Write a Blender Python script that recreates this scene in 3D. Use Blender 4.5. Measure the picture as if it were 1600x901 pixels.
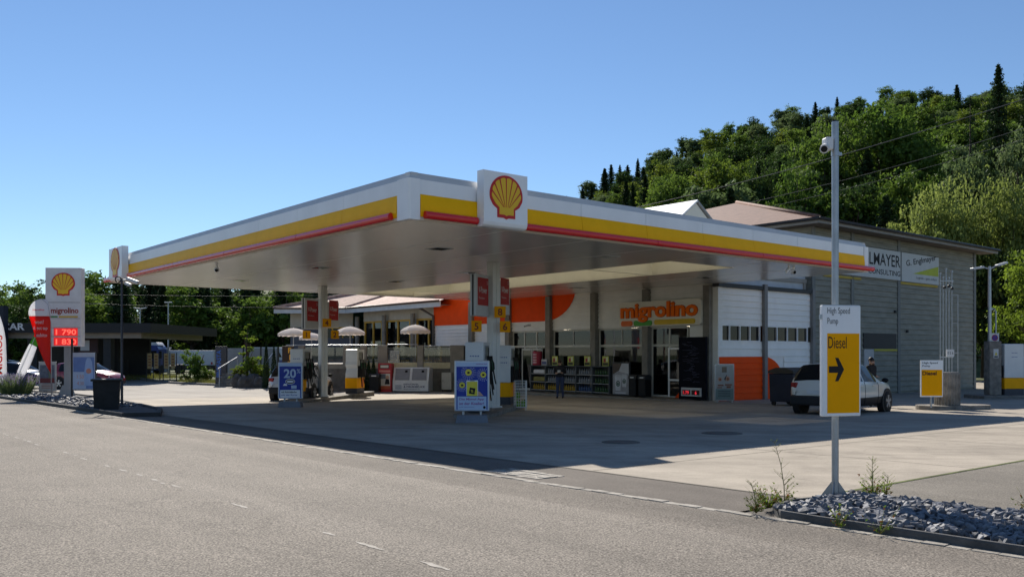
import bpy, bmesh, math, random
from mathutils import Vector, Matrix

sc = bpy.context.scene
COL = sc.collection
R = math.radians
for o in list(bpy.data.objects):
    bpy.data.objects.remove(o)

# ------------------------------------------------------------------ camera
EYE = 1.49
FPX = 1372.0
cd = bpy.data.cameras.new('Camera')
cam = bpy.data.objects.new('Camera', cd)
COL.objects.link(cam)
cam.location = (0, 0, EYE)
cam.rotation_euler = (R(90), 0, 0)
cd.sensor_width = 36
cd.lens = 36 * FPX / 1600
cd.shift_y = (552 - 450.5) / 1600
cd.clip_end = 3000
sc.camera = cam

# ------------------------------------------------------------------ sky, sun, exposure
SUN = Vector((-2.04, 6.99, 5.59)).normalized()
w = bpy.data.worlds.new('World')
sc.world = w
w.use_nodes = True
nt = w.node_tree
nt.nodes.clear()
sky = nt.nodes.new('ShaderNodeTexSky')
sky.sky_type = 'NISHITA'
sky.sun_disc = False
sky.sun_elevation = math.asin(SUN.z)
sky.sun_rotation = math.atan2(SUN.x, SUN.y)
sky.altitude = 450
sky.air_density = 1.0
sky.dust_density = 0.0
sky.ozone_density = 5.2
bg = nt.nodes.new('ShaderNodeBackground')
bg.inputs['Strength'].default_value = 0.070
wo = nt.nodes.new('ShaderNodeOutputWorld')
nt.links.new(sky.outputs[0], bg.inputs[0])
nt.links.new(bg.outputs[0], wo.inputs[0])

sl = bpy.data.lights.new('sun', 'SUN')
sl.energy = 4.2
sl.angle = R(0.55)
sl.color = (1.0, 0.93, 0.83)
so = bpy.data.objects.new('sun', sl)
COL.objects.link(so)
so.rotation_euler = (-SUN).to_track_quat('-Z', 'Y').to_euler()
so.location = (0, 0, 60)

vs = sc.view_settings
vs.view_transform = 'Standard'
vs.look = 'None'
vs.gamma = 1
vs.use_curve_mapping = False
vs.exposure = 0.72
cy = sc.cycles
cy.use_denoising = True
cy.max_bounces = 6
cy.diffuse_bounces = 3
cy.glossy_bounces = 3
cy.transmission_bounces = 4
cy.transparent_max_bounces = 8
cy.caustics_reflective = False
cy.caustics_refractive = False

# ------------------------------------------------------------------ frames of the place
TH = math.atan2(.640, .768)
CT, ST = math.cos(TH), math.sin(TH)
C0 = (-2.21, 18.95)            # front corner of the canopy


def S(u, v):                    # station grid (u along the right fascia, v along the left one)
    return (C0[0] + u * CT - v * ST, C0[1] + u * ST + v * CT)


def gz(Y):                      # the yard falls gently away from the road
    return -.0132 * min(Y, 45)


def xa(px, Y):                  # x of a sight line at distance Y
    return (px - 800) / FPX * Y


def za(py, Y):
    return EYE + (552 - py) / FPX * Y


def vU(px, U):
    r = (px - 800) / FPX
    return (C0[0] + U * CT - r * (C0[1] + U * ST)) / (ST + r * CT)


def uV(px, V):
    r = (px - 800) / FPX
    return (r * (C0[1] + V * CT) - C0[0] + V * ST) / (CT - r * ST)


# ------------------------------------------------------------------ materials
MATS = {}


def M(name, col, rough=.6, metal=0., var=.10, scale=2.5, bump=0., bscale=40., spec=.5, coat=0., dirt=0., stretch=None):
    spec = spec if coat or metal or spec != .5 else .32
    if name in MATS:
        return MATS[name]
    m = bpy.data.materials.new(name)
    m.use_nodes = True
    t = m.node_tree
    n = t.nodes
    b = n['Principled BSDF']
    b.inputs['Roughness'].default_value = rough
    b.inputs['Metallic'].default_value = metal
    b.inputs['Specular IOR Level'].default_value = spec
    b.inputs['Coat Weight'].default_value = coat
    b.inputs['Coat Roughness'].default_value = .08
    tc = n.new('ShaderNodeTexCoord')
    src = tc.outputs['Object']
    if stretch:
        mp = n.new('ShaderNodeMapping')
        mp.inputs['Scale'].default_value = stretch
        t.links.new(src, mp.inputs[0])
        src = mp.outputs[0]
    nz = n.new('ShaderNodeTexNoise')
    nz.inputs['Scale'].default_value = scale
    nz.inputs['Detail'].default_value = 6
    nz.inputs['Roughness'].default_value = .65
    t.links.new(src, nz.inputs['Vector'])
    mr = n.new('ShaderNodeMapRange')
    mr.inputs['From Min'].default_value = .3
    mr.inputs['From Max'].default_value = .7
    mr.inputs['To Min'].default_value = 1 - var
    mr.inputs['To Max'].default_value = 1 + var
    t.links.new(nz.outputs['Fac'], mr.inputs['Value'])
    mx = n.new('ShaderNodeVectorMath')
    mx.operation = 'SCALE'
    mx.inputs[0].default_value = col[:3]
    t.links.new(mr.outputs[0], mx.inputs['Scale'])
    t.links.new(mx.outputs[0], b.inputs['Base Color'])
    if bump:
        bz = n.new('ShaderNodeTexNoise')
        bz.inputs['Scale'].default_value = bscale
        bz.inputs['Detail'].default_value = 4
        t.links.new(src, bz.inputs['Vector'])
        bp = n.new('ShaderNodeBump')
        bp.inputs['Strength'].default_value = bump
        bp.inputs['Distance'].default_value = .02
        t.links.new(bz.outputs['Fac'], bp.inputs['Height'])
        t.links.new(bp.outputs[0], b.inputs['Normal'])
    MATS[name] = m
    return m


def emit(name, col, st):
    if name in MATS:
        return MATS[name]
    m = bpy.data.materials.new(name)
    m.use_nodes = True
    b = m.node_tree.nodes['Principled BSDF']
    b.inputs['Base Color'].default_value = (.02, .01, .01, 1)
    b.inputs['Emission Color'].default_value = (*col, 1)
    b.inputs['Emission Strength'].default_value = st
    MATS[name] = m
    return m


def glass_mat(name, tint=(.03, .035, .04), through=.55):
    m = bpy.data.materials.new(name)
    m.use_nodes = True
    t = m.node_tree
    n = t.nodes
    n.clear()
    out = n.new('ShaderNodeOutputMaterial')
    gl = n.new('ShaderNodeBsdfGlossy')
    gl.inputs['Roughness'].default_value = .02
    gl.inputs['Color'].default_value = (.9, .95, 1, 1)
    tr = n.new('ShaderNodeBsdfTransparent')
    tr.inputs['Color'].default_value = (through, through, through * .98, 1)
    df = n.new('ShaderNodeBsdfDiffuse')
    df.inputs['Color'].default_value = (*tint, 1)
    m1 = n.new('ShaderNodeMixShader')
    m1.inputs[0].default_value = .12
    t.links.new(tr.outputs[0], m1.inputs[1])
    t.links.new(df.outputs[0], m1.inputs[2])
    fr = n.new('ShaderNodeFresnel')
    fr.inputs['IOR'].default_value = 1.6
    m2 = n.new('ShaderNodeMixShader')
    t.links.new(fr.outputs[0], m2.inputs[0])
    t.links.new(m1.outputs[0], m2.inputs[1])
    t.links.new(gl.outputs[0], m2.inputs[2])
    t.links.new(m2.outputs[0], out.inputs[0])
    MATS[name] = m
    return m


def ramp(n, pts):
    r = n.new('ShaderNodeValToRGB')
    e = r.color_ramp.elements
    while len(e) < len(pts):
        e.new(.5)
    for i, (p, c) in enumerate(pts):
        e[i].position = p
        e[i].color = (*c, 1) if len(c) == 3 else c
    return r


def paving(name, col, speck=.35, speck_scale=70, patch=.18, warm=.0, bump=.5, streak=.10, crack=.0, stain=.0):
    """Worn road surface: aggregate speckle, soft patches, wheel streaks along the road, hairline cracks."""
    m = bpy.data.materials.new(name)
    m.use_nodes = True
    t = m.node_tree
    n = t.nodes
    b = n['Principled BSDF']
    b.inputs['Roughness'].default_value = .88
    b.inputs['Specular IOR Level'].default_value = .25
    tc = n.new('ShaderNodeTexCoord')
    P = tc.outputs['Object']

    def noise(scale, det, vec=P, rgh=.6):
        x = n.new('ShaderNodeTexNoise')
        x.inputs['Scale'].default_value = scale
        x.inputs['Detail'].default_value = det
        x.inputs['Roughness'].default_value = rgh
        t.links.new(vec, x.inputs['Vector'])
        return x.outputs['Fac']

    def rng(sock, lo, hi, a=.3, c=.7):
        x = n.new('ShaderNodeMapRange')
        x.inputs['From Min'].default_value = a
        x.inputs['From Max'].default_value = c
        x.inputs['To Min'].default_value = lo
        x.inputs['To Max'].default_value = hi
        t.links.new(sock, x.inputs['Value'])
        return x.outputs[0]

    def mul(a, c):
        x = n.new('ShaderNodeMath')
        x.operation = 'MULTIPLY'
        t.links.new(a, x.inputs[0])
        t.links.new(c, x.inputs[1])
        return x.outputs[0]
    mp = n.new('ShaderNodeMapping')
    mp.inputs['Rotation'].default_value = (0, 0, -TH)
    t.links.new(P, mp.inputs[0])
    mp2 = n.new('ShaderNodeMapping')
    mp2.inputs['Scale'].default_value = (1.3, .06, 1)
    t.links.new(mp.outputs[0], mp2.inputs[0])
    fine = noise(speck_scale, 2, rgh=.8)
    v = rng(fine, 1 - speck, 1 + speck)
    vo = n.new('ShaderNodeTexVoronoi')
    vo.inputs['Scale'].default_value = speck_scale * .8
    t.links.new(P, vo.inputs['Vector'])
    v = mul(v, rng(vo.outputs['Distance'], 1 + speck * .4, 1 - speck * .5, 0, .8))
    v = mul(v, rng(noise(.35, 6), 1 - patch, 1 + patch))
    v = mul(v, rng(noise(2.3, 4), 1 - patch * .4, 1 + patch * .4))
    v = mul(v, rng(noise(1.0, 4, mp2.outputs[0]), 1 - streak, 1 + streak))
    if stain:
        # soaked-in oil and tyre spots with outlines of their own
        v = mul(v, rng(noise(.9, 7, rgh=.7), 1 - stain, 1, .34, .50))
        v = mul(v, rng(noise(4.5, 5, rgh=.7), 1 - stain * .8, 1, .28, .40))
        mp3 = n.new('ShaderNodeMapping')
        mp3.inputs['Rotation'].default_value = (0, 0, R(-80))
        mp3.inputs['Scale'].default_value = (.10, 1.9, 1)
        t.links.new(P, mp3.inputs[0])
        v = mul(v, rng(noise(1., 5, mp3.outputs[0]), 1 - stain * .6, 1.05, .36, .55))
    if crack:
        wv = n.new('ShaderNodeTexNoise')
        wv.inputs['Scale'].default_value = 1.2
        wv.inputs['Detail'].default_value = 5
        t.links.new(P, wv.inputs['Vector'])
        ad = n.new('ShaderNodeVectorMath')
        ad.operation = 'MULTIPLY_ADD'
        ad.inputs[1].default_value = (.9, .9, .9)
        t.links.new(wv.outputs['Color'], ad.inputs[0])
        t.links.new(P, ad.inputs[2])
        vc = n.new('ShaderNodeTexVoronoi')
        vc.feature = 'DISTANCE_TO_EDGE'
        vc.inputs['Scale'].default_value = .16
        t.links.new(ad.outputs[0], vc.inputs['Vector'])
        v = mul(v, rng(vc.outputs['Distance'], 1 - crack, 1, 0, .004))
    sclv = n.new('ShaderNodeVectorMath')
    sclv.operation = 'SCALE'
    sclv.inputs[0].default_value = col
    t.links.new(v, sclv.inputs['Scale'])
    t.links.new(sclv.outputs[0], b.inputs['Base Color'])
    bp = n.new('ShaderNodeBump')
    bp.inputs['Strength'].default_value = bump
    bp.inputs['Distance'].default_value = .008
    t.links.new(fine, bp.inputs['Height'])
    t.links.new(bp.outputs[0], b.inputs['Normal'])
    MATS[name] = m
    return m


def foliage(name, c1, c2, trans=.35):
    m = bpy.data.materials.new(name)
    m.use_nodes = True
    t = m.node_tree
    n = t.nodes
    n.clear()
    out = n.new('ShaderNodeOutputMaterial')
    tc = n.new('ShaderNodeTexCoord')
    oi = n.new('ShaderNodeObjectInfo')
    nz = n.new('ShaderNodeTexNoise')
    nz.inputs['Scale'].default_value = .9
    nz.inputs['Detail'].default_value = 5
    t.links.new(tc.outputs['Object'], nz.inputs['Vector'])
    mr = n.new('ShaderNodeMapRange')
    mr.inputs['From Min'].default_value = .25
    mr.inputs['From Max'].default_value = .75
    t.links.new(nz.outputs['Fac'], mr.inputs['Value'])
    ad = n.new('ShaderNodeMath')
    ad.operation = 'MULTIPLY_ADD'
    ad.inputs[1].default_value = .55
    t.links.new(oi.outputs['Random'], ad.inputs[0])
    hf = n.new('ShaderNodeMath')
    hf.operation = 'MULTIPLY'
    hf.inputs[1].default_value = .5
    t.links.new(mr.outputs[0], hf.inputs[0])
    t.links.new(hf.outputs[0], ad.inputs[2])
    rp = ramp(n, [(0, c1), (1, c2)])
    t.links.new(ad.outputs[0], rp.inputs[0])
    d = n.new('ShaderNodeBsdfDiffuse')
    tl = n.new('ShaderNodeBsdfTranslucent')
    gl = n.new('ShaderNodeBsdfGlossy')
    gl.inputs['Roughness'].default_value = .45
    gl.inputs['Color'].default_value = (.7, .75, .7, 1)
    t.links.new(rp.outputs[0], d.inputs[0])
    t.links.new(rp.outputs[0], tl.inputs[0])
    m1 = n.new('ShaderNodeMixShader')
    m1.inputs[0].default_value = trans
    t.links.new(d.outputs[0], m1.inputs[1])
    t.links.new(tl.outputs[0], m1.inputs[2])
    m2 = n.new('ShaderNodeMixShader')
    m2.inputs[0].default_value = .02
    t.links.new(m1.outputs[0], m2.inputs[1])
    t.links.new(gl.outputs[0], m2.inputs[2])
    t.links.new(m2.outputs[0], out.inputs[0])
    MATS[name] = m
    return m


WHITE = M('white_panel', (.88, .89, .90), .35, var=.06, scale=.8, stretch=(1, 1, .5))
WHITEM = M('matt_white', (.72, .72, .70), .6, var=.06)
YELLOW = M('canopy_yellow', (.98, .50, .002), .45, var=.04, spec=.12)
SIGNY = M('sign_yellow', (.98, .42, .001), .6, var=.05, spec=.08)
RED = M('canopy_red', (.70, .014, .016), .22, var=.05, coat=.3)
SHELLRED = M('emblem_red', (.55, .02, .02), .4, var=.03)
SHELLYEL = M('emblem_yellow', (.83, .50, .02), .4, var=.03)
DARK = M('dark_metal', (.03, .031, .034), .45, var=.2)
BLACK = M('black_plastic', (.010, .010, .011), .5, var=.2, spec=.2)
INK = M('black_lettering', (.008, .008, .01), .6, var=.05)
GALV = M('galvanised_steel', (.36, .38, .40), .42, .75, var=.15, scale=6)
GREYP = M('grey_paint', (.30, .31, .32), .5, var=.08)
LGREY = M('light_grey_paint', (.55, .56, .57), .45, var=.05)
SOFFIT = M('soffit_metal', (.84, .82, .78), .24, .50, var=.035, scale=.5)
CREAM = M('cream_lining', (.80, .77, .66), .6, var=.04)
SIDW = M('white_siding', (.88, .87, .84), .55, var=.06, scale=1.2)
SIDG = M('grey_green_siding', (.225, .225, .19), .65, var=.24, scale=1.0, stretch=(1, 1, 4))
ORANGE = M('orange_siding', (.90, .085, .008), .6, var=.07, spec=.1)
CONCP = M('concrete_post', (.23, .215, .19), .8, var=.18, scale=3, bump=.2)
CONCD = M('weathered_concrete', (.20, .185, .165), .9, var=.45, scale=3.5, bump=.4, bscale=20)
TILE = M('roof_tile', (.185, .108, .080), .8, var=.28, scale=3, bump=.9, bscale=5)
WOODY = M('yellow_window_frame', (.55, .33, .05), .5, var=.06)
GLASSD = glass_mat('shop_glass', (.02, .022, .025), .6)
GLASSC = glass_mat('clear_glass', (.05, .055, .06), .75)
DGLASS = M('dark_glass', (.010, .012, .014), .06, var=.1, spec=.25)
SKYLIGHT = None
BARK = M('bark', (.075, .055, .04), .9, var=.3, bump=.5)
RUBBER = M('rubber', (.015, .015, .015), .8, var=.2)
BLUEAD = M('poster_blue', (.012, .035, .30), .4, var=.15, scale=5)
PALEB = M('poster_pale_blue', (.45, .56, .74), .4, var=.04)
SKIN = M('skin', (.45, .27, .19), .5, var=.05)
LEDRED = emit('red_led', (1.0, .03, .02), 2.2)


def skylight_mat():
    m = bpy.data.materials.new('opal_skylight')
    m.use_nodes = True
    t = m.node_tree
    n = t.nodes
    n.clear()
    out = n.new('ShaderNodeOutputMaterial')
    d = n.new('ShaderNodeBsdfDiffuse')
    d.inputs[0].default_value = (.75, .72, .62, 1)
    tl = n.new('ShaderNodeBsdfTranslucent')
    tl.inputs[0].default_value = (.72, .68, .55, 1)
    tr = n.new('ShaderNodeBsdfTransparent')
    tr.inputs[0].default_value = (.9, .88, .8, 1)
    m1 = n.new('ShaderNodeMixShader')
    m1.inputs[0].default_value = .80
    t.links.new(d.outputs[0], m1.inputs[1])
    t.links.new(tl.outputs[0], m1.inputs[2])
    m2 = n.new('ShaderNodeMixShader')
    m2.inputs[0].default_value = .28
    t.links.new(m1.outputs[0], m2.inputs[1])
    t.links.new(tr.outputs[0], m2.inputs[2])
    t.links.new(m2.outputs[0], out.inputs[0])
    return m


SKYLIGHT = skylight_mat()


# ------------------------------------------------------------------ mesh helper
TXT = {}


def text_geo(s, bold, ext):
    k = (s, bold, ext)
    if k in TXT:
        return TXT[k]
    cu = bpy.data.curves.new('lettering', 'FONT')
    cu.body = s
    cu.offset = bold
    cu.extrude = ext
    cu.resolution_u = 3
    ob = bpy.data.objects.new('lettering', cu)
    COL.objects.link(ob)
    dg = bpy.context.evaluated_depsgraph_get()
    me = bpy.data.meshes.new_from_object(ob.evaluated_get(dg))
    v = [x.co.copy() for x in me.vertices]
    f = [tuple(p.vertices) for p in me.polygons]
    bpy.data.objects.remove(ob)
    bpy.data.curves.remove(cu)
    bpy.data.meshes.remove(me)
    x0 = min(a.x for a in v); x1 = max(a.x for a in v)
    y0 = min(a.y for a in v); y1 = max(a.y for a in v)
    TXT[k] = (v, f, x0, x1, y0, y1)
    return TXT[k]


class MB:
    def __init__(s):
        s.v = []; s.f = []; s.mi = []; s.sm = []

    def add(s, vs, fs, m=0, smooth=False):
        b = len(s.v)
        s.v += [tuple(x) for x in vs]
        for f in fs:
            s.f.append(tuple(b + i for i in f))
            s.mi.append(m)
            s.sm.append(smooth)
        return s

    def box(s, x0, y0, z0, x1, y1, z1, m=0):
        x0, x1 = min(x0, x1), max(x0, x1)
        y0, y1 = min(y0, y1), max(y0, y1)
        z0, z1 = min(z0, z1), max(z0, z1)
        v = [(x0, y0, z0), (x1, y0, z0), (x1, y1, z0), (x0, y1, z0), (x0, y0, z1), (x1, y0, z1), (x1, y1, z1), (x0, y1, z1)]
        return s.add(v, [(0, 3, 2, 1), (4, 5, 6, 7), (0, 1, 5, 4), (1, 2, 6, 5), (2, 3, 7, 6), (3, 0, 4, 7)], m)

    def obox(s, c, size, mat, m=0):
        hx, hy, hz = [a / 2 for a in size]
        v = []
        for x, y, z in [(-hx, -hy, -hz), (hx, -hy, -hz), (hx, hy, -hz), (-hx, hy, -hz), (-hx, -hy, hz), (hx, -hy, hz), (hx, hy, hz), (-hx, hy, hz)]:
            p = mat @ Vector((x, y, z))
            v.append((p.x + c[0], p.y + c[1], p.z + c[2]))
        return s.add(v, [(0, 3, 2, 1), (4, 5, 6, 7), (0, 1, 5, 4), (1, 2, 6, 5), (2, 3, 7, 6), (3, 0, 4, 7)], m)

    def cyl(s, p0, p1, r0, r1=None, n=12, m=0, smooth=True, cap=True):
        r1 = r0 if r1 is None else r1
        p0, p1 = Vector(p0), Vector(p1)
        d = (p1 - p0).normalized()
        a = d.orthogonal().normalized()
        b = d.cross(a)
        v = []
        for p, r in ((p0, r0), (p1, r1)):
            for i in range(n):
                t = 2 * math.pi * i / n
                v.append(p + (a * math.cos(t) + b * math.sin(t)) * r)
        s.add(v, [(i, (i + 1) % n, n + (i + 1) % n, n + i) for i in range(n)], m, smooth)
        if cap:
            s.add(v[:n], [tuple(range(n - 1, -1, -1))], m)
            s.add(v[n:], [tuple(range(n))], m)
        return s

    def tube(s, path, r, n=8, m=0):
        P = [Vector(p) for p in path]
        rs = r if isinstance(r, (list, tuple)) else [r] * len(P)
        v = []
        a = None
        for i, p in enumerate(P):
            d = (P[min(i + 1, len(P) - 1)] - P[max(i - 1, 0)]).normalized()
            if a is None:
                a = d.orthogonal().normalized()
            a = (a - d * a.dot(d)).normalized()
            b = d.cross(a)
            for k in range(n):
                t = 2 * math.pi * k / n
                v.append(p + (a * math.cos(t) + b * math.sin(t)) * rs[i])
        f = []
        for i in range(len(P) - 1):
            for k in range(n):
                f.append((i * n + k, i * n + (k + 1) % n, (i + 1) * n + (k + 1) % n, (i + 1) * n + k))
        f.append(tuple(range(n - 1, -1, -1)))
        f.append(tuple(range((len(P) - 1) * n, len(P) * n)))
        return s.add(v, f, m, True)

    def prism(s, pts, plane, a0, a1, m=0, smooth=False):
        def mk(p, a):
            return {'xz': (p[0], a, p[1]), 'xy': (p[0], p[1], a), 'yz': (a, p[0], p[1])}[plane]
        n = len(pts)
        v = [mk(p, a0) for p in pts] + [mk(p, a1) for p in pts]
        s.add(v, [tuple(range(n - 1, -1, -1)), tuple(range(n, 2 * n))], m)
        return s.add(v, [(i, (i + 1) % n, n + (i + 1) % n, n + i) for i in range(n)], m, smooth)

    def lathe(s, prof, c=(0, 0, 0), n=16, m=0):
        v = []
        for r, z in prof:
            for i in range(n):
                t = 2 * math.pi * i / n
                v.append((c[0] + r * math.cos(t), c[1] + r * math.sin(t), c[2] + z))
        f = []
        for j in range(len(prof) - 1):
            for i in range(n):
                f.append((j * n + i, j * n + (i + 1) % n, (j + 1) * n + (i + 1) % n, (j + 1) * n + i))
        f.append(tuple(range(n - 1, -1, -1)))
        f.append(tuple(range((len(prof) - 1) * n, len(prof) * n)))
        return s.add(v, f, m, True)

    def ball(s, c, r, n=12, m=0):
        rx, ry, rz = r if isinstance(r, (tuple, list)) else (r, r, r)
        v = []
        k = n // 2 + 1
        for j in range(k):
            p = math.pi * j / (k - 1)
            for i in range(n):
                t = 2 * math.pi * i / n
                v.append((c[0] + rx * math.sin(p) * math.cos(t), c[1] + ry * math.sin(p) * math.sin(t), c[2] + rz * math.cos(p)))
        f = [(j * n + i, j * n + (i + 1) % n, (j + 1) * n + (i + 1) % n, (j + 1) * n + i) for j in range(k - 1) for i in range(n)]
        return s.add(v, f, m, True)

    def text(s, t, o, W=None, H=None, xd=(1, 0, 0), yd=(0, 0, 1), m=0, bold=0., ext=0., align='L', shear=0.):
        v, f, x0, x1, y0, y1 = text_geo(t, bold, ext)
        if W is None:
            k = H / .70
            sx = sy = k
        else:
            sx = W / (x1 - x0)
            sy = (H / (y1 - y0)) if H else sx
        xd, yd = Vector(xd), Vector(yd)
        nd = xd.cross(yd)
        wd = (x1 - x0) * sx
        dx = {'L': 0, 'C': -wd / 2, 'R': -wd}[align]
        base = y0 if W is not None and H else 0
        out = []
        for p in v:
            yy = (p.y - base) * sy
            out.append(Vector(o) + xd * ((p.x - x0) * sx + dx + shear * yy) + yd * yy + nd * (p.z * sx))
        return s.add(out, f, m)

    def build(s, name, mats, parent=None, bevel=0., off=None, fix=True, seg=2):
        me = bpy.data.meshes.new(name)
        v = s.v
        if off:
            v = [(a + off[0], b + off[1], c + off[2]) for a, b, c in v]
        me.from_pydata(v, [], s.f)
        if not isinstance(mats, (list, tuple)):
            mats = [mats]
        for m in mats:
            me.materials.append(m)
        me.polygons.foreach_set('material_index', s.mi)
        me.polygons.foreach_set('use_smooth', s.sm)
        if fix:
            bm = bmesh.new()
            bm.from_mesh(me)
            bmesh.ops.recalc_face_normals(bm, faces=bm.faces)
            bm.to_mesh(me)
            bm.free()
        me.update()
        o = bpy.data.objects.new(name, me)
        COL.objects.link(o)
        if parent:
            o.parent = parent
        if bevel:
            md = o.modifiers.new('bevel', 'BEVEL')
            md.width = bevel
            md.segments = seg
            md.limit_method = 'ANGLE'
            md.angle_limit = R(40)
        return o


def tag(o, label=None, cat=None, group=None, kind=None):
    if label:
        o['label'] = label
    if cat:
        o['category'] = cat
    if group:
        o['group'] = group
    if kind:
        o['kind'] = kind
    return o


def thing(name, label, cat, loc=(0, 0, 0), rz=0., group=None):
    o = bpy.data.objects.new(name, None)
    o.empty_display_size = .2
    COL.objects.link(o)
    o.location = loc
    o.rotation_euler = (0, 0, rz)
    return tag(o, label, cat, group)


def kids(o):
    return [c for c in COL.objects if c.parent == o]


def dup(root, loc, rz=None, scale=None, label=None):
    def cp(o, par):
        c = o.copy()
        COL.objects.link(c)
        c.parent = par
        for ch in CH.get(o.name, []):
            cp(ch, c)
        return c
    CH = {}
    for ob in COL.objects:
        if ob.parent:
            CH.setdefault(ob.parent.name, []).append(ob)
    r = cp(root, None)
    r.location = loc
    if rz is not None:
        r.rotation_euler[2] = rz
    if scale is not None:
        r.scale = scale if isinstance(scale, (tuple, list)) else (scale,) * 3
    if label:
        r['label'] = label
    return r


def stn(name, label, cat, u, v, group=None, turn=0.):
    """A thing standing in the station grid; its parts are drawn in (u, v, z) and shifted to its base."""
    x, y = S(u, v)
    t = thing(name, label, cat, (x, y, gz(y)), TH + turn, group)
    return t, (-u, -v, -gz(y))


# ------------------------------------------------------------------ ground
def hill(X, Y):
    z = gz(Y)
    if Y > 84:
        pts = [(-400, 0), (-140, 8), (-110, 14), (-80, 22), (-40, 26), (0, 34), (12, 38), (57, 57), (100, 69), (125, 71), (160, 70), (400, 90)]
        for (a, ha), (b, hb) in zip(pts, pts[1:]):
            if a <= X <= b:
                h = ha + (hb - ha) * (X - a) / (b - a)
                break
        else:
            h = 0
        y0 = 84 if X > 10 else 84 + min(60, (10 - X) * 1.2)
        t = max(0., min(1., (Y - y0) / (265 - y0)))
        z += h * (t ** 1.1)
        if X > 20:
            z += 4.0 * max(0, min(1, (Y - y0) / 30.))
    return z


def ground_sheet():
    xs = [-900, -500, -300] + list(range(-200, 221, 10)) + [300, 500, 900]
    ys = [-80, -30, 0, 20, 45, 60, 75, 84] + list(range(90, 300, 10)) + [340, 420, 600, 1500]
    v = [(x, y, hill(x, y) - .03) for y in ys for x in xs]
    n = len(xs)
    f = [(j * n + i, j * n + i + 1, (j + 1) * n + i + 1, (j + 1) * n + i) for j in range(len(ys) - 1) for i in range(n - 1)]
    mb = MB()
    mb.add(v, f, 0, True)
    o = mb.build('ground', M('dry_grass_ground', (.07, .085, .03), .95, var=.4, scale=.6, bump=.6, bscale=8), fix=False)
    return tag(o, kind='structure')


def sheet(name, poly, off, mat, cut=(45.,)):
    bm = bmesh.new()
    bm.faces.new([bm.verts.new((x, y, 0)) for x, y in poly])
    for c in cut:
        bmesh.ops.bisect_plane(bm, geom=bm.verts[:] + bm.edges[:] + bm.faces[:], plane_co=(0, c, 0), plane_no=(0, 1, 0))
    for vv in bm.verts:
        vv.co.z = gz(vv.co.y) + off
    bmesh.ops.recalc_face_normals(bm, faces=bm.faces)
    for f in bm.faces:
        if f.normal.z < 0:
            f.normal_flip()
    me = bpy.data.meshes.new(name)
    bm.to_mesh(me)
    bm.free()
    me.materials.append(mat)
    o = bpy.data.objects.new(name, me)
    COL.objects.link(o)
    return tag(o, kind='structure')


def rect(u0, v0, u1, v1):
    return [S(u0, v0), S(u1, v0), S(u1, v1), S(u0, v1)]


ground_sheet()
ROADM = paving('road_asphalt', (.220, .194, .162), speck=.85, speck_scale=62, patch=.13, bump=.8, streak=.14, crack=.22)
STRIPM = paving('strip_asphalt', (.155, .135, .115), speck=.40, speck_scale=70, patch=.18, bump=.7, streak=.2)
DRIVEM = paving('drive_asphalt', (.205, .185, .155), speck=.45, speck_scale=60, patch=.2, bump=.8, streak=.1)
CONCM = paving('yard_concrete', (.37, .325, .265), speck=.14, speck_scale=60, patch=.14, bump=.2, streak=.10, stain=.20, crack=.12)
YARDM = paving('yard_asphalt', (.30, .275, .24), speck=.2, speck_scale=40, patch=.15, bump=.4, streak=.1)
sheet('yard', [S(-1.7, 14.4), S(19.5, 14.4), (-3.0, 48.3), (-12.6, 48.6), (-14.7, 52.9), (-23.5, 60.8), (-32.9, 75.2), (-60, 90), S(-1.7, 110)], .0, YARDM)
sheet('road', rect(-60, -70, -6.74, 110), .004, ROADM)
sheet('near_lane', rect(-6.74, -70, -4.02, 110), .004, paving('lane_asphalt', (.228, .202, .170), speck=.80, speck_scale=62, patch=.10, bump=.8, streak=.14, crack=.22))
sheet('gutter_lane', rect(-4.02, -70, -3.06, 110), .004, paving('gutter_asphalt', (.188, .165, .138), speck=.75, speck_scale=62, patch=.16, bump=.8, streak=.2, crack=.1))
sheet('asphalt_strip', rect(-3.06, -10.6, -1.7, 60), .004, STRIPM)
sheet('forecourt', rect(-1.7, -10.55, 60, 23.5), .004, CONCM)
sheet('driveway', rect(-1.15, -70, 60, -10.55), .004, DRIVEM)
sheet('verge', rect(-3.06, -70, -1.15, -10.6), -.01, M('verge_soil', (.10, .09, .08), .95, var=.3))


sheet('joint_moss', rect(-1.1, -10.59, 7.5, -10.53), .009, M('moss', (.10, .12, .035), .95, var=.6, scale=2.2))


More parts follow.
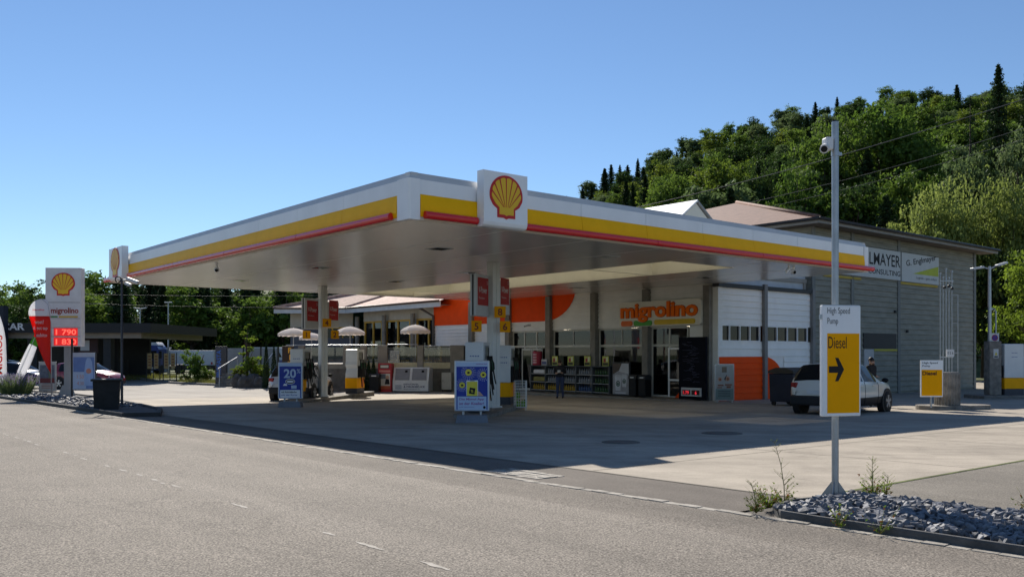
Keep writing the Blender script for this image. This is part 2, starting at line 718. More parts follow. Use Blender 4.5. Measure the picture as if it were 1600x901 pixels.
def cobbles():
    """A single row of worn stone setts along the road edge."""
    rnd = random.Random(3)
    mb = MB()
    v = -24.
    while v < 44:
        L = .17 + rnd.random() * .06
        a = -3.10 + rnd.uniform(-.012, .012)
        for (du, wd) in ((0, .11),):
            h = .006 + rnd.random() * .010
            p = []
            for uu, vv in ((a + du, v), (a + du + wd, v), (a + du + wd, v + L), (a + du, v + L)):
                x, y = S(uu + rnd.uniform(-.008, .008), vv + rnd.uniform(-.008, .008))
                p.append((x, y))
            top = [(x, y, gz(y) + h) for x, y in p]
            bot = [(x, y, gz(y) - .04) for x, y in p]
            mb.add(bot + top, [(4, 5, 6, 7), (0, 1, 5, 4), (1, 2, 6, 5), (2, 3, 7, 6), (3, 0, 4, 7)])
        v += L + .012
    # a wider patch of setts at the mouth of the yard
    for i in range(7):
        for j in range(4):
            uu, vv = -2.86 + j * .125, -7.4 + i * .16
            p = [S(uu + rnd.uniform(-.01, .01), vv + rnd.uniform(-.01, .01)), S(uu + .11, vv), S(uu + .11, vv + .145), S(uu, vv + .145)]
            h = .008 + rnd.random() * .01
            mb.add([(x, y, gz(y) - .04) for x, y in p] + [(x, y, gz(y) + h) for x, y in p], [(4, 5, 6, 7), (0, 1, 5, 4), (1, 2, 6, 5), (2, 3, 7, 6), (3, 0, 4, 7)])
    tag(mb.build('cobble_edging', M('granite_setts', (.33, .305, .265), .85, var=.4, scale=5, bump=.4)), kind='structure')


cobbles()


def markings():
    rnd = random.Random(8)
    mb = MB()
    v = -16.
    while v < 40:
        L = rnd.uniform(.10, .55)
        if rnd.random() < .62:
            c = -6.72 + rnd.uniform(-.03, .03)
            n = 7
            up = []
            dn = []
            for i in range(n + 1):
                t = i / n
                e = min(1, 4 * t, 4 * (1 - t))
                up.append((c + .032 * e * rnd.uniform(.3, 1), v + L * t))
                dn.append((c - .032 * e * rnd.uniform(.3, 1), v + L * t))
            poly = [S(*p) for p in up + dn[::-1]]
            mb.add([(x, y, gz(y) + .0075) for x, y in poly], [tuple(range(len(poly)))])
        v += L + rnd.uniform(.02, .5)
    o = mb.build('lane_marking', M('worn_road_paint', (.31, .285, .25), .8, var=.35, scale=20), fix=False)
    tag(o, kind='structure')
    # joints and lines of the concrete yard
    mb = MB()

    def line(u0, v0, u1, v1, wd, z=.0075, m=0):
        d = Vector((u1 - u0, v1 - v0)).normalized()
        nx, ny = -d.y * wd / 2, d.x * wd / 2
        p = [S(u0 + nx, v0 + ny), S(u1 + nx, v1 + ny), S(u1 - nx, v1 - ny), S(u0 - nx, v0 - ny)]
        mb.add([(x, y, gz(y) + z) for x, y in p], [(0, 1, 2, 3)], m)
    for k in range(1, 5):
        line(-1.6 + k * 4.4, -10.5, -1.6 + k * 4.4, 15.5, .018)
    for k in range(6):
        line(-1.65, -7.2 + k * 4.6, 17, -7.2 + k * 4.6, .018, .0085)
    line(-1.69, -10.5, -1.69, 23, .05, .0095)
    tag(mb.build('slab_joints', M('joint_dark', (.16, .145, .12), .9), fix=False), kind='structure')
    mb = MB()
    for (x0, x1, y) in ((-3.15, 1.15, 21.0),):
        mb.add([(x0, y, gz(y) + .0115), (x1, y, gz(y) + .0115), (x1, y + .07, gz(y + .07) + .0115), (x0, y + .07, gz(y + .07) + .0115)], [(0, 1, 2, 3)])
    tag(mb.build('yard_line', M('yard_line_paint', (.5, .5, .5), .7, var=.3, scale=9), fix=False), kind='structure')


markings()


def manhole(px, py, r, label):
    a = (py - 552) / FPX
    Y = EYE / (a - .0132)
    X = xa(px, Y)
    t = thing('manhole_cover', label, 'manhole cover', (X, Y, gz(Y)))
    mb = MB()
    mb.lathe([(r + .07, .0), (r + .07, .013), (r, .013), (r, .0)], n=28)
    mb.build('frame', M('cast_iron', (.11, .10, .09), .7, .2, var=.3), t)
    mb = MB()
    mb.lathe([(r - .012, .0), (r - .012, .012), (r * .5, .015), (.01, .015)], n=28)
    mb.build('lid', M('cast_iron', (.06, .055, .05), .6, .3), t)


manhole(970, 691, .30, 'round iron manhole cover left of the other one in the shaded yard')
manhole(1128, 677, .37, 'larger round iron manhole cover further back near the shop corner')

KERB = M('kerb_stone', (.17, .165, .155), .85, var=.25, scale=4, bump=.3)


def kerb(name, path, wd, h, closed=False, base=-.05, mat=KERB):
    """Extrude a kerb section along a ground path."""
    P = [Vector((*p, 0)) for p in path]
    n = len(P)
    v = []
    for i, p in enumerate(P):
        a = P[(i - 1) % n] if closed or i else p
        b = P[(i + 1) % n] if closed or i < n - 1 else p
        d = (b - a).normalized()
        nr = Vector((-d.y, d.x, 0)) * wd / 2
        z = gz(p.y)
        for q, zz in ((p - nr, base), (p - nr, h - .015), (p - nr * .8, h), (p + nr * .8, h), (p + nr, h - .015), (p + nr, base)):
            v.append((q.x, q.y, z + zz))
    f = []
    m = n if closed else n - 1
    for i in range(m):
        j = (i + 1) % n
        for k in range(5):
            f.append((i * 6 + k, i * 6 + k + 1, j * 6 + k + 1, j * 6 + k))
    if not closed:
        f += [(5, 4, 3, 2, 1, 0), tuple((n - 1) * 6 + k for k in range(6))]
    mb = MB()
    mb.add(v, f)
    return tag(mb.build(name, mat), kind='structure')


# bed of broken stone at the roadside, right foreground
kerb('bed_kerb', [S(-1.22, -40), S(-1.22, -11.3), S(-1.3, -11.0), S(-2.2, -10.75), S(-2.7, -10.85), S(-2.95, -11.1), S(-2.97, -11.5), S(-2.97, -40)], .050, .080, mat=M('kerb_slate', (.085, .085, .085), .8, var=.3, scale=5, bump=.3))


def rocks(name, n, area, size, seed, mat, zoff=0.):
    rnd = random.Random(seed)
    mb = MB()
    k = 0
    while k < n:
        u, v = rnd.uniform(area[0], area[2]), rnd.uniform(area[1], area[3])
        x, y = S(u, v)
        s = size * rnd.uniform(.45, 1.25)
        ax = Matrix.Rotation(rnd.random() * 6.3, 3, 'Z') @ Matrix.Rotation(rnd.uniform(-.6, .6), 3, 'X') @ Matrix.Rotation(rnd.uniform(-.6, .6), 3, 'Y')
        vv = []
        for p in ((1, 0, 0), (-1, 0, 0), (0, 1, 0), (0, -1, 0), (0, 0, 1), (0, 0, -1), (.7, .7, .3), (-.7, .6, .35), (-.6, -.7, .4), (.6, -.7, .3)):
            q = ax @ (Vector(p) * rnd.uniform(.65, 1.15))
            vv.append((x + q.x * s, y + q.y * s * .8, gz(y) + zoff + rnd.uniform(-.01, .07) + q.z * s * .40))
        bm = bmesh.new()
        for q in vv:
            bm.verts.new(q)
        bmesh.ops.convex_hull(bm, input=bm.verts)
        bm.verts.index_update()
        used = [q for q in bm.verts if q.link_faces]
        idx = {q: i for i, q in enumerate(used)}
        mb.add([q.co for q in used], [tuple(idx[q] for q in f.verts) for f in bm.faces])
        bm.free()
        k += 1
    o = mb.build(name, mat)
    return tag(o, kind='stuff', label=None)


ROCKM = M('slate_rock', (.15, .155, .17), .6, var=.7, scale=7, bump=.4, bscale=18)
rocks('broken_stone', 3300, (-2.9, -17.5, -1.29, -10.95), .056, 5, ROCKM, .045)
sheet('bed_soil', rect(-2.95, -40, -1.25, -11.15), .03, M('bed_soil', (.11, .11, .11), .95, var=.4, scale=8))


# ------------------------------------------------------------------ emblem
def pecten(w, y, parent, root_xy=(0, 0), face='-y'):
    """Scallop shell: red plate, yellow plate and red ribs, in the x-z plane looking along -y."""
    arc = [(0.5 * math.cos(R(a)), .03 + .47 * math.sin(R(a))) for a in range(-14, 195, 8)]
    outline = [(.27, -.50), (.27, -.30)] + [(.40, -.22)] + arc + [(-.40, -.22), (-.27, -.30), (-.27, -.50), (-.08, -.50), (0, -.53), (.08, -.50)]

    def sc_(pts, k, dz=0):
        return [(root_xy[0] + p[0] * w * k, root_xy[1] + (p[1] * k + dz) * w) for p in pts]
    mb = MB()
    mb.prism(sc_(outline, 1), 'xz', y, y - .012, 0)
    arc2 = []
    for i in range(8):
        a0 = 196 - i * 26
        for t in (0.08, .3, .5, .7, .92):
            a = a0 - 26 * t
            r = .425 + .02 * math.sin(math.pi * t)
            arc2.append((r * 1.0 * math.cos(R(a)), .03 + r * .94 * math.sin(R(a))))
    inner = [(-.215, -.425), (-.215, -.27)] + [(-.33, -.18)] + arc2 + [(.33, -.18), (.215, -.27), (.215, -.425), (.06, -.425), (0, -.45), (-.06, -.425)]
    mb.prism(sc_(inner, 1), 'xz', y - .0125, y - .020, 1)
    for i in range(1, 8):
        a = 196 - i * 26
        ex, ez = .44 * math.cos(R(a)), .03 + .44 * .94 * math.sin(R(a))
        bx, bz = .10 * math.cos(R(a)) * .9, -.25
        d = Vector((ex - bx, ez - bz)).normalized()
        nn = Vector((-d.y, d.x))
        mb.prism(sc_([(bx - nn.x * .004, bz - nn.y * .004), (ex - nn.x * .017, ez - nn.y * .017), (ex + nn.x * .017, ez + nn.y * .017), (bx + nn.x * .004, bz + nn.y * .004)], 1), 'xz', y - .0205, y - .024, 0)
    return mb.build('shell_emblem', [SHELLRED, SHELLYEL], parent)

# ------------------------------------------------------------------ canopy
Z0, Z1 = 4.39, 5.43
LU, LV = 19.4, 22.4


def canopy():
    t = thing('fuel_canopy', 'large flat petrol station canopy with white, yellow and red edge over the pumps', 'canopy', (*S(0, 0), 0), TH)
    hole = (11.05, 2.05, 14.35, 21.6)
    mb = MB()
    for (a, b, c, d) in ((.1, .1, hole[0], LV - .1), (hole[2], .1, LU - .1, LV - .1), (hole[0], .1, hole[2], hole[1]), (hole[0], hole[3], hole[2], LV - .1)):
        mb.box(a, b, Z0 + .001, c, d, Z0 + .07)
    mb.build('soffit', SOFFIT, t)
    # fine joints of the soffit trays
    mb = MB()
    for k in range(1, 36):
        uu = k * 2.75
        if uu > LU - .2:
            break
        if hole[0] - .05 < uu < hole[2] + .05:
            mb.box(uu, .12, Z0 - .002, uu + .012, hole[1] - .02, Z0 + .002)
        else:
            mb.box(uu, .12, Z0 - .002, uu + .012, LV - .12, Z0 + .002)
    mb.build('soffit_joint', M('soffit_joint', (.74, .72, .68), .3, .45), t)
    mb = MB()
    for (a, b, c, d) in ((.1, .1, hole[0], LV - .1), (hole[2], .1, LU - .1, LV - .1), (hole[0], .1, hole[2], hole[1]), (hole[0], hole[3], hole[2], LV - .1)):
        mb.box(a, b, 5.22, c, d, 5.30)
    mb.build('roof_deck', M('roof_deck', (.35, .35, .34), .8), t)
    mb = MB()
    e = .03
    mb.box(hole[0] - e, hole[1] - e, Z0 - .004, hole[0], hole[3] + e, 5.5)
    mb.box(hole[2], hole[1] - e, Z0 - .004, hole[2] + e, hole[3] + e, 5.5)
    mb.box(hole[0], hole[1] - e, Z0 - .004, hole[2], hole[1], 5.5)
    mb.box(hole[0], hole[3], Z0 - .004, hole[2], hole[3] + e, 5.5)
    for v in (5.75, 18.5):
        mb.box(hole[0], v - .06, Z0 - .003, hole[2], v + .06, 5.45)
    mb.build('skylight_lining', CREAM, t)
    mb = MB()
    mb.box(hole[0] - .1, hole[1] - .1, 5.51, hole[2] + .1, hole[3] + .1, 5.53)
    mb.build('skylight_cover', SKYLIGHT, t)

    # fascia: profiles (out, z) swept along each side
    def side(kind):
        # returns function mapping (along, out, z) -> (u, v, z), and the length
        if kind == 'left':
            return (lambda s, o, z: (-o, s, z)), LV
        if kind == 'right':
            return (lambda s, o, z: (s, -o, z)), LU
        if kind == 'end':
            return (lambda s, o, z: (s, LV + o, z)), LU
        return (lambda s, o, z: (LU + o, s, z)), LV

    def sweep(mb, fn, s0, s1, prof, m=0, smooth=False):
        n = len(prof)
        v = [fn(s0, *p) for p in prof] + [fn(s1, *p) for p in prof]
        mb.add(v, [tuple(range(n - 1, -1, -1)), tuple(range(n, 2 * n))], m)
        mb.add(v, [(i, (i + 1) % n, n + (i + 1) % n, n + i) for i in range(n)], m, smooth)

    white_p = [(-.1, 4.96), (0, 4.96), (0, 5.28), (-.1, 5.28)]
    cap_p = [(-.25, 5.275), (-.02, 5.285), (-.05, 5.36), (-.075, Z1), (-.25, Z1)]
    yel_p = [(-.1, 4.47), (.03, 4.47), (.055, 4.56), (.05, 4.72), (.032, 4.86), (.012, 4.955), (-.1, 4.955)]
    lip_p = [(-.1, 4.395), (.012, 4.395), (.012, 4.465), (-.1, 4.465)]
    back_p = [(-.14, 4.42), (-.012, 4.42), (-.012, 5.27), (-.14, 5.27)]
    red_p = [(.10 + .075 * math.cos(R(a)), 4.505 + .085 * math.sin(R(a))) for a in range(0, 360, 24)]
    wh, cap, yel, lip, back = MB(), MB(), MB(), MB(), MB()
    bars = {}
    for kind in ('left', 'right', 'end', 'back'):
        fn, L = side(kind)
        a0 = .46 if kind in ('left',) else .26 if kind == 'right' else .0
        a1 = L - (.0 if kind == 'left' else .25 if kind == 'right' else .0)
        gaps = [(a0, a1)]
        seglen = 2.45
        s = a0
        while s < a1 - .01:
            e2 = min(s + seglen, a1)
            sweep(wh, fn, s, e2 - .011, white_p)
            sweep(yel, fn, s, e2 - .011, yel_p)
            s = e2
        sweep(cap, fn, .05, L - .05, cap_p)
        sweep(lip, fn, a0, a1, lip_p)
        sweep(back, fn, .14, L - .14, back_p)
        if kind in ('left', 'right'):
            rb = MB()
            spans = [(.60, 5.1), (5.12, 9.9), (9.92, 14.4), (14.42, 19.55), (21.6, 22.75)] if kind == 'left' else [(.33, 1.76), (3.13, 7.9), (7.92, 12.8), (12.82, 19.62)]
            for a, b in spans:
                sweep(rb, fn, a, b, red_p, 0, True)
            rb.build('red_bumper_tube', RED, t)
    wh.build('white_band', WHITE, t)
    cap.build('top_cap', LGREY, t)
    yel.build('yellow_band', YELLOW, t)
    lip.build('bottom_lip', M('warm_white_trim', (.70, .62, .50), .4), t)
    back.build('fascia_backing', DARK, t)
    mb = MB()
    mb.prism([(.012, -.035), (.255, -.035), (.255, .1), (.1, .1), (.1, .455), (-.035, .455), (-.035, .012), (-.02, -.02)], 'xy', 4.392, 5.284)
    mb.build('corner_panel', WHITE, t, bevel=.012)
    mb = MB()
    mb.box(LU - .245, -.03, 4.40, LU + .02, .1, 5.284)
    mb.build('end_panel', WHITE, t, bevel=.01)

    # columns
    for (cu, cv) in ((7.05, 5.93), (7.5, 18.25)):
        x, y = S(cu, cv)
        mb = MB()
        g = gz(y) + .14
        mb.box(cu - .15, cv - .15, g, cu - .004, cv + .15, Z0)
        mb.box(cu + .004, cv - .15, g, cu + .15, cv + .15, Z0)
        mb.box(cu - .2, cv - .2, g, cu + .2, cv + .2, g + .05)
        mb.build('column', M('column_paint', (.66, .66, .63), .45, var=.06), t, bevel=.006)
    # logo boxes
    lp = MB()
    prof = [(-.05, 5.66), (-.30, 5.66), (-.30, 4.50), (-.27, 4.42), (-.20, 4.385), (-.05, 4.385)]
    lp.prism([(p[0], p[1]) for p in prof], 'yz', 1.80, 3.10)
    a = lp.build('logo_box', WHITE, t, bevel=.02)
    pecten(.98, -.302, a, (2.45, 5.10))
    lp = MB()
    lp.prism([(p[0], p[1]) for p in prof], 'xz', 19.75, 21.45)
    a = lp.build('logo_box', WHITE, t, bevel=.02)
    e = pecten(1.15, -.302, a, (0, 0))
    e.rotation_euler = (0, 0, R(-90))
    e.location = (0, 20.6, 5.08)
    # flush lights
    for (lu, lv) in ((3.6, 4.0), (3.6, 11.0), (3.6, 17.8), (8.6, 2.4), (8.6, 9.2), (8.6, 14.2), (16.6, 5.0), (16.6, 12.0)):
        mb = MB()
        mb.box(lu - .28, lv - .28, Z0 - .012, lu + .28, lv + .28, Z0 + .01)
        mb.box(lu - .22, lv - .22, Z0 - .016, lu + .22, lv + .22, Z0 - .0125, 1)
        mb.build('downlight', [LGREY, DGLASS], t, bevel=.004)
    return t


canopy()


def dome_camera(u, v, label, twin=False):
    t, of = stn('security_camera', label, 'camera', u, v)
    mb = MB()
    mb.cyl((u, v, Z0), (u, v, Z0 - .10), .035, n=10)
    mb.ball((u, v, Z0 - .17), .085, 12)
    if twin:
        mb.cyl((u - .3, v, Z0), (u - .3, v, Z0 - .08), .03, n=10)
        mb.cyl((u - .3, v, Z0 - .1), (u - .52, v - .05, Z0 - .2), .05, n=10)
        mb.cyl((u - .3, v, Z0 - .08), (u, v, Z0 - .04), .02, n=8)
    mb.build('housing', WHITE, t, off=of)
    mb = MB()
    mb.ball((u - .02, v - .04, Z0 - .19), .06, 10)
    mb.build('lens', BLACK, t, off=of)


dome_camera(.5, 12.2, 'small dome camera under the long left edge of the canopy')
dome_camera(15.6, .55, 'pair of white camera heads under the right end of the canopy', True)

AX = R(80)                      # pump islands lie along the lanes
AD = (math.cos(AX), math.sin(AX))


def island(cx, cy, n0, n1):
    """concrete island, long axis along the lane"""
    t = thing('pump_island', '', 'pump island', (cx, cy, gz(cy)), AX - R(90))
    pts = []
    w_ = .55
    for a in range(180, 361, 15):
        pts.append((w_ * math.cos(R(a)), n0 + w_ + w_ * math.sin(R(a))))
    for a in range(0, 181, 15):
        pts.append((w_ * math.cos(R(a)), n1 - w_ + w_ * math.sin(R(a))))
    mb = MB()
    mb.prism(pts, 'xy', -.1, .14)
    mb.build('slab', CONCD, t, bevel=.02)
    return t


c1 = S(7.05, 5.93)
c2 = S(7.5, 18.25)
tag(island(*c1, -3.6, 3.5), 'raised concrete pump island under the nearer column')
tag(island(*c2, -3.2, 5.6), 'raised concrete pump island under the farther column')


def loc_on(c, a, s=0.):
    """a along the lane from the column, s to its right"""
    return (c[0] + AD[0] * a + AD[1] * s, c[1] + AD[1] * a - AD[0] * s)


PUMPW = M('pump_white', (.66, .67, .67), .35, var=.06, scale=2)
PUMPY = M('pump_yellow', (.95, .42, .003), .5, var=.06, spec=.12)


def pump(pos, label, h=2.0, w=.52, dep=.95, curved=False, hose_side=1, group='fuel pumps', rz=None, ground=None):
    z = gz(pos[1]) + .14 if ground is None else ground
    t = thing('fuel_pump', label, 'fuel pump', (*pos, z), AX - R(90) if rz is None else rz, group)
    hw, hd = w / 2, dep / 2
    mb = MB()
    mb.box(-hw, -hd, 0, hw, hd, .28)
    mb.build('plinth', M('pump_plinth', (.05, .055, .07), .5), t, bevel=.01)
    mb = MB()
    mb.box(-hw - .012, -hd - .012, .28, hw + .012, hd + .012, .76)
    mb.build('yellow_skirt', PUMPY, t, bevel=.012)
    mb = MB()
    if curved:
        prof = [(-hd, .765), (hd, .765), (hd, h), (-hd + .05, h), (-hd + .05, h - .55), (-hd - .02, h - .7), (-hd + .12, h - .9), (-hd, .95)]
        mb.prism(prof, 'yz', -hw, hw)
    else:
        mb.box(-hw, -hd, .765, hw, hd, h)
    mb.build('cabinet', PUMPW, t, bevel=.025)
    for sx in (-1, 1):
        mb = MB()
        x0 = sx * hw
        mb.box(x0, -.28, h - .50, x0 + sx * .02, .28, h - .10, 0)
        mb.box(x0 + sx * .021, -.24, h - .30, x0 + sx * .026, .10, h - .14, 1)
        mb.box(x0 + sx * .021, -.24, h - .46, x0 + sx * .026, .06, h - .34, 1)
        mb.box(x0 + sx * .021, .13, h - .44, x0 + sx * .026, .25, h - .16, 2)
        mb.build('display', [GREYP, M('lcd', (.20, .21, .18), .3), BLACK], t)
    # front face notices
    mb = MB()
    for k, zz in enumerate((h - .42, h - .60)):
        for q in range(4):
            mb.box(-.13 + q * .075, -hd - .004, zz, -.085 + q * .075, -hd - .001, zz + .035, 0)
    if not curved:
        mb.build('notice', M('blue_print', (.12, .16, .35), .5), t)
    sx = hose_side
    mb = MB()
    mb.box(sx * hw, -.40, .78, sx * (hw + .07), .40, 1.32)
    mb.build('nozzle_boot', BLACK, t, bevel=.015)
    for i in range(4):
        y = -.3 + i * .2
        mb = MB()
        pts = []
        for k in range(13):
            q = k / 12
            ang = math.pi * q
            pts.append((sx * (hw + .09 + .11 * math.sin(ang)), y + .10 * math.sin(ang * 1.0) * (1 if i % 2 else -1) * .5 + .05 * q, 1.62 - 1.28 * math.sin(ang) ** .7 * (1 - .12 * i) if q > .05 else 1.62 - .2 * q))
        mb.tube(pts, .019, 7)
        ho = mb.build('hose', RUBBER, t)
        mb = MB()
        mb.tube([(sx * (hw + .09), y + .05, 1.16), (sx * (hw + .15), y + .05, 1.24), (sx * (hw + .14), y + .04, 1.40), (sx * (hw + .09), y + .02, 1.52)], [.018, .03, .028, .02], 8)
        mb.build('nozzle', [BLACK, RED][0] if i % 2 else M('nozzle_green', (.02, .07, .03), .5), t)
    mb = MB()
    mb.box(sx * (hw + .013), .02, .32, sx * (hw + .02), hd * .8, .72)
    mb.build('price_panel', M('panel_orange', (.60, .16, .03), .5), t)
    return t


P1A = pump(loc_on(c1, -2.3, -.02), 'pale blue-white fuel pump behind the standing poster with the yellow phone', 2.02, .54, .9)
P1B = pump(loc_on(c1, 2.1, .0), 'narrow white fuel pump with yellow skirt beside the wire stand of green cans', 2.02, .5, .9)
P2A = pump(loc_on(c2, -1.35, -.42), 'pale fuel pump behind the standing 20 % poster', 2.02, .56, .9)
P2B = pump(loc_on(c2, 3.6, .12), 'curved white fuel pump with broad yellow skirt behind the farther column', 2.08, .56, 1.0, curved=True)


def blade_sign(c, label, far):
    """box sign along the lane on the column, red advert on its sides"""
    z = gz(c[1])
    t = thing('fuel_sign', label, 'sign', (c[0], c[1], z), AX - R(104), 'red fuel adverts on the columns')
    mb = MB()
    b = 2.62 - z if False else (3.02 - .0)
    b0, b1 = b + .0, b + 1.30
    mb.box(-.26, -1.15, b0, -.06, -.22, b1)
    mb.box(.06 - .08, .22, b0 + .1, .12, 1.0, b1 - .1)
    mb.build('sign_box', LGREY, t, bevel=.015)
    mb = MB()
    mb.box(-.185, -1.163, b0 + .015, -.135, -1.151, b1 - .015)
    mb.build('edge_strip', DARK, t)
    for (x, y0, y1, q0) in ((-.055, -1.02, -.26, b0 + .34), (.125, .28, .94, b0 + .42)):
        mb = MB()
        mb.box(x - .004, y0, q0, x, y1, q0 + .86, 0)
        mb.text('V-Power', (x + .003, y0 + .06, q0 + .38), (y1 - y0) * .78, .2, (0, 1, 0), (0, 0, 1), 1, .015)
        mb.text('Tanken', (x + .003, y0 + .06, q0 + .20), (y1 - y0) * .55, .06, (0, 1, 0), (0, 0, 1), 1)
        mb.text('S', (x + .003, y1 - .12, q0 + .66), .07, .12, (0, 1, 0), (0, 0, 1), 1)
        mb.build('advert', [M('advert_red', (.42, .025, .03), .45), M('advert_white', (.6, .55, .55), .5)], t, fix=False)
    return t


blade_sign(c1, 'red and white box sign high on the nearer canopy column', False)
blade_sign(c2, 'red and white box sign high on the farther canopy column', True)


def number_plate(c, a, s, zb, num, label, w=.33):
    x, y = loc_on(c, a, s)
    t = thing('pump_number_sign', label, 'sign', (x, y, zb), R(3), 'yellow pump number plates')
    mb = MB()
    mb.box(-w / 2, -.03, .02, w / 2, .03, .37)
    mb.build('plate', M('plate_orange_yellow', (.85, .34, .004), .6, spec=.08), t, bevel=.008)
    mb = MB()
    mb.text(num, (0, -.033, .09), None, .21, m=0, bold=.02, align='C')
    mb.build('number', M('number_red_brown', (.16, .02, .01), .5), t, fix=False)


number_plate(c1, -.35, .28, 2.60, '8', 'yellow plate with the number 8 on the nearer column', .36)
number_plate(c1, -.25, .42, 2.14, '6', 'yellow plate with the number 6 on the nearer column')
number_plate(c1, -.25, -.50, 2.16, '5', 'yellow plate with the number 5 on the nearer column')
number_plate(c2, -.3, .30, 2.60, '4', 'yellow plate with the number 4 on the farther column', .36)
number_plate(c2, -.2, .62, 2.10, '2', 'yellow plate with the number 2 on the farther column')
number_plate(c2, -.2, -.66, 2.10, '1', 'yellow plate with the number 1 on the farther column')


def poster_stand(px, py, wpx, hpx, label, draw):
    a = (py - 552) / FPX
    Y = EYE / (a - .0132)
    X = xa(px, Y)
    w_, h_ = wpx / FPX * Y, hpx / FPX * Y
    t = thing('poster_stand', label, 'poster stand', (X, Y, gz(Y)), R(2))
    mb = MB()
    mb.prism([(-w_ * .47, 0), (w_ * .47, 0), (w_ * .42, .2), (-w_ * .42, .2)], 'xz', -.16, .34)
    mb.build('foot', M('stand_foot', (.16, .18, .22), .6, var=.15), t, bevel=.015)
    mb = MB()
    mb.box(-w_ * .28, .05, .2, -w_ * .22, .11, .34)
    mb.box(w_ * .22, .05, .2, w_ * .28, .11, .34)
    mb.build('bracket', GALV, t)
    mb = MB()
    mb.box(-w_ / 2, 0, .30, w_ / 2, .12, .30 + h_)
    mb.build('frame', M('stand_frame', (.50, .53, .58), .3, .4), t, bevel=.02)
    mb = MB()
    draw(mb, w_, h_, .30)
    mb.build('poster', [BLUEAD, PALEB, M('poster_yellow', (.72, .62, .06), .4), M('poster_white', (.75, .76, .80), .4), INK, M('poster_pink', (.30, .10, .30), .4), M('poster_skin', (.55, .33, .24), .5)], t, fix=False)
    return t


def disc(mb, c, r, y, m, n=20):
    mb.add([(c[0] + r * math.cos(2 * math.pi * i / n), y, c[1] + r * math.sin(2 * math.pi * i / n)) for i in range(n)], [tuple(range(n))], m)


def quad(mb, x0, z0, x1, z1, y, m):
    mb.add([(x0, y, z0), (x1, y, z0), (x1, y, z1), (x0, y, z1)], [(0, 1, 2, 3)], m)


def draw_app(mb, w_, h_, b):
    quad(mb, -w_ * .46, b + h_ * .02, w_ * .46, b + h_ * .97, -.002, 1)
    quad(mb, -w_ * .44, b + h_ * .29, w_ * .44, b + h_ * .88, -.004, 0)
    quad(mb, -w_ * .44, b + h_ * .03, -w_ * .41, b + h_ * .29, -.004, 0)
    quad(mb, w_ * .41, b + h_ * .03, w_ * .44, b + h_ * .29, -.004, 0)
    for (cx, cz, r) in ((-.10, .765, .095), (.32, .72, .085), (-.28, .515, .085)):
        for k in range(18):
            a = 2 * math.pi * k / 18
            for (ra, rb) in ((1.25, 1.7), (1.9, 2.2)):
                p = [(cx * w_ + r * w_ * q * math.cos(a + da), b + cz * h_ + r * w_ * q * math.sin(a + da)) for q, da in ((ra, -.04), (rb, -.03), (rb, .03), (ra, .04))]
                if all(b + h_ * .30 < z < b + h_ * .87 and abs(x) < w_ * .43 for x, z in p):
                    mb.add([(x, -.0055, z) for x, z in p], [(0, 1, 2, 3)], 3)
        disc(mb, (cx * w_, b + cz * h_), r * w_, -.007, 2)
        quad(mb, cx * w_ - .03, b + cz * h_ - .03, cx * w_ + .03, b + cz * h_ + .02, -.009, 4)
    quad(mb, -w_ * .16, b + h_ * .30, w_ * .17, b + h_ * .61, -.009, 3)
    quad(mb, -w_ * .145, b + h_ * .30, w_ * .155, b + h_ * .585, -.011, 2)
    quad(mb, -w_ * .06, b + h_ * .595, w_ * .07, b + h_ * .605, -.011, 4)
    mb.add([(-.09 * w_, -.013, b + .35 * h_), (.07 * w_, -.013, b + .33 * h_), (.10 * w_, -.013, b + .45 * h_), (-.06 * w_, -.013, b + .47 * h_)], [(0, 1, 2, 3)], 4)
    mb.text('%', (0, -.015, b + .37 * h_), None, .07, m=2, bold=.01, align='C')
    mb.add([(.17 * w_, -.010, b + .30 * h_), (.33 * w_, -.010, b + .30 * h_), (.24 * w_, -.010, b + .37 * h_), (.17 * w_, -.010, b + .40 * h_)], [(0, 1, 2, 3)], 6)
    mb.text('Die Migrol App', (-w_ * .36, -.006, b + h_ * .205), w_ * .70, h_ * .055, m=5, bold=.02)
    mb.text('ist der Knaller!', (-w_ * .36, -.006, b + h_ * .125), w_ * .70, h_ * .055, m=5, bold=.02)
    mb.text('Jetzt downloaden', (-w_ * .36, -.006, b + h_ * .07), w_ * .42, h_ * .022, m=0)
    mb.text('migrol', (w_ * .12, -.006, b + h_ * .915), w_ * .3, h_ * .03, m=5, bold=.02)
    disc(mb, (w_ * .35, b + h_ * .075), .035, -.007, 4)


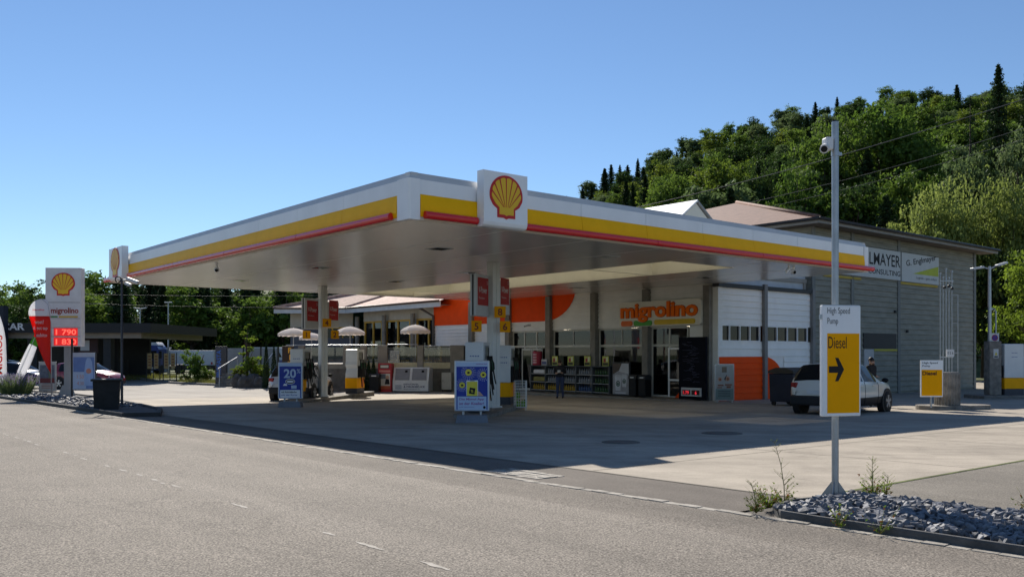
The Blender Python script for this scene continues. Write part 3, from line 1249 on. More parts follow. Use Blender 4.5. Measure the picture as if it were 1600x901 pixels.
def draw_20(mb, w_, h_, b):
    quad(mb, -w_ * .47, b + h_ * .02, w_ * .47, b + h_ * .98, -.002, 1)
    quad(mb, -w_ * .44, b + h_ * .03, w_ * .44, b + h_ * .89, -.004, 0)
    mb.text('20', (-w_ * .26, -.008, b + h_ * .57), w_ * .50, h_ * .25, m=1, bold=.03)
    mb.text('%', (w_ * .27, -.008, b + h_ * .70), w_ * .15, h_ * .12, m=1, bold=.01)
    # oval badge
    for k, (rx, rz, m) in enumerate(((.20, .075, 3), (.18, .06, 4), (.15, .03, 3))):
        mb.add([(rx * w_ * math.cos(R(a)), -.006 - k * .002, b + h_ * .475 + rz * h_ * math.sin(R(a))) for a in range(0, 360, 18)], [tuple(range(20))], m)
    mb.add([(-.30 * w_, -.006, b + .36 * h_), (-.12 * w_, -.006, b + .36 * h_), (-.14 * w_, -.006, b + .41 * h_), (-.24 * w_, -.006, b + .42 * h_)], [(0, 1, 2, 3)], 3)
    quad(mb, w_ * .04, b + h_ * .28, w_ * .26, b + h_ * .37, -.006, 1)
    quad(mb, -w_ * .41, b + h_ * .035, w_ * .40, b + h_ * .245, -.006, 3)
    mb.text('auf Autowäsche', (-w_ * .36, -.008, b + h_ * .165), w_ * .62, h_ * .05, m=4, bold=.02)
    mb.text('mit der Karte', (-w_ * .36, -.008, b + h_ * .085), w_ * .64, h_ * .045, m=0, bold=.01)


poster_stand(737.5, 660, 55, 79, 'standing blue poster with a yellow phone and sun discs at the nearer pumps', draw_app)
poster_stand(453.5, 636, 38, 57, 'standing blue poster reading 20 % at the farther pumps', draw_20)


# wire stand with green cans
def wire_stand():
    X, Y = .28, 29.1
    t = thing('wire_stand', 'white wire grid stand beside the narrow pump on the nearer island', 'wire stand', (X, Y, gz(Y)), R(-8))
    mb = MB()
    for x in (-.19, .19):
        for y in (-.16, .16):
            mb.cyl((x, y, 0), (x, y, .98), .010, n=6)
    for z in [.12 + k * .095 for k in range(10)]:
        for a, b in (((-.19, -.16), (.19, -.16)), ((.19, -.16), (.19, .16)), ((.19, .16), (-.19, .16)), ((-.19, .16), (-.19, -.16))):
            mb.cyl((*a, z), (*b, z), .005, n=5)
    for k in range(1, 5):
        for y in (-.16, .16):
            mb.cyl((-.19 + k * .076, y, .12), (-.19 + k * .076, y, .98), .005, n=5)
        mb.cyl((.19, -.16 + k * .064, .12), (.19, -.16 + k * .064, .98), .005, n=5)
    mb.build('grid', M('white_wire', (.7, .7, .68), .4), t)
    mb = MB()
    mb.box(-.19, -.16, .10, .19, .16, .115)
    mb.build('shelf', M('white_wire', (.7, .7, .68), .4), t)
    g = M('can_green', (.16, .30, .03), .4, var=.1)
    first = None
    for (x, y, z) in ((-.08, -.05, .12), (.09, -.05, .12), (-.08, -.05, .38)):
        if first is None:
            first = thing('fluid_can', 'green plastic can inside the wire stand at the nearer pumps', 'can', (X + x, Y + y, gz(Y) + z), 0, 'green cans in the wire stand')
            mb = MB()
            mb.box(-.07, -.06, 0, .07, .06, .20)
            mb.build('can_body', g, first, bevel=.02)
            mb = MB()
            mb.tube([(-.04, 0, .20), (-.03, 0, .235), (.02, 0, .235), (.03, 0, .20)], .010, 6)
            mb.build('handle', g, first)
            mb = MB()
            mb.cyl((.05, 0, .20), (.05, 0, .23), .018, n=8)
            mb.build('cap', BLACK, first)
        else:
            dup(first, (X + x, Y + y, gz(Y) + z))


wire_stand()


# ------------------------------------------------------------------ shop building
def lapped(mb, p0, p1, z0, z1, pitch, out, m=0, depth=.05):
    """Horizontal lap boards between two plan points (u, v); out = outward plan direction."""
    n = max(1, round((z1 - z0) / pitch))
    h = (z1 - z0) / n
    for i in range(n):
        a, b = z0 + i * h, z0 + (i + 1) * h
        lo = [(p[0] + out[0] * depth, p[1] + out[1] * depth) for p in (p0, p1)]
        v = [(*p0, a), (*p1, a), (*lo[1], a + .004), (*lo[0], a + .004), (*p1, b), (*p0, b)]
        v[4] = (p1[0] + out[0] * .003, p1[1] + out[1] * .003, b - .002)
        v[5] = (p0[0] + out[0] * .003, p0[1] + out[1] * .003, b - .002)
        mb.add(v, [(0, 1, 2, 3), (3, 2, 4, 5)], m)


UF, VW = 19.4, 6.5


def shop():
    t, of = stn('shop_building', 'single storey shop with white lap siding, orange corner fields and concrete posts', 'shop', UF, VW)
    B = lambda mb, n, m, **k: mb.build(n, m, t, off=of, **k)
    base = -.70
    # front wall, upper siding, split round the posts
    mb = MB()
    mb.box(UF + .03, VW + .05, 2.68, UF + .25, 27.0, 4.75)
    mb.box(UF + .03, 20.2, 1.95, UF + .25, 27.0, 2.68)
    mb.box(UF + .03, 20.2, base, UF + .25, 22.9, .3)
    mb.box(UF + .03, VW + .05, base, UF + .25, 8.0, 2.68)
    lapped(mb, (UF + .03, 27.0), (UF + .03, VW + .3), 2.66, 4.66, .2, (-1, 0))
    lapped(mb, (UF + .03, 27.0), (UF + .03, 20.2), 1.93, 2.66, .2, (-1, 0))
    B(mb, 'front_wall', SIDW)
    # orange field with a rounded end
    pts = [(27.05, 3.13), (17.2, 3.13)]
    for a in range(0, 91, 9):
        pts.append((17.2 - 2.25 * math.sin(R(a)), 4.75 - 1.62 * math.cos(R(a))))
    pts += [(27.05, 4.75)]
    mb = MB()
    mb.prism(pts, 'yz', UF - .023, UF - .038)
    B(mb, 'orange_field', ORANGE)
    # right wall facing the lorry lane
    mb = MB()
    mb.box(UF + .3, VW + .03, 2.68, 26.5, VW + .2, 4.25)
    mb.box(UF + .3, VW + .03, base, 26.5, VW + .2, 2.02)
    lapped(mb, (UF, VW + .03), (26.45, VW + .03), 2.70, 4.22, .27, (0, -1))
    lapped(mb, (UF, VW + .03), (26.45, VW + .03), 1.36, 2.0, .27, (0, -1))
    lapped(mb, (24.2, VW + .03), (26.45, VW + .03), base, 1.36, .27, (0, -1))
    mb.box(UF, VW, base, UF + .3, VW + .3, 4.4)
    B(mb, 'right_wall', SIDW)
    pts = [(UF + .05, base), (24.25, base)]
    for a in range(0, 91, 10):
        pts.append((22.65 + 1.6 * math.cos(R(a)), -.05 + 1.40 * math.sin(R(a))))
    pts += [(UF + .05, 1.35)]
    mb = MB()
    lapped(mb, (UF + .05, VW - .004), (22.6, VW - .004), base, 1.35, .26, (0, -1))
    mb.prism([(22.6, base), (24.25, base)] + pts[2:-1] + [(22.6, 1.35)], 'xz', VW + .028, VW - .012)
    B(mb, 'orange_field', ORANGE)
    # ribbon window of the right wall
    for (a, b, n) in ((UF + .08, 22.35, 4), (22.85, 26.1, 4)):
        mb = MB()
        mb.box(a, VW - .01, 2.0, b, VW + .06, 2.045)
        mb.box(a, VW - .01, 2.655, b, VW + .06, 2.70)
        for k in range(n + 1):
            x = a + (b - a) * k / n
            mb.box(x - .022, VW - .008, 2.045, x + .022, VW + .06, 2.655)
        f = B(mb, 'window', WHITE)
        mb = MB()
        mb.box(a, VW + .065, 2.0, b, VW + .08, 2.7)
        mb.build('pane', DGLASS, f, off=of)
    # beam and eave above the right wall
    mb = MB()
    mb.box(UF - .1, VW - .12, 4.26, 26.5, VW + .2, 4.42)
    B(mb, 'eave_beam', DARK)
    mb = MB()
    mb.box(UF + .2, VW + .3, 4.43, 26.4, VW + .9, 5.6)
    B(mb, 'upper_fascia', M('pale_blue_sheet', (.45, .50, .56), .5))
    for u in (22.6, 26.42):
        mb = MB()
        mb.box(u - .11, VW - .16, base, u + .11, VW - .03, 4.5)
        B(mb, 'steel_post', M('steel_post_grey', (.20, .20, .20), .5, var=.1))
    # front posts
    for v in (23.25, 20.0, 16.8, 13.6, 10.33, 6.95):
        mb = MB()
        mb.box(UF - .22, v - .17, base, UF + .1, v + .17, 4.36 if v > 7 else 4.34)
        B(mb, 'concrete_post', CONCP, bevel=.015)
    # glazed front
    FR = M('shopfront_frame', (.56, .55, .50), .45, var=.05)
    bays = [(20.0, 16.8), (16.8, 13.6), (13.6, 10.33), (10.33, 8.1)]
    for i, (a, b) in enumerate(bays):
        a -= .17
        b += .17 if i < 3 else 0
        mb = MB()
        u0, u1 = UF + .06, UF + .15
        sill = -.42
        mb.box(u0, b, 2.58, u1, a, 2.66)
        mb.box(u0, b, 1.80, u1, a, 1.90)
        mb.box(u0, b, sill, u1, a, sill + .09)
        for v in (a - .035, b + .035):
            mb.box(u0 + .002, v - .034, sill, u1 - .002, v + .034, 2.58)
        n = (3, 2, 2, 2)[i]
        for k in range(1, n):
            v = a + (b - a) * k / n
            if i in (0, 3):
                mb.box(u0 + .003, v - .04, sill, u1 - .003, v + .04, 2.58)
            else:
                mb.box(u0 + .003, v - .02, 1.9, u1 - .003, v + .02, 2.58)
        f = B(mb, 'shop_window', FR)
        mb = MB()
        mb.box(u0 + .035, b + .02, sill + .05, u0 + .042, a - .02, 2.6)
        mb.build('pane', GLASSD, f, off=of)
    # entrance doors (leaves ajar at the right bay)
    mb = MB()
    for (v0, v1) in ((19.0, 18.2), (18.15, 17.4)):
        mb.box(UF - .02, v0, -.4, UF + .03, v0 - .06, 1.75)
        mb.box(UF - .02, v1 + .06, -.4, UF + .03, v1, 1.75)
        mb.box(UF - .019, v0 - .06, -.4, UF + .029, v1 + .06, -.3)
        mb.box(UF - .019, v0 - .06, 1.66, UF + .029, v1 + .06, 1.75)
    d = B(mb, 'door', FR)
    mb = MB()
    mb.box(UF + .004, 19.0, -.35, UF + .010, 17.45, 1.7)
    mb.build('pane', GLASSD, d, off=of)
    mb = MB()
    mb.box(UF - .02, 9.15, -.4, UF + .03, 9.07, 1.75)
    mb.box(UF - .02, 8.30, -.4, UF + .03, 8.22, 1.75)
    mb.box(UF - .019, 9.07, .3, UF + .029, 8.3, .38)
    mb.box(UF - .019, 9.07, 1.66, UF + .029, 8.3, 1.75)
    d = B(mb, 'door', WHITE)
    mb = MB()
    mb.box(UF + .004, 9.07, -.35, UF + .010, 8.3, 1.7)
    mb.build('pane', GLASSD, d, off=of)
    # orange wedge beside the right door
    mb = MB()
    pts = [(8.75, -.42), (8.05, -.42), (8.05, 1.0)]
    for k in range(1, 6):
        q = k / 6
        pts.append((8.05 + .7 * q ** 1.6, 1.0 - 1.42 * q ** .7))
    mb.prism(pts, 'yz', UF - .03, UF - .045)
    B(mb, 'orange_field', ORANGE)
    # interior
    mb = MB()
    mb.box(UF + .3, VW + .3, base, 26.2, 27, base + .15)
    B(mb, 'shop_floor', M('shop_floor', (.22, .21, .2), .4))
    mb = MB()
    mb.box(24.4, VW + .3, base, 24.5, 27, 2.9)
    mb.box(UF + .3, 20.3, base, 24.4, 20.4, 2.9)
    B(mb, 'inner_wall', M('inner_wall', (.25, .14, .09), .7))
    mb = MB()
    mb.box(UF + .26, VW + .3, 2.75, 26.2, 26.9, 2.85)
    B(mb, 'shop_ceiling', M('shop_ceiling', (.4, .4, .38), .8))
    rnd = random.Random(4)
    for k in range(7):
        v = 18.8 - k * 1.7
        mb = MB()
        mb.box(21.6 + (k % 2) * .9, v - .5, base, 22.0 + (k % 2) * .9, v + .5, 1.0)
        for q in range(14):
            uu = 21.55 + (k % 2) * .9
            vv = v - .45 + rnd.random() * .9
            zz = -.3 + .42 * rnd.randrange(4)
            mb.box(uu - .03, vv - .06, zz, uu - .002, vv + .06, zz + .16 + .1 * rnd.random(), 1 + rnd.randrange(4))
        B(mb, 'inner_shelving', [DARK, M('goods_red', (.4, .04, .03)), M('goods_yellow', (.5, .35, .04)), M('goods_white', (.6, .6, .58)), M('goods_blue', (.06, .12, .35))])
    for (u, v) in ((21.5, 9.6), (21.5, 13), (21.2, 17.5), (23, 15)):
        mb = MB()
        mb.box(u - .12, v - .12, 2.72, u + .12, v + .12, 2.745)
        B(mb, 'ceiling_lamp', emit('lamp_warm', (1, .85, .6), 9))
    # flat roof
    mb = MB()
    mb.box(UF + .05, VW + .22, 4.76, 26.4, 27.2, 4.95)
    mb.box(26.2, VW + .25, base, 26.4, 27.2, 4.75)
    mb.box(UF + .3, 26.85, base, 26.2, 27.05, 4.75)
    B(mb, 'flat_roof', M('roof_gravel', (.3, .29, .27), .9))
    # raised lantern with a pitched white roof
    u0, u1, v0, v1 = 20.2, 22.3, 9.0, 13.2
    mb = MB()
    mb.box(u0 + .1, v0 + .1, 4.95, u1 - .1, v1, 7.55)
    mb.prism([(u0 + .1, 7.55), (u1 - .1, 7.55), ((u0 + u1) / 2, 8.25)], 'xz', v0 + .1, v1)
    l = B(mb, 'roof_lantern', CREAM)
    mb = MB()
    mid = (u0 + u1) / 2
    mb.prism([(u0 - .1, 7.50), (mid, 8.32), (mid, 8.40), (u0 - .1, 7.58)], 'xz', v0, v1 + .1)
    mb.prism([(u1 + .1, 7.50), (mid + .001, 8.32), (mid + .001, 8.40), (u1 + .1, 7.58)], 'xz', v0, v1 + .1, 1)
    mb.build('lantern_roof', [WHITE, GREYP], l, off=of)
    # pavement step
    mb = MB()
    mb.box(UF - 1.25, 7.4, base, UF + .05, 23.2, -.44)
    B(mb, 'doorstep', CONCP, bevel=.02)
    return t


shop()


def facade(u, v, z):            # frame on the shop front: x to the right, -y towards the pumps
    x, y = S(u, v)
    return (x, y, z)


RF = TH - R(90)


def shop_sign():
    v0, v1 = 11.78, 7.12
    W_ = v0 - v1
    t = thing('shop_sign', 'big cream fascia sign with orange rounded lettering over the right shop windows', 'sign', facade(UF - .12, v0, 2.70), RF)
    H_ = 1.10
    r = .14
    pts = []
    for cx, cz, a0 in ((W_ - r, r, -90), (W_ - r, H_ - r, 0), (r, H_ - r, 90), (r, r, 180)):
        for a in range(a0, a0 + 91, 15):
            pts.append((cx + r * math.cos(R(a)), cz + r * math.sin(R(a))))
    mb = MB()
    mb.prism(pts, 'xz', 0, -.20)
    mb.build('sign_box', M('sign_cream', (.78, .74, .64), .45, var=.03), t, bevel=.02)
    mb = MB()
    mb.text('migrolino', (.13, -.235, .185), W_ - .30, .86, m=0, bold=.030, ext=.025)
    mb.build('lettering', M('sign_orange', (.95, .17, .008), .5, var=.04, spec=.1), t)
    mb = MB()
    mb.text('migrolino', (.105, -.205, .165), W_ - .25, .90, m=0, bold=.048, ext=.004)
    mb.build('lettering_edge', M('sign_brown', (.28, .04, .012), .5), t)

    def blob(x0, x1, z0, z1, mat, name, wavy=False):
        rr = (z1 - z0) * .42
        pp = []
        for cx, cz, a0 in ((x1 - rr, z0 + rr, -90), (x1 - rr, z1 - rr, 0), (x0 + rr, z1 - rr, 90), (x0 + rr, z0 + rr, 180)):
            if a0 == 90 and wavy:
                for k in range(9):
                    q = k / 8
                    pp.append((x1 - rr * 1.6 - (x1 - x0 - 3.2 * rr) * q, z1 - .10 * math.sin(math.pi * q)))
            for a in range(a0, a0 + 91, 18):
                pp.append((cx + rr * math.cos(R(a)), cz + rr * math.sin(R(a))))
        mb = MB()
        mb.prism(pp, 'xz', -.205, -.235)
        mb.build(name, mat, t)
    blob(.15, .83, .02, .26, M('blob_orange', (.75, .14, .01), .4), 'orange_blob')
    blob(.92, 1.98, .02, .26, M('blob_green', (.07, .36, .04), .4), 'green_blob', True)
    blob(2.12, W_ - .30, .05, .27, M('blob_yellow', (.70, .46, .02), .4), 'yellow_blob')


shop_sign()


def wall_fixture(v, z, label):
    t = thing('wall_camera', label, 'camera', facade(UF - .02, v, z), RF, 'cameras on the shop front')
    mb = MB()
    mb.box(-.05, -.12, -.05, .05, 0, .05)
    mb.cyl((0, -.12, 0), (-.08, -.30, -.06), .045, n=10)
    mb.build('housing', LGREY, t)
    mb = MB()
    mb.cyl((-.08, -.30, -.06), (-.087, -.315, -.065), .035, n=10)
    mb.build('lens', BLACK, t)


wall_fixture(21.4, 2.85, 'small camera on the white siding left of the nearer column')
wall_fixture(18.35, 2.95, 'small camera below the orange field over the left shop door')


# outdoor goods rack under the windows
def goods_rack():
    v0, v1 = 17.75, 12.25
    n = 5
    zt, zb = .86, -.40
    W_ = v0 - v1
    t = thing('goods_rack', 'long dark outdoor shelf rack with five bays under the shop windows', 'shelf rack', facade(UF - .50, v0, zb), RF)
    h = zt - zb
    mb = MB()
    for k in range(n + 1):
        x = W_ * k / n
        mb.box(x - .03, -.0, 0, x + .03, .42, h)
    mb.box(-.06, -.03, h + .001, W_ + .06, .45, h + .04)
    mb.build('frame', M('rack_frame', (.06, .07, .08), .5), t)
    for z in (.06, .46, .86):
        mb = MB()
        for k in range(n):
            mb.box(W_ * k / n + .032, .01, z, W_ * (k + 1) / n - .032, .40, z + .03)
        mb.build('shelf', M('rack_shelf', (.34, .35, .36), .5), t)
    mb = MB()
    mb.box(0, .424, 0, W_, .44, h)
    mb.build('back_panel', DARK, t)
    # bottles, crates and bags on the shelves
    rnd = random.Random(12)
    names = ['leftmost', 'second', 'middle', 'fourth', 'rightmost']
    kinds = {}

    def bottle(col, r, hh):
        key = (col, r, hh)
        if key not in kinds:
            mb = MB()
            mb.lathe([(r * .9, 0), (r, .01), (r, hh * .6), (r * .38, hh * .8), (r * .34, hh * .93), (r * .42, hh * .94), (r * .42, hh)], n=10)
            kinds[key] = mb
        return kinds[key]
    cols = {'clear': M('bottle_clear', (.22, .24, .27), .15), 'green': M('bottle_green', (.035, .085, .03), .2), 'yellow': M('bottle_yellow', (.36, .23, .02), .25), 'blue': M('bottle_blue', (.05, .09, .20), .2)}
    meshes = {}
    base = facade(UF - .50, v0, zb)
    for k in range(n):
        for si, z in enumerate((.09, .49, .89)):
            if k == 0 and si > 0:
                continue
            c = [['yellow', 'green', 'green'], ['yellow', 'clear', 'clear'], ['yellow', 'clear', 'clear'], ['blue', 'clear', 'clear'], ['green', 'green', 'green']][k][si]
            for q in range(6):
                x = W_ * k / n + .15 + q * (W_ / n - .30) / 5
                hh = .27 if si else .30
                if c not in meshes:
                    o = bottle(c, .055, .28).build('bottle', cols[c])
                    meshes[c] = o
                else:
                    o = meshes[c].copy()
                    COL.objects.link(o)
                cs, sn = math.cos(RF), math.sin(RF)
                yy = .13
                o.location = (base[0] + x * cs - yy * sn, base[1] + x * sn + yy * cs, zb + z)
                tag(o, '%s bottle on the %s shelf of the %s bay of the outdoor rack' % (c, ('bottom', 'middle', 'top')[si], names[k]), 'bottle', '%s bottles on the %s shelf of the %s rack bay' % (c, ('bottom', 'middle', 'top')[si], names[k]))
    for k, (z, nm) in enumerate(((.49, 'middle'), (.89, 'top'))):
        o = MB().box(.12, .06, z, W_ / n - .12, .36, z + (.24 if k == 0 else .20))
        b = o.build('goods_bag', M('bag_white', (.6, .6, .62), .4, var=.2) if k else M('bag_olive', (.22, .20, .05), .5, var=.3), None, bevel=.06, seg=3)
        b.location = base
        b.rotation_euler = (0, 0, RF)
        tag(b, 'puffed %s sack on the %s shelf of the leftmost rack bay' % ('white' if k else 'olive', nm), 'sack')
    # price cards standing on top
    cards = [(1.62, 'leftmost'), (2.75, 'second from left'), (3.9, 'third from left'), (5.1, 'rightmost')]
    first = None
    cs, sn = math.cos(RF), math.sin(RF)
    for x, nm in cards:
        loc = (base[0] + x * cs - .2 * sn, base[1] + x * sn + .2 * cs, zb + h + .042)
        lab = '%s of the four lime-yellow advert cards on top of the outdoor rack' % nm
        if first is None:
            first = thing('advert_card', lab, 'card', loc, RF, 'advert cards on the rack')
            mb = MB()
            mb.box(-.20, -.02, 0, .20, .02, .46)
            mb.build('board', M('card_lime', (.50, .52, .10), .5), first)
            mb = MB()
            quad(mb, -.17, .04, .17, .16, -.0225, 0)
            quad(mb, -.12, .18, .02, .36, -.0225, 1)
            quad(mb, .05, .22, .15, .42, -.0225, 2)
            mb.build('print', [M('card_dark', (.05, .05, .03)), M('card_red', (.35, .04, .06)), M('card_pale', (.7, .72, .5))], first, fix=False)
        else:
            dup(first, loc, label=lab)
    # round red banner at the left end, small white board beside it
    X = .32
    t2 = thing('promotion_drum', 'tall red cylindrical promotion bin at the left end of the outdoor rack', 'promotion bin', (base[0] + X * cs - .18 * sn, base[1] + X * sn + .18 * cs, zb + h + .042), RF)
    mb = MB()
    mb.lathe([(.235, 0), (.24, .04), (.24, .66), (.235, .70)], n=20)
    mb.build('drum', M('drum_red', (.36, .03, .06), .5), t2)
    mb = MB()
    for k, zz in enumerate((.50, .36, .22, .10)):
        for q in range(5):
            a0, a1 = R(235 + q * 15), R(246 + q * 15)
            mb.add([(.2415 * math.cos(a0), .2415 * math.sin(a0), zz), (.2415 * math.cos(a1), .2415 * math.sin(a1), zz), (.2415 * math.cos(a1), .2415 * math.sin(a1), zz + .08), (.2415 * math.cos(a0), .2415 * math.sin(a0), zz + .08)], [(0, 1, 2, 3)])
    mb.build('print', M('drum_pale', (.6, .45, .5), .5), t2, fix=False)
    X = .85
    b = MB().box(-.2, -.02, 0, .2, .02, .30).box(-.16, -.024, .05, .16, -.021, .2, 1).build('price_board', [M('board_pale', (.5, .5, .52)), M('board_blue', (.1, .12, .25))])
    b.location = (base[0] + X * cs - .18 * sn, base[1] + X * sn + .18 * cs, zb + h + .042)
    b.rotation_euler = (0, 0, RF)
    tag(b, 'small pale price board on the rack right of the red promotion bin', 'board')


goods_rack()


def coffee_poster():
    t = thing('drinks_poster', 'tall grey poster with two iced drink cups and green round emblems by the rack', 'poster', facade(UF - .45, 12.1, -.42), RF)
    mb = MB()
    mb.box(0, 0, 0, 1.08, .10, 1.52)
    mb.build('frame', DARK, t, bevel=.015)
    mb = MB()
    quad(mb, .05, .06, 1.03, 1.46, -.003, 0)
    mb.add([(.05, -.005, 1.46), (.6, -.005, 1.46), (.45, -.005, 1.15), (.05, -.005, .95)], [(0, 1, 2, 3)], 1)
    mb.add([(.62, -.005, 1.46), (1.03, -.005, 1.46), (1.03, -.005, .98), (.42, -.005, 1.10)], [(0, 1, 2, 3)], 2)
    for (cx, s, zb) in ((.38, 1., .22), (.76, .8, .40)):
        mb.add([(cx - .15 * s, -.007, zb), (cx + .15 * s, -.007, zb), (cx + .21 * s, -.007, zb + .62 * s), (cx - .21 * s, -.007, zb + .62 * s)], [(0, 1, 2, 3)], 3)
        mb.add([(cx - .23 * s, -.008, zb + .62 * s), (cx + .23 * s, -.008, zb + .62 * s), (cx + .17 * s, -.008, zb + .72 * s), (cx - .17 * s, -.008, zb + .72 * s)], [(0, 1, 2, 3)], 2)
        disc(mb, (cx, zb + .32 * s), .13 * s, -.009, 4)
        disc(mb, (cx, zb + .32 * s), .085 * s, -.011, 3)
        disc(mb, (cx, zb + .31 * s), .06 * s, -.013, 4)
    quad(mb, .2, .10, .85, .15, -.005, 3)
    mb.build('print', [M('poster_grey', (.30, .31, .35), .4, var=.25, scale=4), M('poster_brown', (.10, .075, .06)), M('poster_mist', (.5, .51, .54)), M('poster_cup', (.55, .58, .63)), M('poster_deep_green', (.02, .08, .06))], t, fix=False)


coffee_poster()


def litter_bin(loc, rz, label, w_=.42, d=.40, h=1.0, group=None):
    t = thing('litter_bin', label, 'bin', loc, rz, group)
    mb = MB()
    mb.box(-w_ / 2, -d / 2, .04, w_ / 2, d / 2, h * .80)
    mb.build('bin_body', BLACK, t, bevel=.03)
    mb = MB()
    mb.prism([(-d / 2 - .01, h * .80 + .002), (d / 2 + .01, h * .80 + .002), (d / 2 + .01, h * .93), (d * .2, h), (-d * .2, h), (-d / 2 - .01, h * .93)], 'yz', -w_ / 2 - .01, w_ / 2 + .01)
    mb.build('hood', DARK, t, bevel=.02)
    mb = MB()
    mb.box(-w_ * .25, -d / 2 - .014, h * .84, w_ * .25, -d / 2 - .011, h * .90)
    mb.build('slot', LGREY, t)


litter_bin(facade(UF - .6, 10.55, -.44), RF, 'left one of two black litter bins in front of the shop post', group='black bins by the shop')
litter_bin(facade(UF - .6, 9.98, -.44), RF, 'right one of two black litter bins in front of the shop post', group='black bins by the shop')


def chalk_board():
    t = thing('menu_board', 'tall black chalk menu board standing at the shop corner', 'menu board', facade(UF - .45, 8.2, -.44), RF)
    W_, H_ = 1.42, 2.62
    mb = MB()
    mb.box(0, 0, 0, W_, .12, H_)
    mb.build('board', M('chalkboard', (.009, .010, .016), .8, var=.3, spec=.08), t, bevel=.01)
    mb = MB()
    rnd = random.Random(2)
    for k in range(26):
        x = rnd.uniform(.14, W_ * .55)
        z = .75 + k * .066
        L = rnd.uniform(.15, W_ - .3 - x)
        pts = [(x + L * i / 8, -.006, z + rnd.uniform(-.018, .018)) for i in range(9)]
        mb.tube(pts, .0045, 4)
    mb.build('chalk_writing', M('chalk', (.20, .21, .32), .9), t)
    t2 = thing('price_display', 'white framed red digit price display at the foot of the menu board', 'price display', facade(UF - .50, 8.02, -.30), RF)
    mb = MB()
    mb.box(0, -.02, 0, 1.05, .04, .36)
    mb.build('housing', LGREY, t2, bevel=.01)
    mb = MB()
    mb.box(.07, -.026, .06, .49, -.021, .26)
    mb.box(.56, -.026, .06, .98, -.021, .26)
    mb.build('screen', M('dark_red_screen', (.06, .005, .008), .3), t2)
    mb = MB()
    mb.text('1.79', (.12, -.03, .085), .30, .14, bold=.02)
    mb.text('6', (.74, -.03, .085), None, .14, bold=.02)
    mb.build('digits', emit('dim_digits', (.9, .03, .05), .55), t2, fix=False)


chalk_board()


def corner_poster():
    Y = 34.9
    X = xa(1132, Y)
    t = thing('advert_poster', 'framed pale poster with pastry pictures leaning at the orange shop corner', 'poster', (X, Y, gz(Y)), R(6))
    W_, H_ = .80, 1.46
    mb = MB()
    for x in (-.3, .3):
        mb.box(x - .025, -.03, 0, x + .025, .25, .08)
    mb.box(-W_ / 2, 0, .08, W_ / 2, .05, .08 + H_)
    mb.build('frame', M('alu_frame', (.5, .5, .49), .35, .6), t, bevel=.008)
    mb = MB()
    quad(mb, -.36, .12, .36, 1.50, -.003, 0)
    quad(mb, -.36, .12, .36, .55, -.0045, 1)
    quad(mb, -.11, 1.20, .09, 1.42, -.005, 2)
    for (x, z, s) in ((-.19, .93, .085), (.12, .95, .10)):
        disc(mb, (x, z), s, -.006, 3)
        disc(mb, (x + .01, z - .01), s * .55, -.008, 4)
    mb.add([(-.02, -.0065, .95), (.08, -.0065, 1.10), (.10, -.0065, 1.12), (.03, -.0065, .86)], [(0, 1, 2, 3)], 5)
    for (x0, x1, z0, z1) in ((-.28, -.04, .66, .72), (.02, .30, .68, .74), (.08, .26, .58, .66), (-.30, -.10, .58, .62)):
        quad(mb, x0, z0, x1, z1, -.006, 4)
    for z in (.24, .31, .38, .45):
        quad(mb, -.26, z, .24, z + .022, -.006, 5)
    mb.build('print', [M('poster_sand', (.42, .41, .38), .5, var=.12), M('poster_teal', (.20, .27, .25), .5), M('poster_taupe', (.22, .17, .12)), M('pastry_light', (.55, .30, .20)), M('pastry_dark', (.26, .11, .06)), M('poster_ink', (.05, .055, .06))], t, fix=False)


corner_poster()


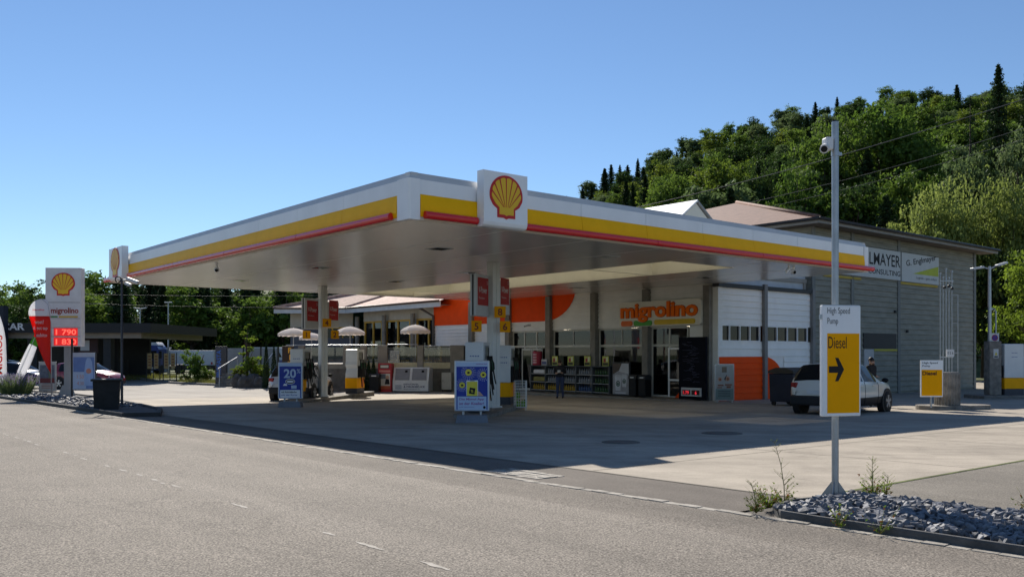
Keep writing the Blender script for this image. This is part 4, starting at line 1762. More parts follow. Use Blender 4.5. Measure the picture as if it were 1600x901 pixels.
# ------------------------------------------------------------------ warehouse
def warehouse():
    U0, U1 = 26.5, 44.2
    t, of = stn('warehouse', 'tall grey-green boarded warehouse with brown tiled hip roof behind the shop', 'warehouse', U0, VW)
    B = lambda mb, n, m, **k: mb.build(n, m, t, off=of, **k)
    zb, zt = -.8, 7.42
    mb = MB()
    mb.box(U0 + .05, VW + .06, zb, U1 - .05, VW + .25, zt)
    lapped(mb, (U0, VW + .05), (U1, VW + .05), zb + .3, zt, .27, (0, -1), depth=.05)
    B(mb, 'front_wall', SIDG)
    mb = MB()
    mb.box(U0 + .05, VW + .25, zb, U0 + .25, 36, zt)
    lapped(mb, (U0 + .04, 36), (U0 + .04, VW + .06), zb + .3, zt, .27, (-1, 0), depth=.03)
    B(mb, 'side_wall', SIDG)
    mb = MB()
    mb.box(U1 - .25, VW + .25, zb, U1 - .05, 36, zt)
    B(mb, 'end_wall', SIDG)
    for u in (U0 + .1, 30.1, 34.8, U1 - .14):
        mb = MB()
        mb.box(u - .13, VW - .03, zb, u + .13, VW + .02, zt)
        B(mb, 'cover_board', M('cover_board_grey', (.17, .18, .175), .6))
    # roof: hip in front, gable at the far right
    e0, e1, f0, f1 = 25.6, 45.1, 5.6, 37.8
    zr = 7.62
    k = 16.1
    rise = 4.55
    ap, ap2 = (e0 + k, f0 + k, zr + rise), (e1, f0 + k, zr + rise)
    mb = MB()
    v = [(e0, f0, zr), (e1, f0, zr), ap2, ap, (e0, f1, zr), (e1, f1, zr)]
    mb.add(v, [(0, 1, 2, 3), (0, 3, 4), (3, 2, 5, 4), (1, 5, 2), (0, 4, 5, 1)])
    B(mb, 'roof', TILE)
    mb = MB()
    mb.tube([(e0, f0, zr + .03), (*ap[:2], ap[2] + .05)], .11, 6)
    mb.tube([(*ap[:2], ap[2] + .05), (*ap2[:2], ap2[2] + .05)], .11, 6)
    B(mb, 'ridge_tiles', TILE)
    mb = MB()
    mb.box(e0, f0, 7.40, e1, f0 + .06, zr - .002)
    mb.box(e0, f0 + .06, 7.40, e0 + .06, f1, zr - .002)
    B(mb, 'eave_board', M('eave_board_grey', (.24, .235, .22), .6))
    mb = MB()
    mb.tube([(e0 - .08, f0 - .09, zr - .03), (e1, f0 - .09, zr - .03)], .075, 8)
    mb.tube([(e0 - .08, f0 - .05, zr - .03), (e0 - .08, f1, zr - .03)], .075, 8)
    B(mb, 'gutter', DARK)
    mb = MB()
    mb.box(e0 + .06, f0 + .06, 7.43, e1, VW + .1, 7.46)
    mb.box(e0 + .06, VW + .1, 7.43, U0 + .1, f1, 7.46)
    B(mb, 'eave_soffit', M('eave_soffit_brown', (.14, .12, .10), .7))
    # doors and openings
    mb = MB()
    mb.box(31.15, VW - .02, 1.74, 34.5, VW + .03, 2.52)
    B(mb, 'opening_shade_panel', M('opening_shade', (.035, .038, .04), .6))  # flat dark panel: the shade inside a wall opening, put in as colour
    mb = MB()
    mb.box(32.2, VW - .025, 1.62, 34.6, VW + .02, 1.72)
    B(mb, 'yellow_trim', M('trim_yellow_green', (.40, .38, .04), .5))
    mb = MB()
    mb.box(31.2, VW - .03, zb + .2, 32.15, VW + .03, 1.70)
    d = B(mb, 'door', M('door_grey', (.40, .42, .44), .5), bevel=.01)
    mb = MB()
    mb.cyl((32.0, VW - .03, .45), (32.0, VW - .09, .45), .02, n=8)
    mb.box(31.88, VW - .1, .43, 32.02, VW - .085, .47)
    mb.build('handle', GALV, d, off=of)
    mb = MB()
    mb.box(34.95, VW - .03, 5.16, 39.2, VW + .02, 5.27)
    B(mb, 'yellow_trim', M('trim_ochre', (.42, .30, .03), .5))
    mb = MB()
    mb.box(27.5, VW - .03, 5.14, 30.9, VW + .02, 5.25)
    B(mb, 'yellow_trim', M('trim_ochre', (.42, .30, .03), .5))
    for u, z in ((35.6, 2.6), (34.3, 3.6)):
        mb = MB()
        mb.box(u - .08, VW - .12, z, u + .08, VW - .03, z + .14)
        B(mb, 'wall_lamp', DARK, bevel=.01)


warehouse()


def wall_signs():
    x, y = S(27.3, VW - .03)
    t = thing('company_sign', 'long pale wall sign with big black capitals on the warehouse', 'sign', (x, y, 5.32), TH)
    mb = MB()
    W_ = 34.80 - 27.3
    mb.box(0, -.06, 0, W_, 0, 1.50)
    mb.build('board', M('sign_pale_grey', (.46, .49, .50), .5, var=.05), t)
    mb = MB()
    xl = 31.05 - 27.3
    w6 = 34.6 - 31.05
    tw = 4.98
    mb.text('ENGLMAYER', (34.77 - 27.3, -.064, .66), tw, .62, bold=.012, align='R')
    mb.text('CONSULTING', (34.77 - 27.3, -.064, .20), 3.30, .27, bold=.012, align='R')
    mb.build('lettering', INK, t, fix=False)
    x, y = S(34.95, VW - .03)
    t = thing('company_sign', 'shorter wall sign with slanted lettering over a green-yellow wedge on the warehouse', 'sign', (x, y, 5.30), TH)
    mb = MB()
    W_ = 39.2 - 34.95
    mb.box(0, -.06, 0, W_, 0, 1.52)
    mb.build('board', M('sign_pale_grey', (.46, .49, .50), .5), t)
    mb = MB()
    s = math.radians(9)
    mb.text('G. Englmayer', (.5, -.064, .72), 3.5, .40, xd=(math.cos(s), 0, math.sin(s)), yd=(-math.sin(s), 0, math.cos(s)), bold=.015)
    mb.text('Logistik - ganz einfach', (1.6, -.064, .17), 2.4, .17)
    mb.build('lettering', INK, t, fix=False)
    mb = MB()
    mb.add([(1.2, -.063, .46), (W_ - .05, -.063, .46), (W_ - .05, -.063, 1.02)], [(0, 1, 2)])
    mb.build('wedge', M('wedge_green_yellow', (.36, .42, .03), .5), t, fix=False)


wall_signs()


# ------------------------------------------------------------------ foreground sign post
def diesel_post():
    X, Y = 3.50, 9.51
    t = thing('sign_post', 'tall galvanised post rising from the broken stone bed in the foreground', 'post', (X, Y, gz(Y)), R(12))
    mb = MB()
    mb.cyl((0, 0, .02), (0, 0, 4.12), .037, n=16)
    mb.build('pole', GALV, t)
    mb = MB()
    mb.box(-.16, -.13, .05, .16, .13, .07)
    for a in range(4):
        rm = Matrix.Rotation(R(45 + 90 * a), 3, 'Z')
        vv = [rm @ Vector(p) for p in ((.03, -.004, .07), (.15, -.004, .07), (.03, -.004, .24), (.03, .004, .07), (.15, .004, .07), (.03, .004, .24))]
        mb.add(vv, [(0, 1, 2), (5, 4, 3), (0, 3, 4, 1), (1, 4, 5, 2), (2, 5, 3, 0)])
    mb.build('base_plate', GALV, t)
    mb = MB()
    mb.cyl((0, 0, 4.12), (0, 0, 4.135), .034, n=16)
    mb.build('end_cap', DARK, t)
    for z in (1.12, 1.95, 3.75):
        mb = MB()
        mb.cyl((0, 0, z), (0, 0, z + .05), .043, n=16)
        mb.box(.02, -.012, z + .008, .075, .012, z + .042)
        mb.build('clamp', GALV, t)
    # sign box
    t = thing('direction_sign', 'tall white and yellow sign with a black arrow hung on the foreground post', 'sign', (X + .03, Y - .09, .82), R(15))
    W_, H_ = .47, 1.185
    mb = MB()
    mb.box(-W_ / 2 - .01, -.028, 0, W_ / 2 - .01, .028, H_)
    mb.build('board', M('sign_white', (.86, .87, .88), .4, var=.04), t, bevel=.010)
    mb = MB()
    x0, x1 = -W_ / 2 + .045, W_ / 2 - .03
    quad(mb, x0, .035, x1, .885, -.0295, 0)
    mb.build('yellow_field', SIGNY, t, fix=False)
    mb = MB()
    mb.text('High Speed', (x0 + .002, -.031, 1.075), .275, .085, m=0, bold=-.008)
    mb.text('Pump', (x0 + .002, -.031, .965), .13, .085, m=0, bold=-.008)
    mb.text('Diesel', (x0 + .012, -.032, .725), .225, .125, m=1, bold=.0)
    ar = [(0, .035), (.11, .035), (.075, .125), (.115, .125), (.185, 0), (.115, -.125), (.075, -.125), (.11, -.035), (0, -.035)]
    mb.add([(x0 + .02 + p[0] * 1.0, -.032, .50 + p[1]) for p in ar], [(0, 1, 7, 8), (1, 4, 7), (1, 2, 3, 4), (7, 4, 5, 6)], 0)
    mb.build('lettering', [INK, M('diesel_ink', (.05, .012, .006), .6)], t, fix=False)
    mb = MB()
    mb.box(-W_ / 2 - .035, -.02, H_ - .15, -W_ / 2 - .011, .0, H_ - .10)
    mb.box(-W_ / 2 - .005, -.02, H_ + .001, W_ / 2 - .02, .02, H_ + .006)
    mb.build('edge_trim', GALV, t)
    # camera and aerial box near the top
    z = 3.62
    t = thing('post_camera', 'white camera with cable box near the top of the foreground post', 'camera', (X, Y, z), R(12))
    mb = MB()
    mb.box(-.135, -.05, .06, -.042, .05, .20)
    mb.build('junction_box', M('camera_white', (.70, .70, .70), .4), t, bevel=.02)
    mb = MB()
    mb.cyl((-.12, -.01, .10), (-.19, -.10, .055), .036, .042, n=14)
    mb.cyl((-.19, -.10, .055), (-.205, -.12, .045), .048, .048, n=14)
    mb.build('housing', M('camera_white', (.70, .70, .70), .4), t)
    mb = MB()
    mb.cyl((-.206, -.121, .045), (-.210, -.127, .042), .034, n=12)
    mb.build('lens', BLACK, t)


diesel_post()


# ------------------------------------------------------------------ right hand tank corner
def vents():
    Y = 29.6
    X = xa(1480, Y)
    t = thing('vent_stack', 'round stained concrete shaft with a bundle of thin steel vent pipes', 'vent pipes', (X, Y, gz(Y)), R(-8))
    mb = MB()
    mb.lathe([(.38, 0), (.38, 1.22), (.36, 1.25)], n=24)
    for k in range(24):
        a = 2 * math.pi * k / 24
        mb.cyl((.375 * math.cos(a), .375 * math.sin(a), .05), (.375 * math.cos(a), .375 * math.sin(a), 1.2), .025, n=6)
    mb.build('shaft', CONCD, t)
    mb = MB()
    for k, (x, h) in enumerate(((-.24, 4.55), (-.14, 4.42), (-.04, 4.70), (.06, 4.40), (.16, 4.62))):
        mb.cyl((x, -.05 + .02 * k, 1.2), (x, -.05 + .02 * k, h), .016, n=8)
        mb.cyl((x, -.05 + .02 * k, h), (x, -.05 + .02 * k, h + .05), .04, n=8)
        mb.cyl((x, -.05 + .02 * k, h - .35), (x, -.05 + .02 * k, h - .28), .032, n=8)
    mb.build('vent_pipe', GALV, t)
    mb = MB()
    mb.cyl((.34, 0, 1.2), (.34, 0, 3.85), .014, n=8)
    for z in (1.9, 2.9, 3.85):
        mb.cyl((.16, 0, z), (.34, 0, z), .010, n=6)
    for z in (1.75, 4.3):
        mb.box(-.26, -.07, z, .18, -.055, z + .03)
    mb.build('bracing', GALV, t)
    for k, (x, z) in enumerate(((-.12, 4.1), (.02, 4.14), (.12, 4.06))):
        mb = MB()
        mb.ball((x, -.12, z), .055, 8)
        mb.build('valve', DARK, t)
    mb = MB()
    mb.box(-.06, -.13, 1.78, .18, -.10, 2.02)
    mb.text('0 5 6', (.06, -.133, 1.85), .18, .09, m=1, align='C')
    mb.build('number_plate', [LGREY, INK], t, fix=False)
    # kerb ring
    t = thing('tank_island', 'low rounded concrete island under the vent pipes and small yellow sign', 'island', (X, Y, gz(Y)), R(14))
    mb = MB()
    pts = [(.55 * math.cos(R(a)) - .55, .55 * math.sin(R(a))) for a in range(90, 271, 15)] + [(1.0 + .55 * math.cos(R(a)), .55 * math.sin(R(a))) for a in range(-90, 91, 15)]
    mb.prism(pts, 'xy', -.05, .15)
    mb.build('slab', CONCD, t, bevel=.03)
    Y = 28.75
    X = xa(1456, Y)
    t = thing('diesel_sign', 'small white and yellow sign on a short post before the vent pipes', 'sign', (X, Y, gz(Y) + .1), R(4))
    W_, H_ = .76, 1.20
    mb = MB()
    mb.cyl((0, .05, 0), (0, .05, .45), .03, n=10)
    mb.build('post', GALV, t)
    mb = MB()
    mb.box(-W_ / 2, 0, .35, W_ / 2, .04, .35 + H_)
    mb.build('board', M('sign_white', (.72, .73, .75), .4), t, bevel=.008)
    mb = MB()
    quad(mb, -W_ / 2 + .03, .39, W_ / 2 - .03, 1.24, -.002, 0)
    mb.build('yellow_field', SIGNY, t, fix=False)
    mb = MB()
    mb.text('High Speed', (-W_ / 2 + .06, -.004, 1.42), .52, .075, bold=.01)
    mb.text('Pump', (-W_ / 2 + .06, -.004, 1.32), .26, .075, bold=.01)
    mb.text('Diesel', (-W_ / 2 + .06, -.004, 1.06), .48, .13, bold=.03, m=1)
    mb.build('lettering', [INK, M('diesel_ink', (.05, .012, .006), .6)], t, fix=False)


vents()


def lorry_island():
    Y = 39.4
    g = gz(Y)
    t = thing('pump_island', 'low concrete island under the lamp mast and lorry diesel pump', 'pump island', (xa(1572, Y), Y, g), R(6))
    mb = MB()
    mb.box(-1.55, -.75, -.05, 3.5, .75, .16)
    mb.build('slab', CONCD, t, bevel=.03)
    mb = MB()
    mb.box(-1.58, -.78, -.04, 3.5, -.755, .10)
    mb.build('edge', KERB, t)
    X = xa(1549, Y)
    t = thing('lamp_mast', 'steel mast with two lamp heads rising from a stained concrete pier', 'lamp', (X, Y - .1, g + .16), R(0))
    mb = MB()
    mb.box(-.27, -.25, 0, .27, .25, 2.40)
    mb.build('pier', CONCD, t, bevel=.03)
    mb = MB()
    mb.cyl((-.13, 0, 2.4), (-.13, 0, 5.75), .085, .06, n=12)
    mb.tube([(-.55, -.05, 5.72), (-.13, 0, 5.62), (.25, .05, 5.80)], .035, 8)
    mb.build('mast', GALV, t)
    for (a, b) in (((-.45, -.04, 5.70), (-1.0, -.12, 5.62)), ((.2, .05, 5.78), (.68, .1, 5.92))):
        mb = MB()
        d = (Vector(b) - Vector(a))
        c = (Vector(a) + Vector(b)) / 2
        rm = d.to_track_quat('X', 'Z').to_matrix()
        mb.obox(c, (d.length, .26, .10), rm)
        mb.build('lamp_head', LGREY, t, bevel=.035, seg=3)
    mb = MB()
    mb.box(-.10, -.265, 1.65, .12, -.253, 2.05, 0)
    mb.add([(-.06, -.268, 1.78), (.08, -.268, 1.78), (.01, -.268, 1.92)], [(0, 1, 2)], 1)
    quad(mb, -.07, 1.68, .09, 1.74, -.268, 2)
    mb.build('warning_plate', [LGREY, M('warn_yellow', (.6, .5, .05)), INK], t, fix=False)
    # small bracket sign behind
    t = thing('no_parking_sign', 'small square sign with a round red-blue emblem on a slim lantern post', 'sign', (xa(1556, 41.5), 41.5, gz(41.5)), R(0))
    mb = MB()
    mb.cyl((0, 0, 0), (0, 0, 4.05), .035, n=8)
    mb.tube([(0, 0, 4.0), (-.06, 0, 4.14), (-.18, 0, 4.16)], .025, 6)
    mb.build('post', GALV, t)
    mb = MB()
    mb.box(-.28, -.06, 2.52, .12, -.04, 3.0)
    mb.build('board', LGREY, t)
    mb = MB()
    disc(mb, (-.08, 2.78), .15, -.063, 0)
    disc(mb, (-.08, 2.78), .115, -.066, 1)
    mb.add([(-.17, -.069, 2.86), (-.15, -.069, 2.88), (.01, -.069, 2.70), (-.01, -.069, 2.68)], [(0, 1, 2, 3)], 0)
    mb.build('emblem', [M('sign_red', (.35, .02, .05)), M('sign_blue', (.05, .06, .3))], t, fix=False)
    mb = MB()
    mb.ball((-.22, 0, 4.13), (.1, .07, .06), 10)
    mb.build('lantern', LGREY, t)
    Yp = 39.6
    pump((xa(1574, Yp), Yp), 'wide white lorry diesel pump right of the lamp mast', 2.28, .95, .9, hose_side=-1, rz=R(8), ground=g + .16, group='lorry diesel pumps')
    t = thing('fuel_pump', 'white diesel pump at the very right edge, half cut off', 'fuel pump', (xa(1614, 42), 42, gz(42)), R(8), 'lorry diesel pumps')
    mb = MB()
    mb.box(-.5, -.4, 0, .5, .4, 1.9)
    mb.build('cabinet', PUMPW, t, bevel=.03)
    mb = MB()
    mb.box(-.45, -.41, 1.1, .4, -.402, 1.7)
    mb.box(-.5, -.415, .05, .5, -.403, .5, 1)
    mb.build('display', [DARK, PUMPY], t)


lorry_island()


# ------------------------------------------------------------------ cars
def lerp_tab(tab, x):
    for a, b in zip(tab, tab[1:]):
        if a[0] <= x <= b[0]:
            q = (x - a[0]) / (b[0] - a[0])
            q = q * q * (3 - 2 * q) * .35 + q * .65
            return [p + (r - p) * q for p, r in zip(a[1:], b[1:])]
    return list(tab[-1][1:])


SUVT = [  # x, half width, roof half width, bottom, belt, top
    (-2.06, .66, .60, .42, .70, .76), (-1.99, .78, .68, .34, .92, .99), (-1.92, .85, .69, .30, 1.03, 1.16), (-1.82, .875, .66, .29, 1.05, 1.38),
    (-1.68, .885, .62, .29, 1.05, 1.52), (-1.0, .89, .59, .25, 1.02, 1.565), (-.3, .89, .60, .24, .99, 1.575), (.25, .89, .59, .24, .97, 1.52),
    (.62, .89, .60, .24, .96, 1.33), (1.02, .885, .66, .25, .95, 1.07), (1.2, .88, .70, .27, .94, 1.0), (1.65, .85, .66, .28, .86, .93), (1.90, .76, .58, .30, .74, .82), (2.06, .58, .46, .36, .56, .66)]


def car(name, label, loc, rz, paint, roofp=None, detail=True, L=1.0, plate=None, group=None):
    t = thing(name, label, 'car', loc, rz, group)
    NX = 46
    xs = [-2.06 + 4.12 * i / (NX - 1) for i in range(NX)]

    def ring(x, g=0.):
        hw, rw, zb, zbt, zt = lerp_tab(SUVT, x)
        zm = (zb + zbt) / 2
        R_ = [(0, zb), (hw * .80, zb), (hw * .955, zb + .07), (hw * .99, zb + .27), (hw * 1.0, zm), (hw * .985, zbt - .10), (hw * .945, zbt), (rw + (hw * .945 - rw) * .5, (zbt + zt) / 2 - .01), (rw, zt - .07 * min(1, (zt - zbt) * 3)), (rw * .86, zt - .015), (rw * .45, zt + .012), (0, zt + .018)]
        return [(x * L, y + (g if y > .3 else 0), z + (g if i > 7 else 0)) for i, (y, z) in enumerate(R_)]
    rings = [ring(x) for x in xs]
    n = len(rings[0])
    mb = MB()
    for sgn in (1, -1):
        v = [(p[0], p[1] * sgn, p[2]) for r in rings for p in r]
        fs, lo, up = [], [], []
        for i in range(NX - 1):
            for k in range(n - 1):
                f = (i * n + k, (i + 1) * n + k, (i + 1) * n + k + 1, i * n + k + 1)
                (lo if k <= 2 else up if roofp and k >= 6 and -1.72 < xs[i] < .62 else fs).append(f)
        mb.add(v, fs, 0, True)
        mb.add(v, lo, 1, True)
        mb.add(v, up, 2, True)
        for i, s_ in ((0, 1), (NX - 1, -1)):
            mb.add([v[i * n + k] for k in range(n)], [tuple(range(n))], 0 if True else 1)
    clad = M('car_cladding', (.018, .018, .02), .6)
    mb.build('body', [paint, clad, roofp or paint], t)
    # windows: panes lying a hair proud of the body
    def pane(nm, i0, i1, k0, k1, sides=(1, -1), g=.004):
        o = None
        groups = [(1, -1)] if k1 == 11 else [(q,) for q in sides]
        for grp in groups:
            o = half(nm, i0, i1, k0, k1, grp, g)
        return o

    def half(nm, i0, i1, k0, k1, sides, g):
        mb = MB()
        for sgn in sides:
            v, f = [], []
            for i in range(i0, i1 + 1):
                for k in range(k0, k1 + 1):
                    p = rings[i][k]
                    v.append((p[0], (p[1] + (g if p[1] > .02 else 0)) * sgn, p[2] + g))
            m_ = k1 - k0 + 1
            for i in range(i1 - i0):
                for k in range(k1 - k0):
                    f.append((i * m_ + k, (i + 1) * m_ + k, (i + 1) * m_ + k + 1, i * m_ + k + 1))
            mb.add(v, f, 0, True)
        return mb.build(nm, DGLASS, t)
    idx = lambda x: min(range(NX), key=lambda i: abs(xs[i] - x))
    pane('side_window', idx(-1.45), idx(-.55), 6, 8)
    pane('side_window', idx(-.46), idx(.52), 6, 8)
    pane('windscreen', idx(.34), idx(.95), 8, 11)
    pane('rear_window', idx(-1.95), idx(-1.72), 7, 11, g=.006)
    # tail lights, head lights, plates
    rl = M('tail_light', (.28, .008, .012), .2)
    for s_ in (1, -1):
        mb = MB()
        mb.obox((-1.955 * L, s_ * .71, .90), (.10, .26, .16), Matrix.Rotation(R(-28 * s_), 3, 'Z'))
        mb.build('tail_light', rl, t, bevel=.03, seg=3)
        mb = MB()
        mb.obox((1.80 * L, s_ * .67, .70), (.28, .16, .13), Matrix.Rotation(R(-32 * s_), 3, 'Z'))
        mb.build('headlight', M('headlight', (.5, .52, .55), .08), t, bevel=.04, seg=3)
        mb = MB()
        mb.ball((.78 * L, s_ * 1.0, 1.02), (.06, .11, .075), 10)
        mb.box(.75 * L, s_ * .86, .98, .80 * L, s_ * .98, 1.0)
        mb.build('wing_mirror', BLACK, t)
        # door shut lines and handles
        mb = MB()
        for x in (-.52, .55, -1.25):
            r_ = ring(x)
            mb.tube([(x * L, s_ * (p[1] + .003), p[2]) for p in r_[2:7]], .007, 5)
        mb.build('door_gap', BLACK, t)
        for x in (-.95, .0):
            mb = MB()
            mb.box(x * L, s_ * .885, .86, (x + .2) * L, s_ * .915, .89)
            mb.build('door_handle', paint, t, bevel=.01)
    mb = MB()
    mb.box(-2.10 * L, -.26, .64, -2.065 * L, .26, .76)
    mb.build('number_plate', M('plate_white', (.6, .6, .6), .4), t)
    mb = MB()
    mb.box(-2.10 * L, -.80, .30, -1.9 * L, .80, .60)
    mb.build('rear_bumper', clad, t, bevel=.06, seg=3)
    mb = MB()
    mb.box(1.8 * L, -.62, .32, 2.08 * L, .62, .50)
    mb.build('front_bumper', clad, t, bevel=.06, seg=3)
    # wheels
    for wx in (-1.30, 1.27):
        for s_ in (1, -1):
            c = (wx * L, s_ * .80, .335)
            mb = MB()
            mb.cyl((c[0], s_ * .70, c[2] + .01), (c[0], s_ * .897, c[2] + .01), .41, n=28)
            mb.build('wheel_arch', clad, t)
            mb = MB()
            prof = [(.20, -.11), (.30, -.115), (.325, -.09), (.335, -.05), (.335, .05), (.325, .09), (.30, .115), (.20, .11)]
            n_ = 28
            v = []
            for r_, y in prof:
                for i in range(n_):
                    a = 2 * math.pi * i / n_
                    v.append((c[0] + r_ * math.cos(a), c[1] + y + s_ * .005, c[2] + r_ * math.sin(a)))
            f = [(j * n_ + i, j * n_ + (i + 1) % n_, (j + 1) * n_ + (i + 1) % n_, (j + 1) * n_ + i) for j in range(len(prof) - 1) for i in range(n_)]
            f += [tuple(range(n_)), tuple(range((len(prof) - 1) * n_, len(prof) * n_))]
            mb.add(v, f, 0, True)
            wh = mb.build('wheel', RUBBER, t)
            mb = MB()
            yo = c[1] + s_ * .124
            mb.cyl((c[0], yo - s_ * .006, c[2]), (c[0], yo, c[2]), .215, n=24, m=1)
            for q in range(5):
                a = 2 * math.pi * q / 5 + .3
                for da in (-.16, .16):
                    mb.obox((c[0] + .115 * math.cos(a + da), yo + s_ * .006, c[2] + .115 * math.sin(a + da)), (.19, .014, .032), Matrix.Rotation(-(a + da * .3), 3, 'Y'))
            mb.cyl((c[0], yo, c[2]), (c[0], yo + s_ * .02, c[2]), .04, n=12)
            mb.build('rim', [M('rim_silver', (.5, .5, .52), .3, .6), M('rim_dark', (.03, .03, .03), .5)], wh)
    return t


PAINTW = M('car_white', (.68, .66, .60), .22, var=.02, coat=.6)
PAINTR = M('car_red', (.22, .012, .02), .25, var=.04, coat=.6)
PAINTK = M('car_black', (.012, .014, .018), .2, var=.1, coat=.6)
PAINTS = M('car_silver', (.50, .51, .55), .25, .2, var=.04, coat=.5)
hd = R(47)
cxy = (xa(1318, 27.7), 27.7)
suv = car('suv_car', 'white compact car with dark glass standing behind the foreground arrow sign', (*cxy, gz(cxy[1])), hd, PAINTW)
car('parked_car', 'pale silver car seen from behind at the farther pumps, mostly hidden by the 20 % poster', (-9.15, 38.4, gz(38)), R(86), PAINTS)
car('parked_car', 'dark red car parked behind the price totem', (xa(139, 52), 52, gz(52)), R(-14), PAINTR)
car('parked_car', 'black car parked behind the flags at the left edge', (xa(28, 53), 53, gz(53)), R(-10), PAINTK)
car('parked_car', 'dark car parked under the wash roof at the left edge', (xa(20, 66), 66, gz(66)), R(8), M('car_navy', (.02, .028, .05), .25, coat=.5))


def waste_container():
    Y = 32.6
    x0, x1 = xa(1208, Y), xa(1262, Y)
    t = thing('waste_container', 'dark blue wheeled waste container between the orange wall and the white compact car', 'container', ((x0 + x1) / 2, Y, gz(Y)), R(40))
    hw = .62
    mb = MB()
    mb.prism([(-hw * .9, .14), (hw * .9, .14), (hw, 1.18), (-hw, 1.18)], 'xz', -.5, .5)
    mb.build('container_body', M('container_navy', (.018, .022, .040), .6, var=.25), t, bevel=.03)
    mb = MB()
    mb.prism([(-.54, 1.19), (.54, 1.19), (.50, 1.30), (.2, 1.40), (-.2, 1.40), (-.50, 1.30)], 'yz', -hw - .03, hw + .03)
    mb.build('lid', M('container_lid', (.05, .04, .03), .6), t, bevel=.02)
    for x in (-.5, .5):
        for y in (-.38, .38):
            mb = MB()
            mb.cyl((x - .03, y, .09), (x + .03, y, .09), .09, n=12)
            mb.build('wheel', RUBBER, t)


waste_container()


# ------------------------------------------------------------------ people
def figure(label, loc, rz, joints, mats, h=1.72, hair=None, zcut=(.50, .84), extra=None):
    """One skinned body; trousers, jacket and skin are material zones of it."""
    k = h / 1.72
    J = joints
    names = list(J)
    me = bpy.data.meshes.new('body')
    edges = [('pelvis', 'waist'), ('waist', 'chest'), ('chest', 'neck'), ('neck', 'jaw'), ('jaw', 'crown'),
             ('chest', 'shl'), ('shl', 'ell'), ('ell', 'wrl'), ('wrl', 'hal'), ('chest', 'shr'), ('shr', 'elr'), ('elr', 'wrr'), ('wrr', 'har'),
             ('pelvis', 'hil'), ('hil', 'knl'), ('knl', 'anl'), ('anl', 'tol'), ('pelvis', 'hir'), ('hir', 'knr'), ('knr', 'anr'), ('anr', 'tor')]
    me.from_pydata([tuple(c * k for c in J[n_][0]) for n_ in names], [(names.index(a), names.index(b)) for a, b in edges], [])
    o = bpy.data.objects.new('body', me)
    COL.objects.link(o)
    md = o.modifiers.new('skin', 'SKIN')
    o.modifiers.new('sub', 'SUBSURF').levels = 2
    for i, n_ in enumerate(names):
        r = J[n_][1]
        r = r if isinstance(r, tuple) else (r, r)
        me.skin_vertices[0].data[i].radius = (r[0] * k, r[1] * k)
        me.skin_vertices[0].data[i].use_root = (n_ == 'pelvis')
    dg = bpy.context.evaluated_depsgraph_get()
    m2 = bpy.data.meshes.new_from_object(o.evaluated_get(dg))
    bpy.data.objects.remove(o)
    for m in mats:
        m2.materials.append(m)
    neckz = J['neck'][0][2] * k + .02
    hands = [Vector(J[n_][0]) * k for n_ in ('hal', 'har')]
    wr = [Vector(J[n_][0]) * k for n_ in ('wrl', 'wrr')]
    waist = J['waist'][0][2] * k - .10 * k
    for p in m2.polygons:
        c = p.center
        p.use_smooth = True
        if c.z > neckz:
            p.material_index = 2
        elif any((c - hh).length < (c - ww).length for hh, ww in zip(hands, wr)) and min((c - hh).length for hh in hands) < .14:
            p.material_index = 2
        elif c.z < .09 * k:
            p.material_index = 3
        elif c.z < waist:
            p.material_index = 1
        else:
            p.material_index = 0
    t = thing('person', label, 'person', loc, rz)
    b = bpy.data.objects.new('body', m2)
    COL.objects.link(b)
    b.parent = t
    # hair cap
    j = Vector(J['jaw'][0]) * k
    c = Vector(J['crown'][0]) * k
    mb = MB()
    cc = j.lerp(c, .72)
    mb.ball((cc.x, cc.y + .018, cc.z + .025), (.088 * k, .105 * k, .105 * k), 14)
    mb.build('hair', hair, t)
    # fingers
    for s_, n_ in ((1, 'hal'), (-1, 'har')):
        hnd = Vector(J[n_][0]) * k
        wv = (hnd - Vector(J['wrl' if s_ == 1 else 'wrr'][0]) * k).normalized()
        sd = wv.cross(Vector((0, 0, 1)))
        sd = sd.normalized() if sd.length > .1 else Vector((0, 1, 0))
        mb = MB()
        for q in range(4):
            a = hnd + sd * (q - 1.5) * .019
            ln = (.066, .078, .074, .058)[q]
            mb.tube([a - wv * .01, a + wv * ln * .5, a + wv * ln * .95 - Vector((0, 0, .02))], [.0095, .009, .007], 6)
        mb.tube([hnd - wv * .05 + sd * .03, hnd - wv * .01 + sd * .055, hnd + wv * .02 + sd * .06], [.011, .010, .008], 6)
        mb.build('fingers', mats[2], t)
    # face
    fwd = -1
    fc = j.lerp(c, .45)
    mb = MB()
    mb.ball((fc.x, fc.y - .098 * k, fc.z + .0), (.014, .022, .024), 8, 0)
    for s_ in (1, -1):
        mb.ball((fc.x + s_ * .032, fc.y - .080 * k, fc.z + .03), (.013, .012, .009), 8, 1)
        mb.ball((fc.x + s_ * .088 * k, fc.y + .01, fc.z + .01), (.012, .024, .032), 8, 0)
    mb.ball((fc.x, fc.y - .086 * k, fc.z - .042), (.024, .012, .007), 8, 2)
    mb.build('face', [mats[2], INK, M('lips', (.35, .13, .11))], t)
    if extra:
        extra(t, k)
    return t


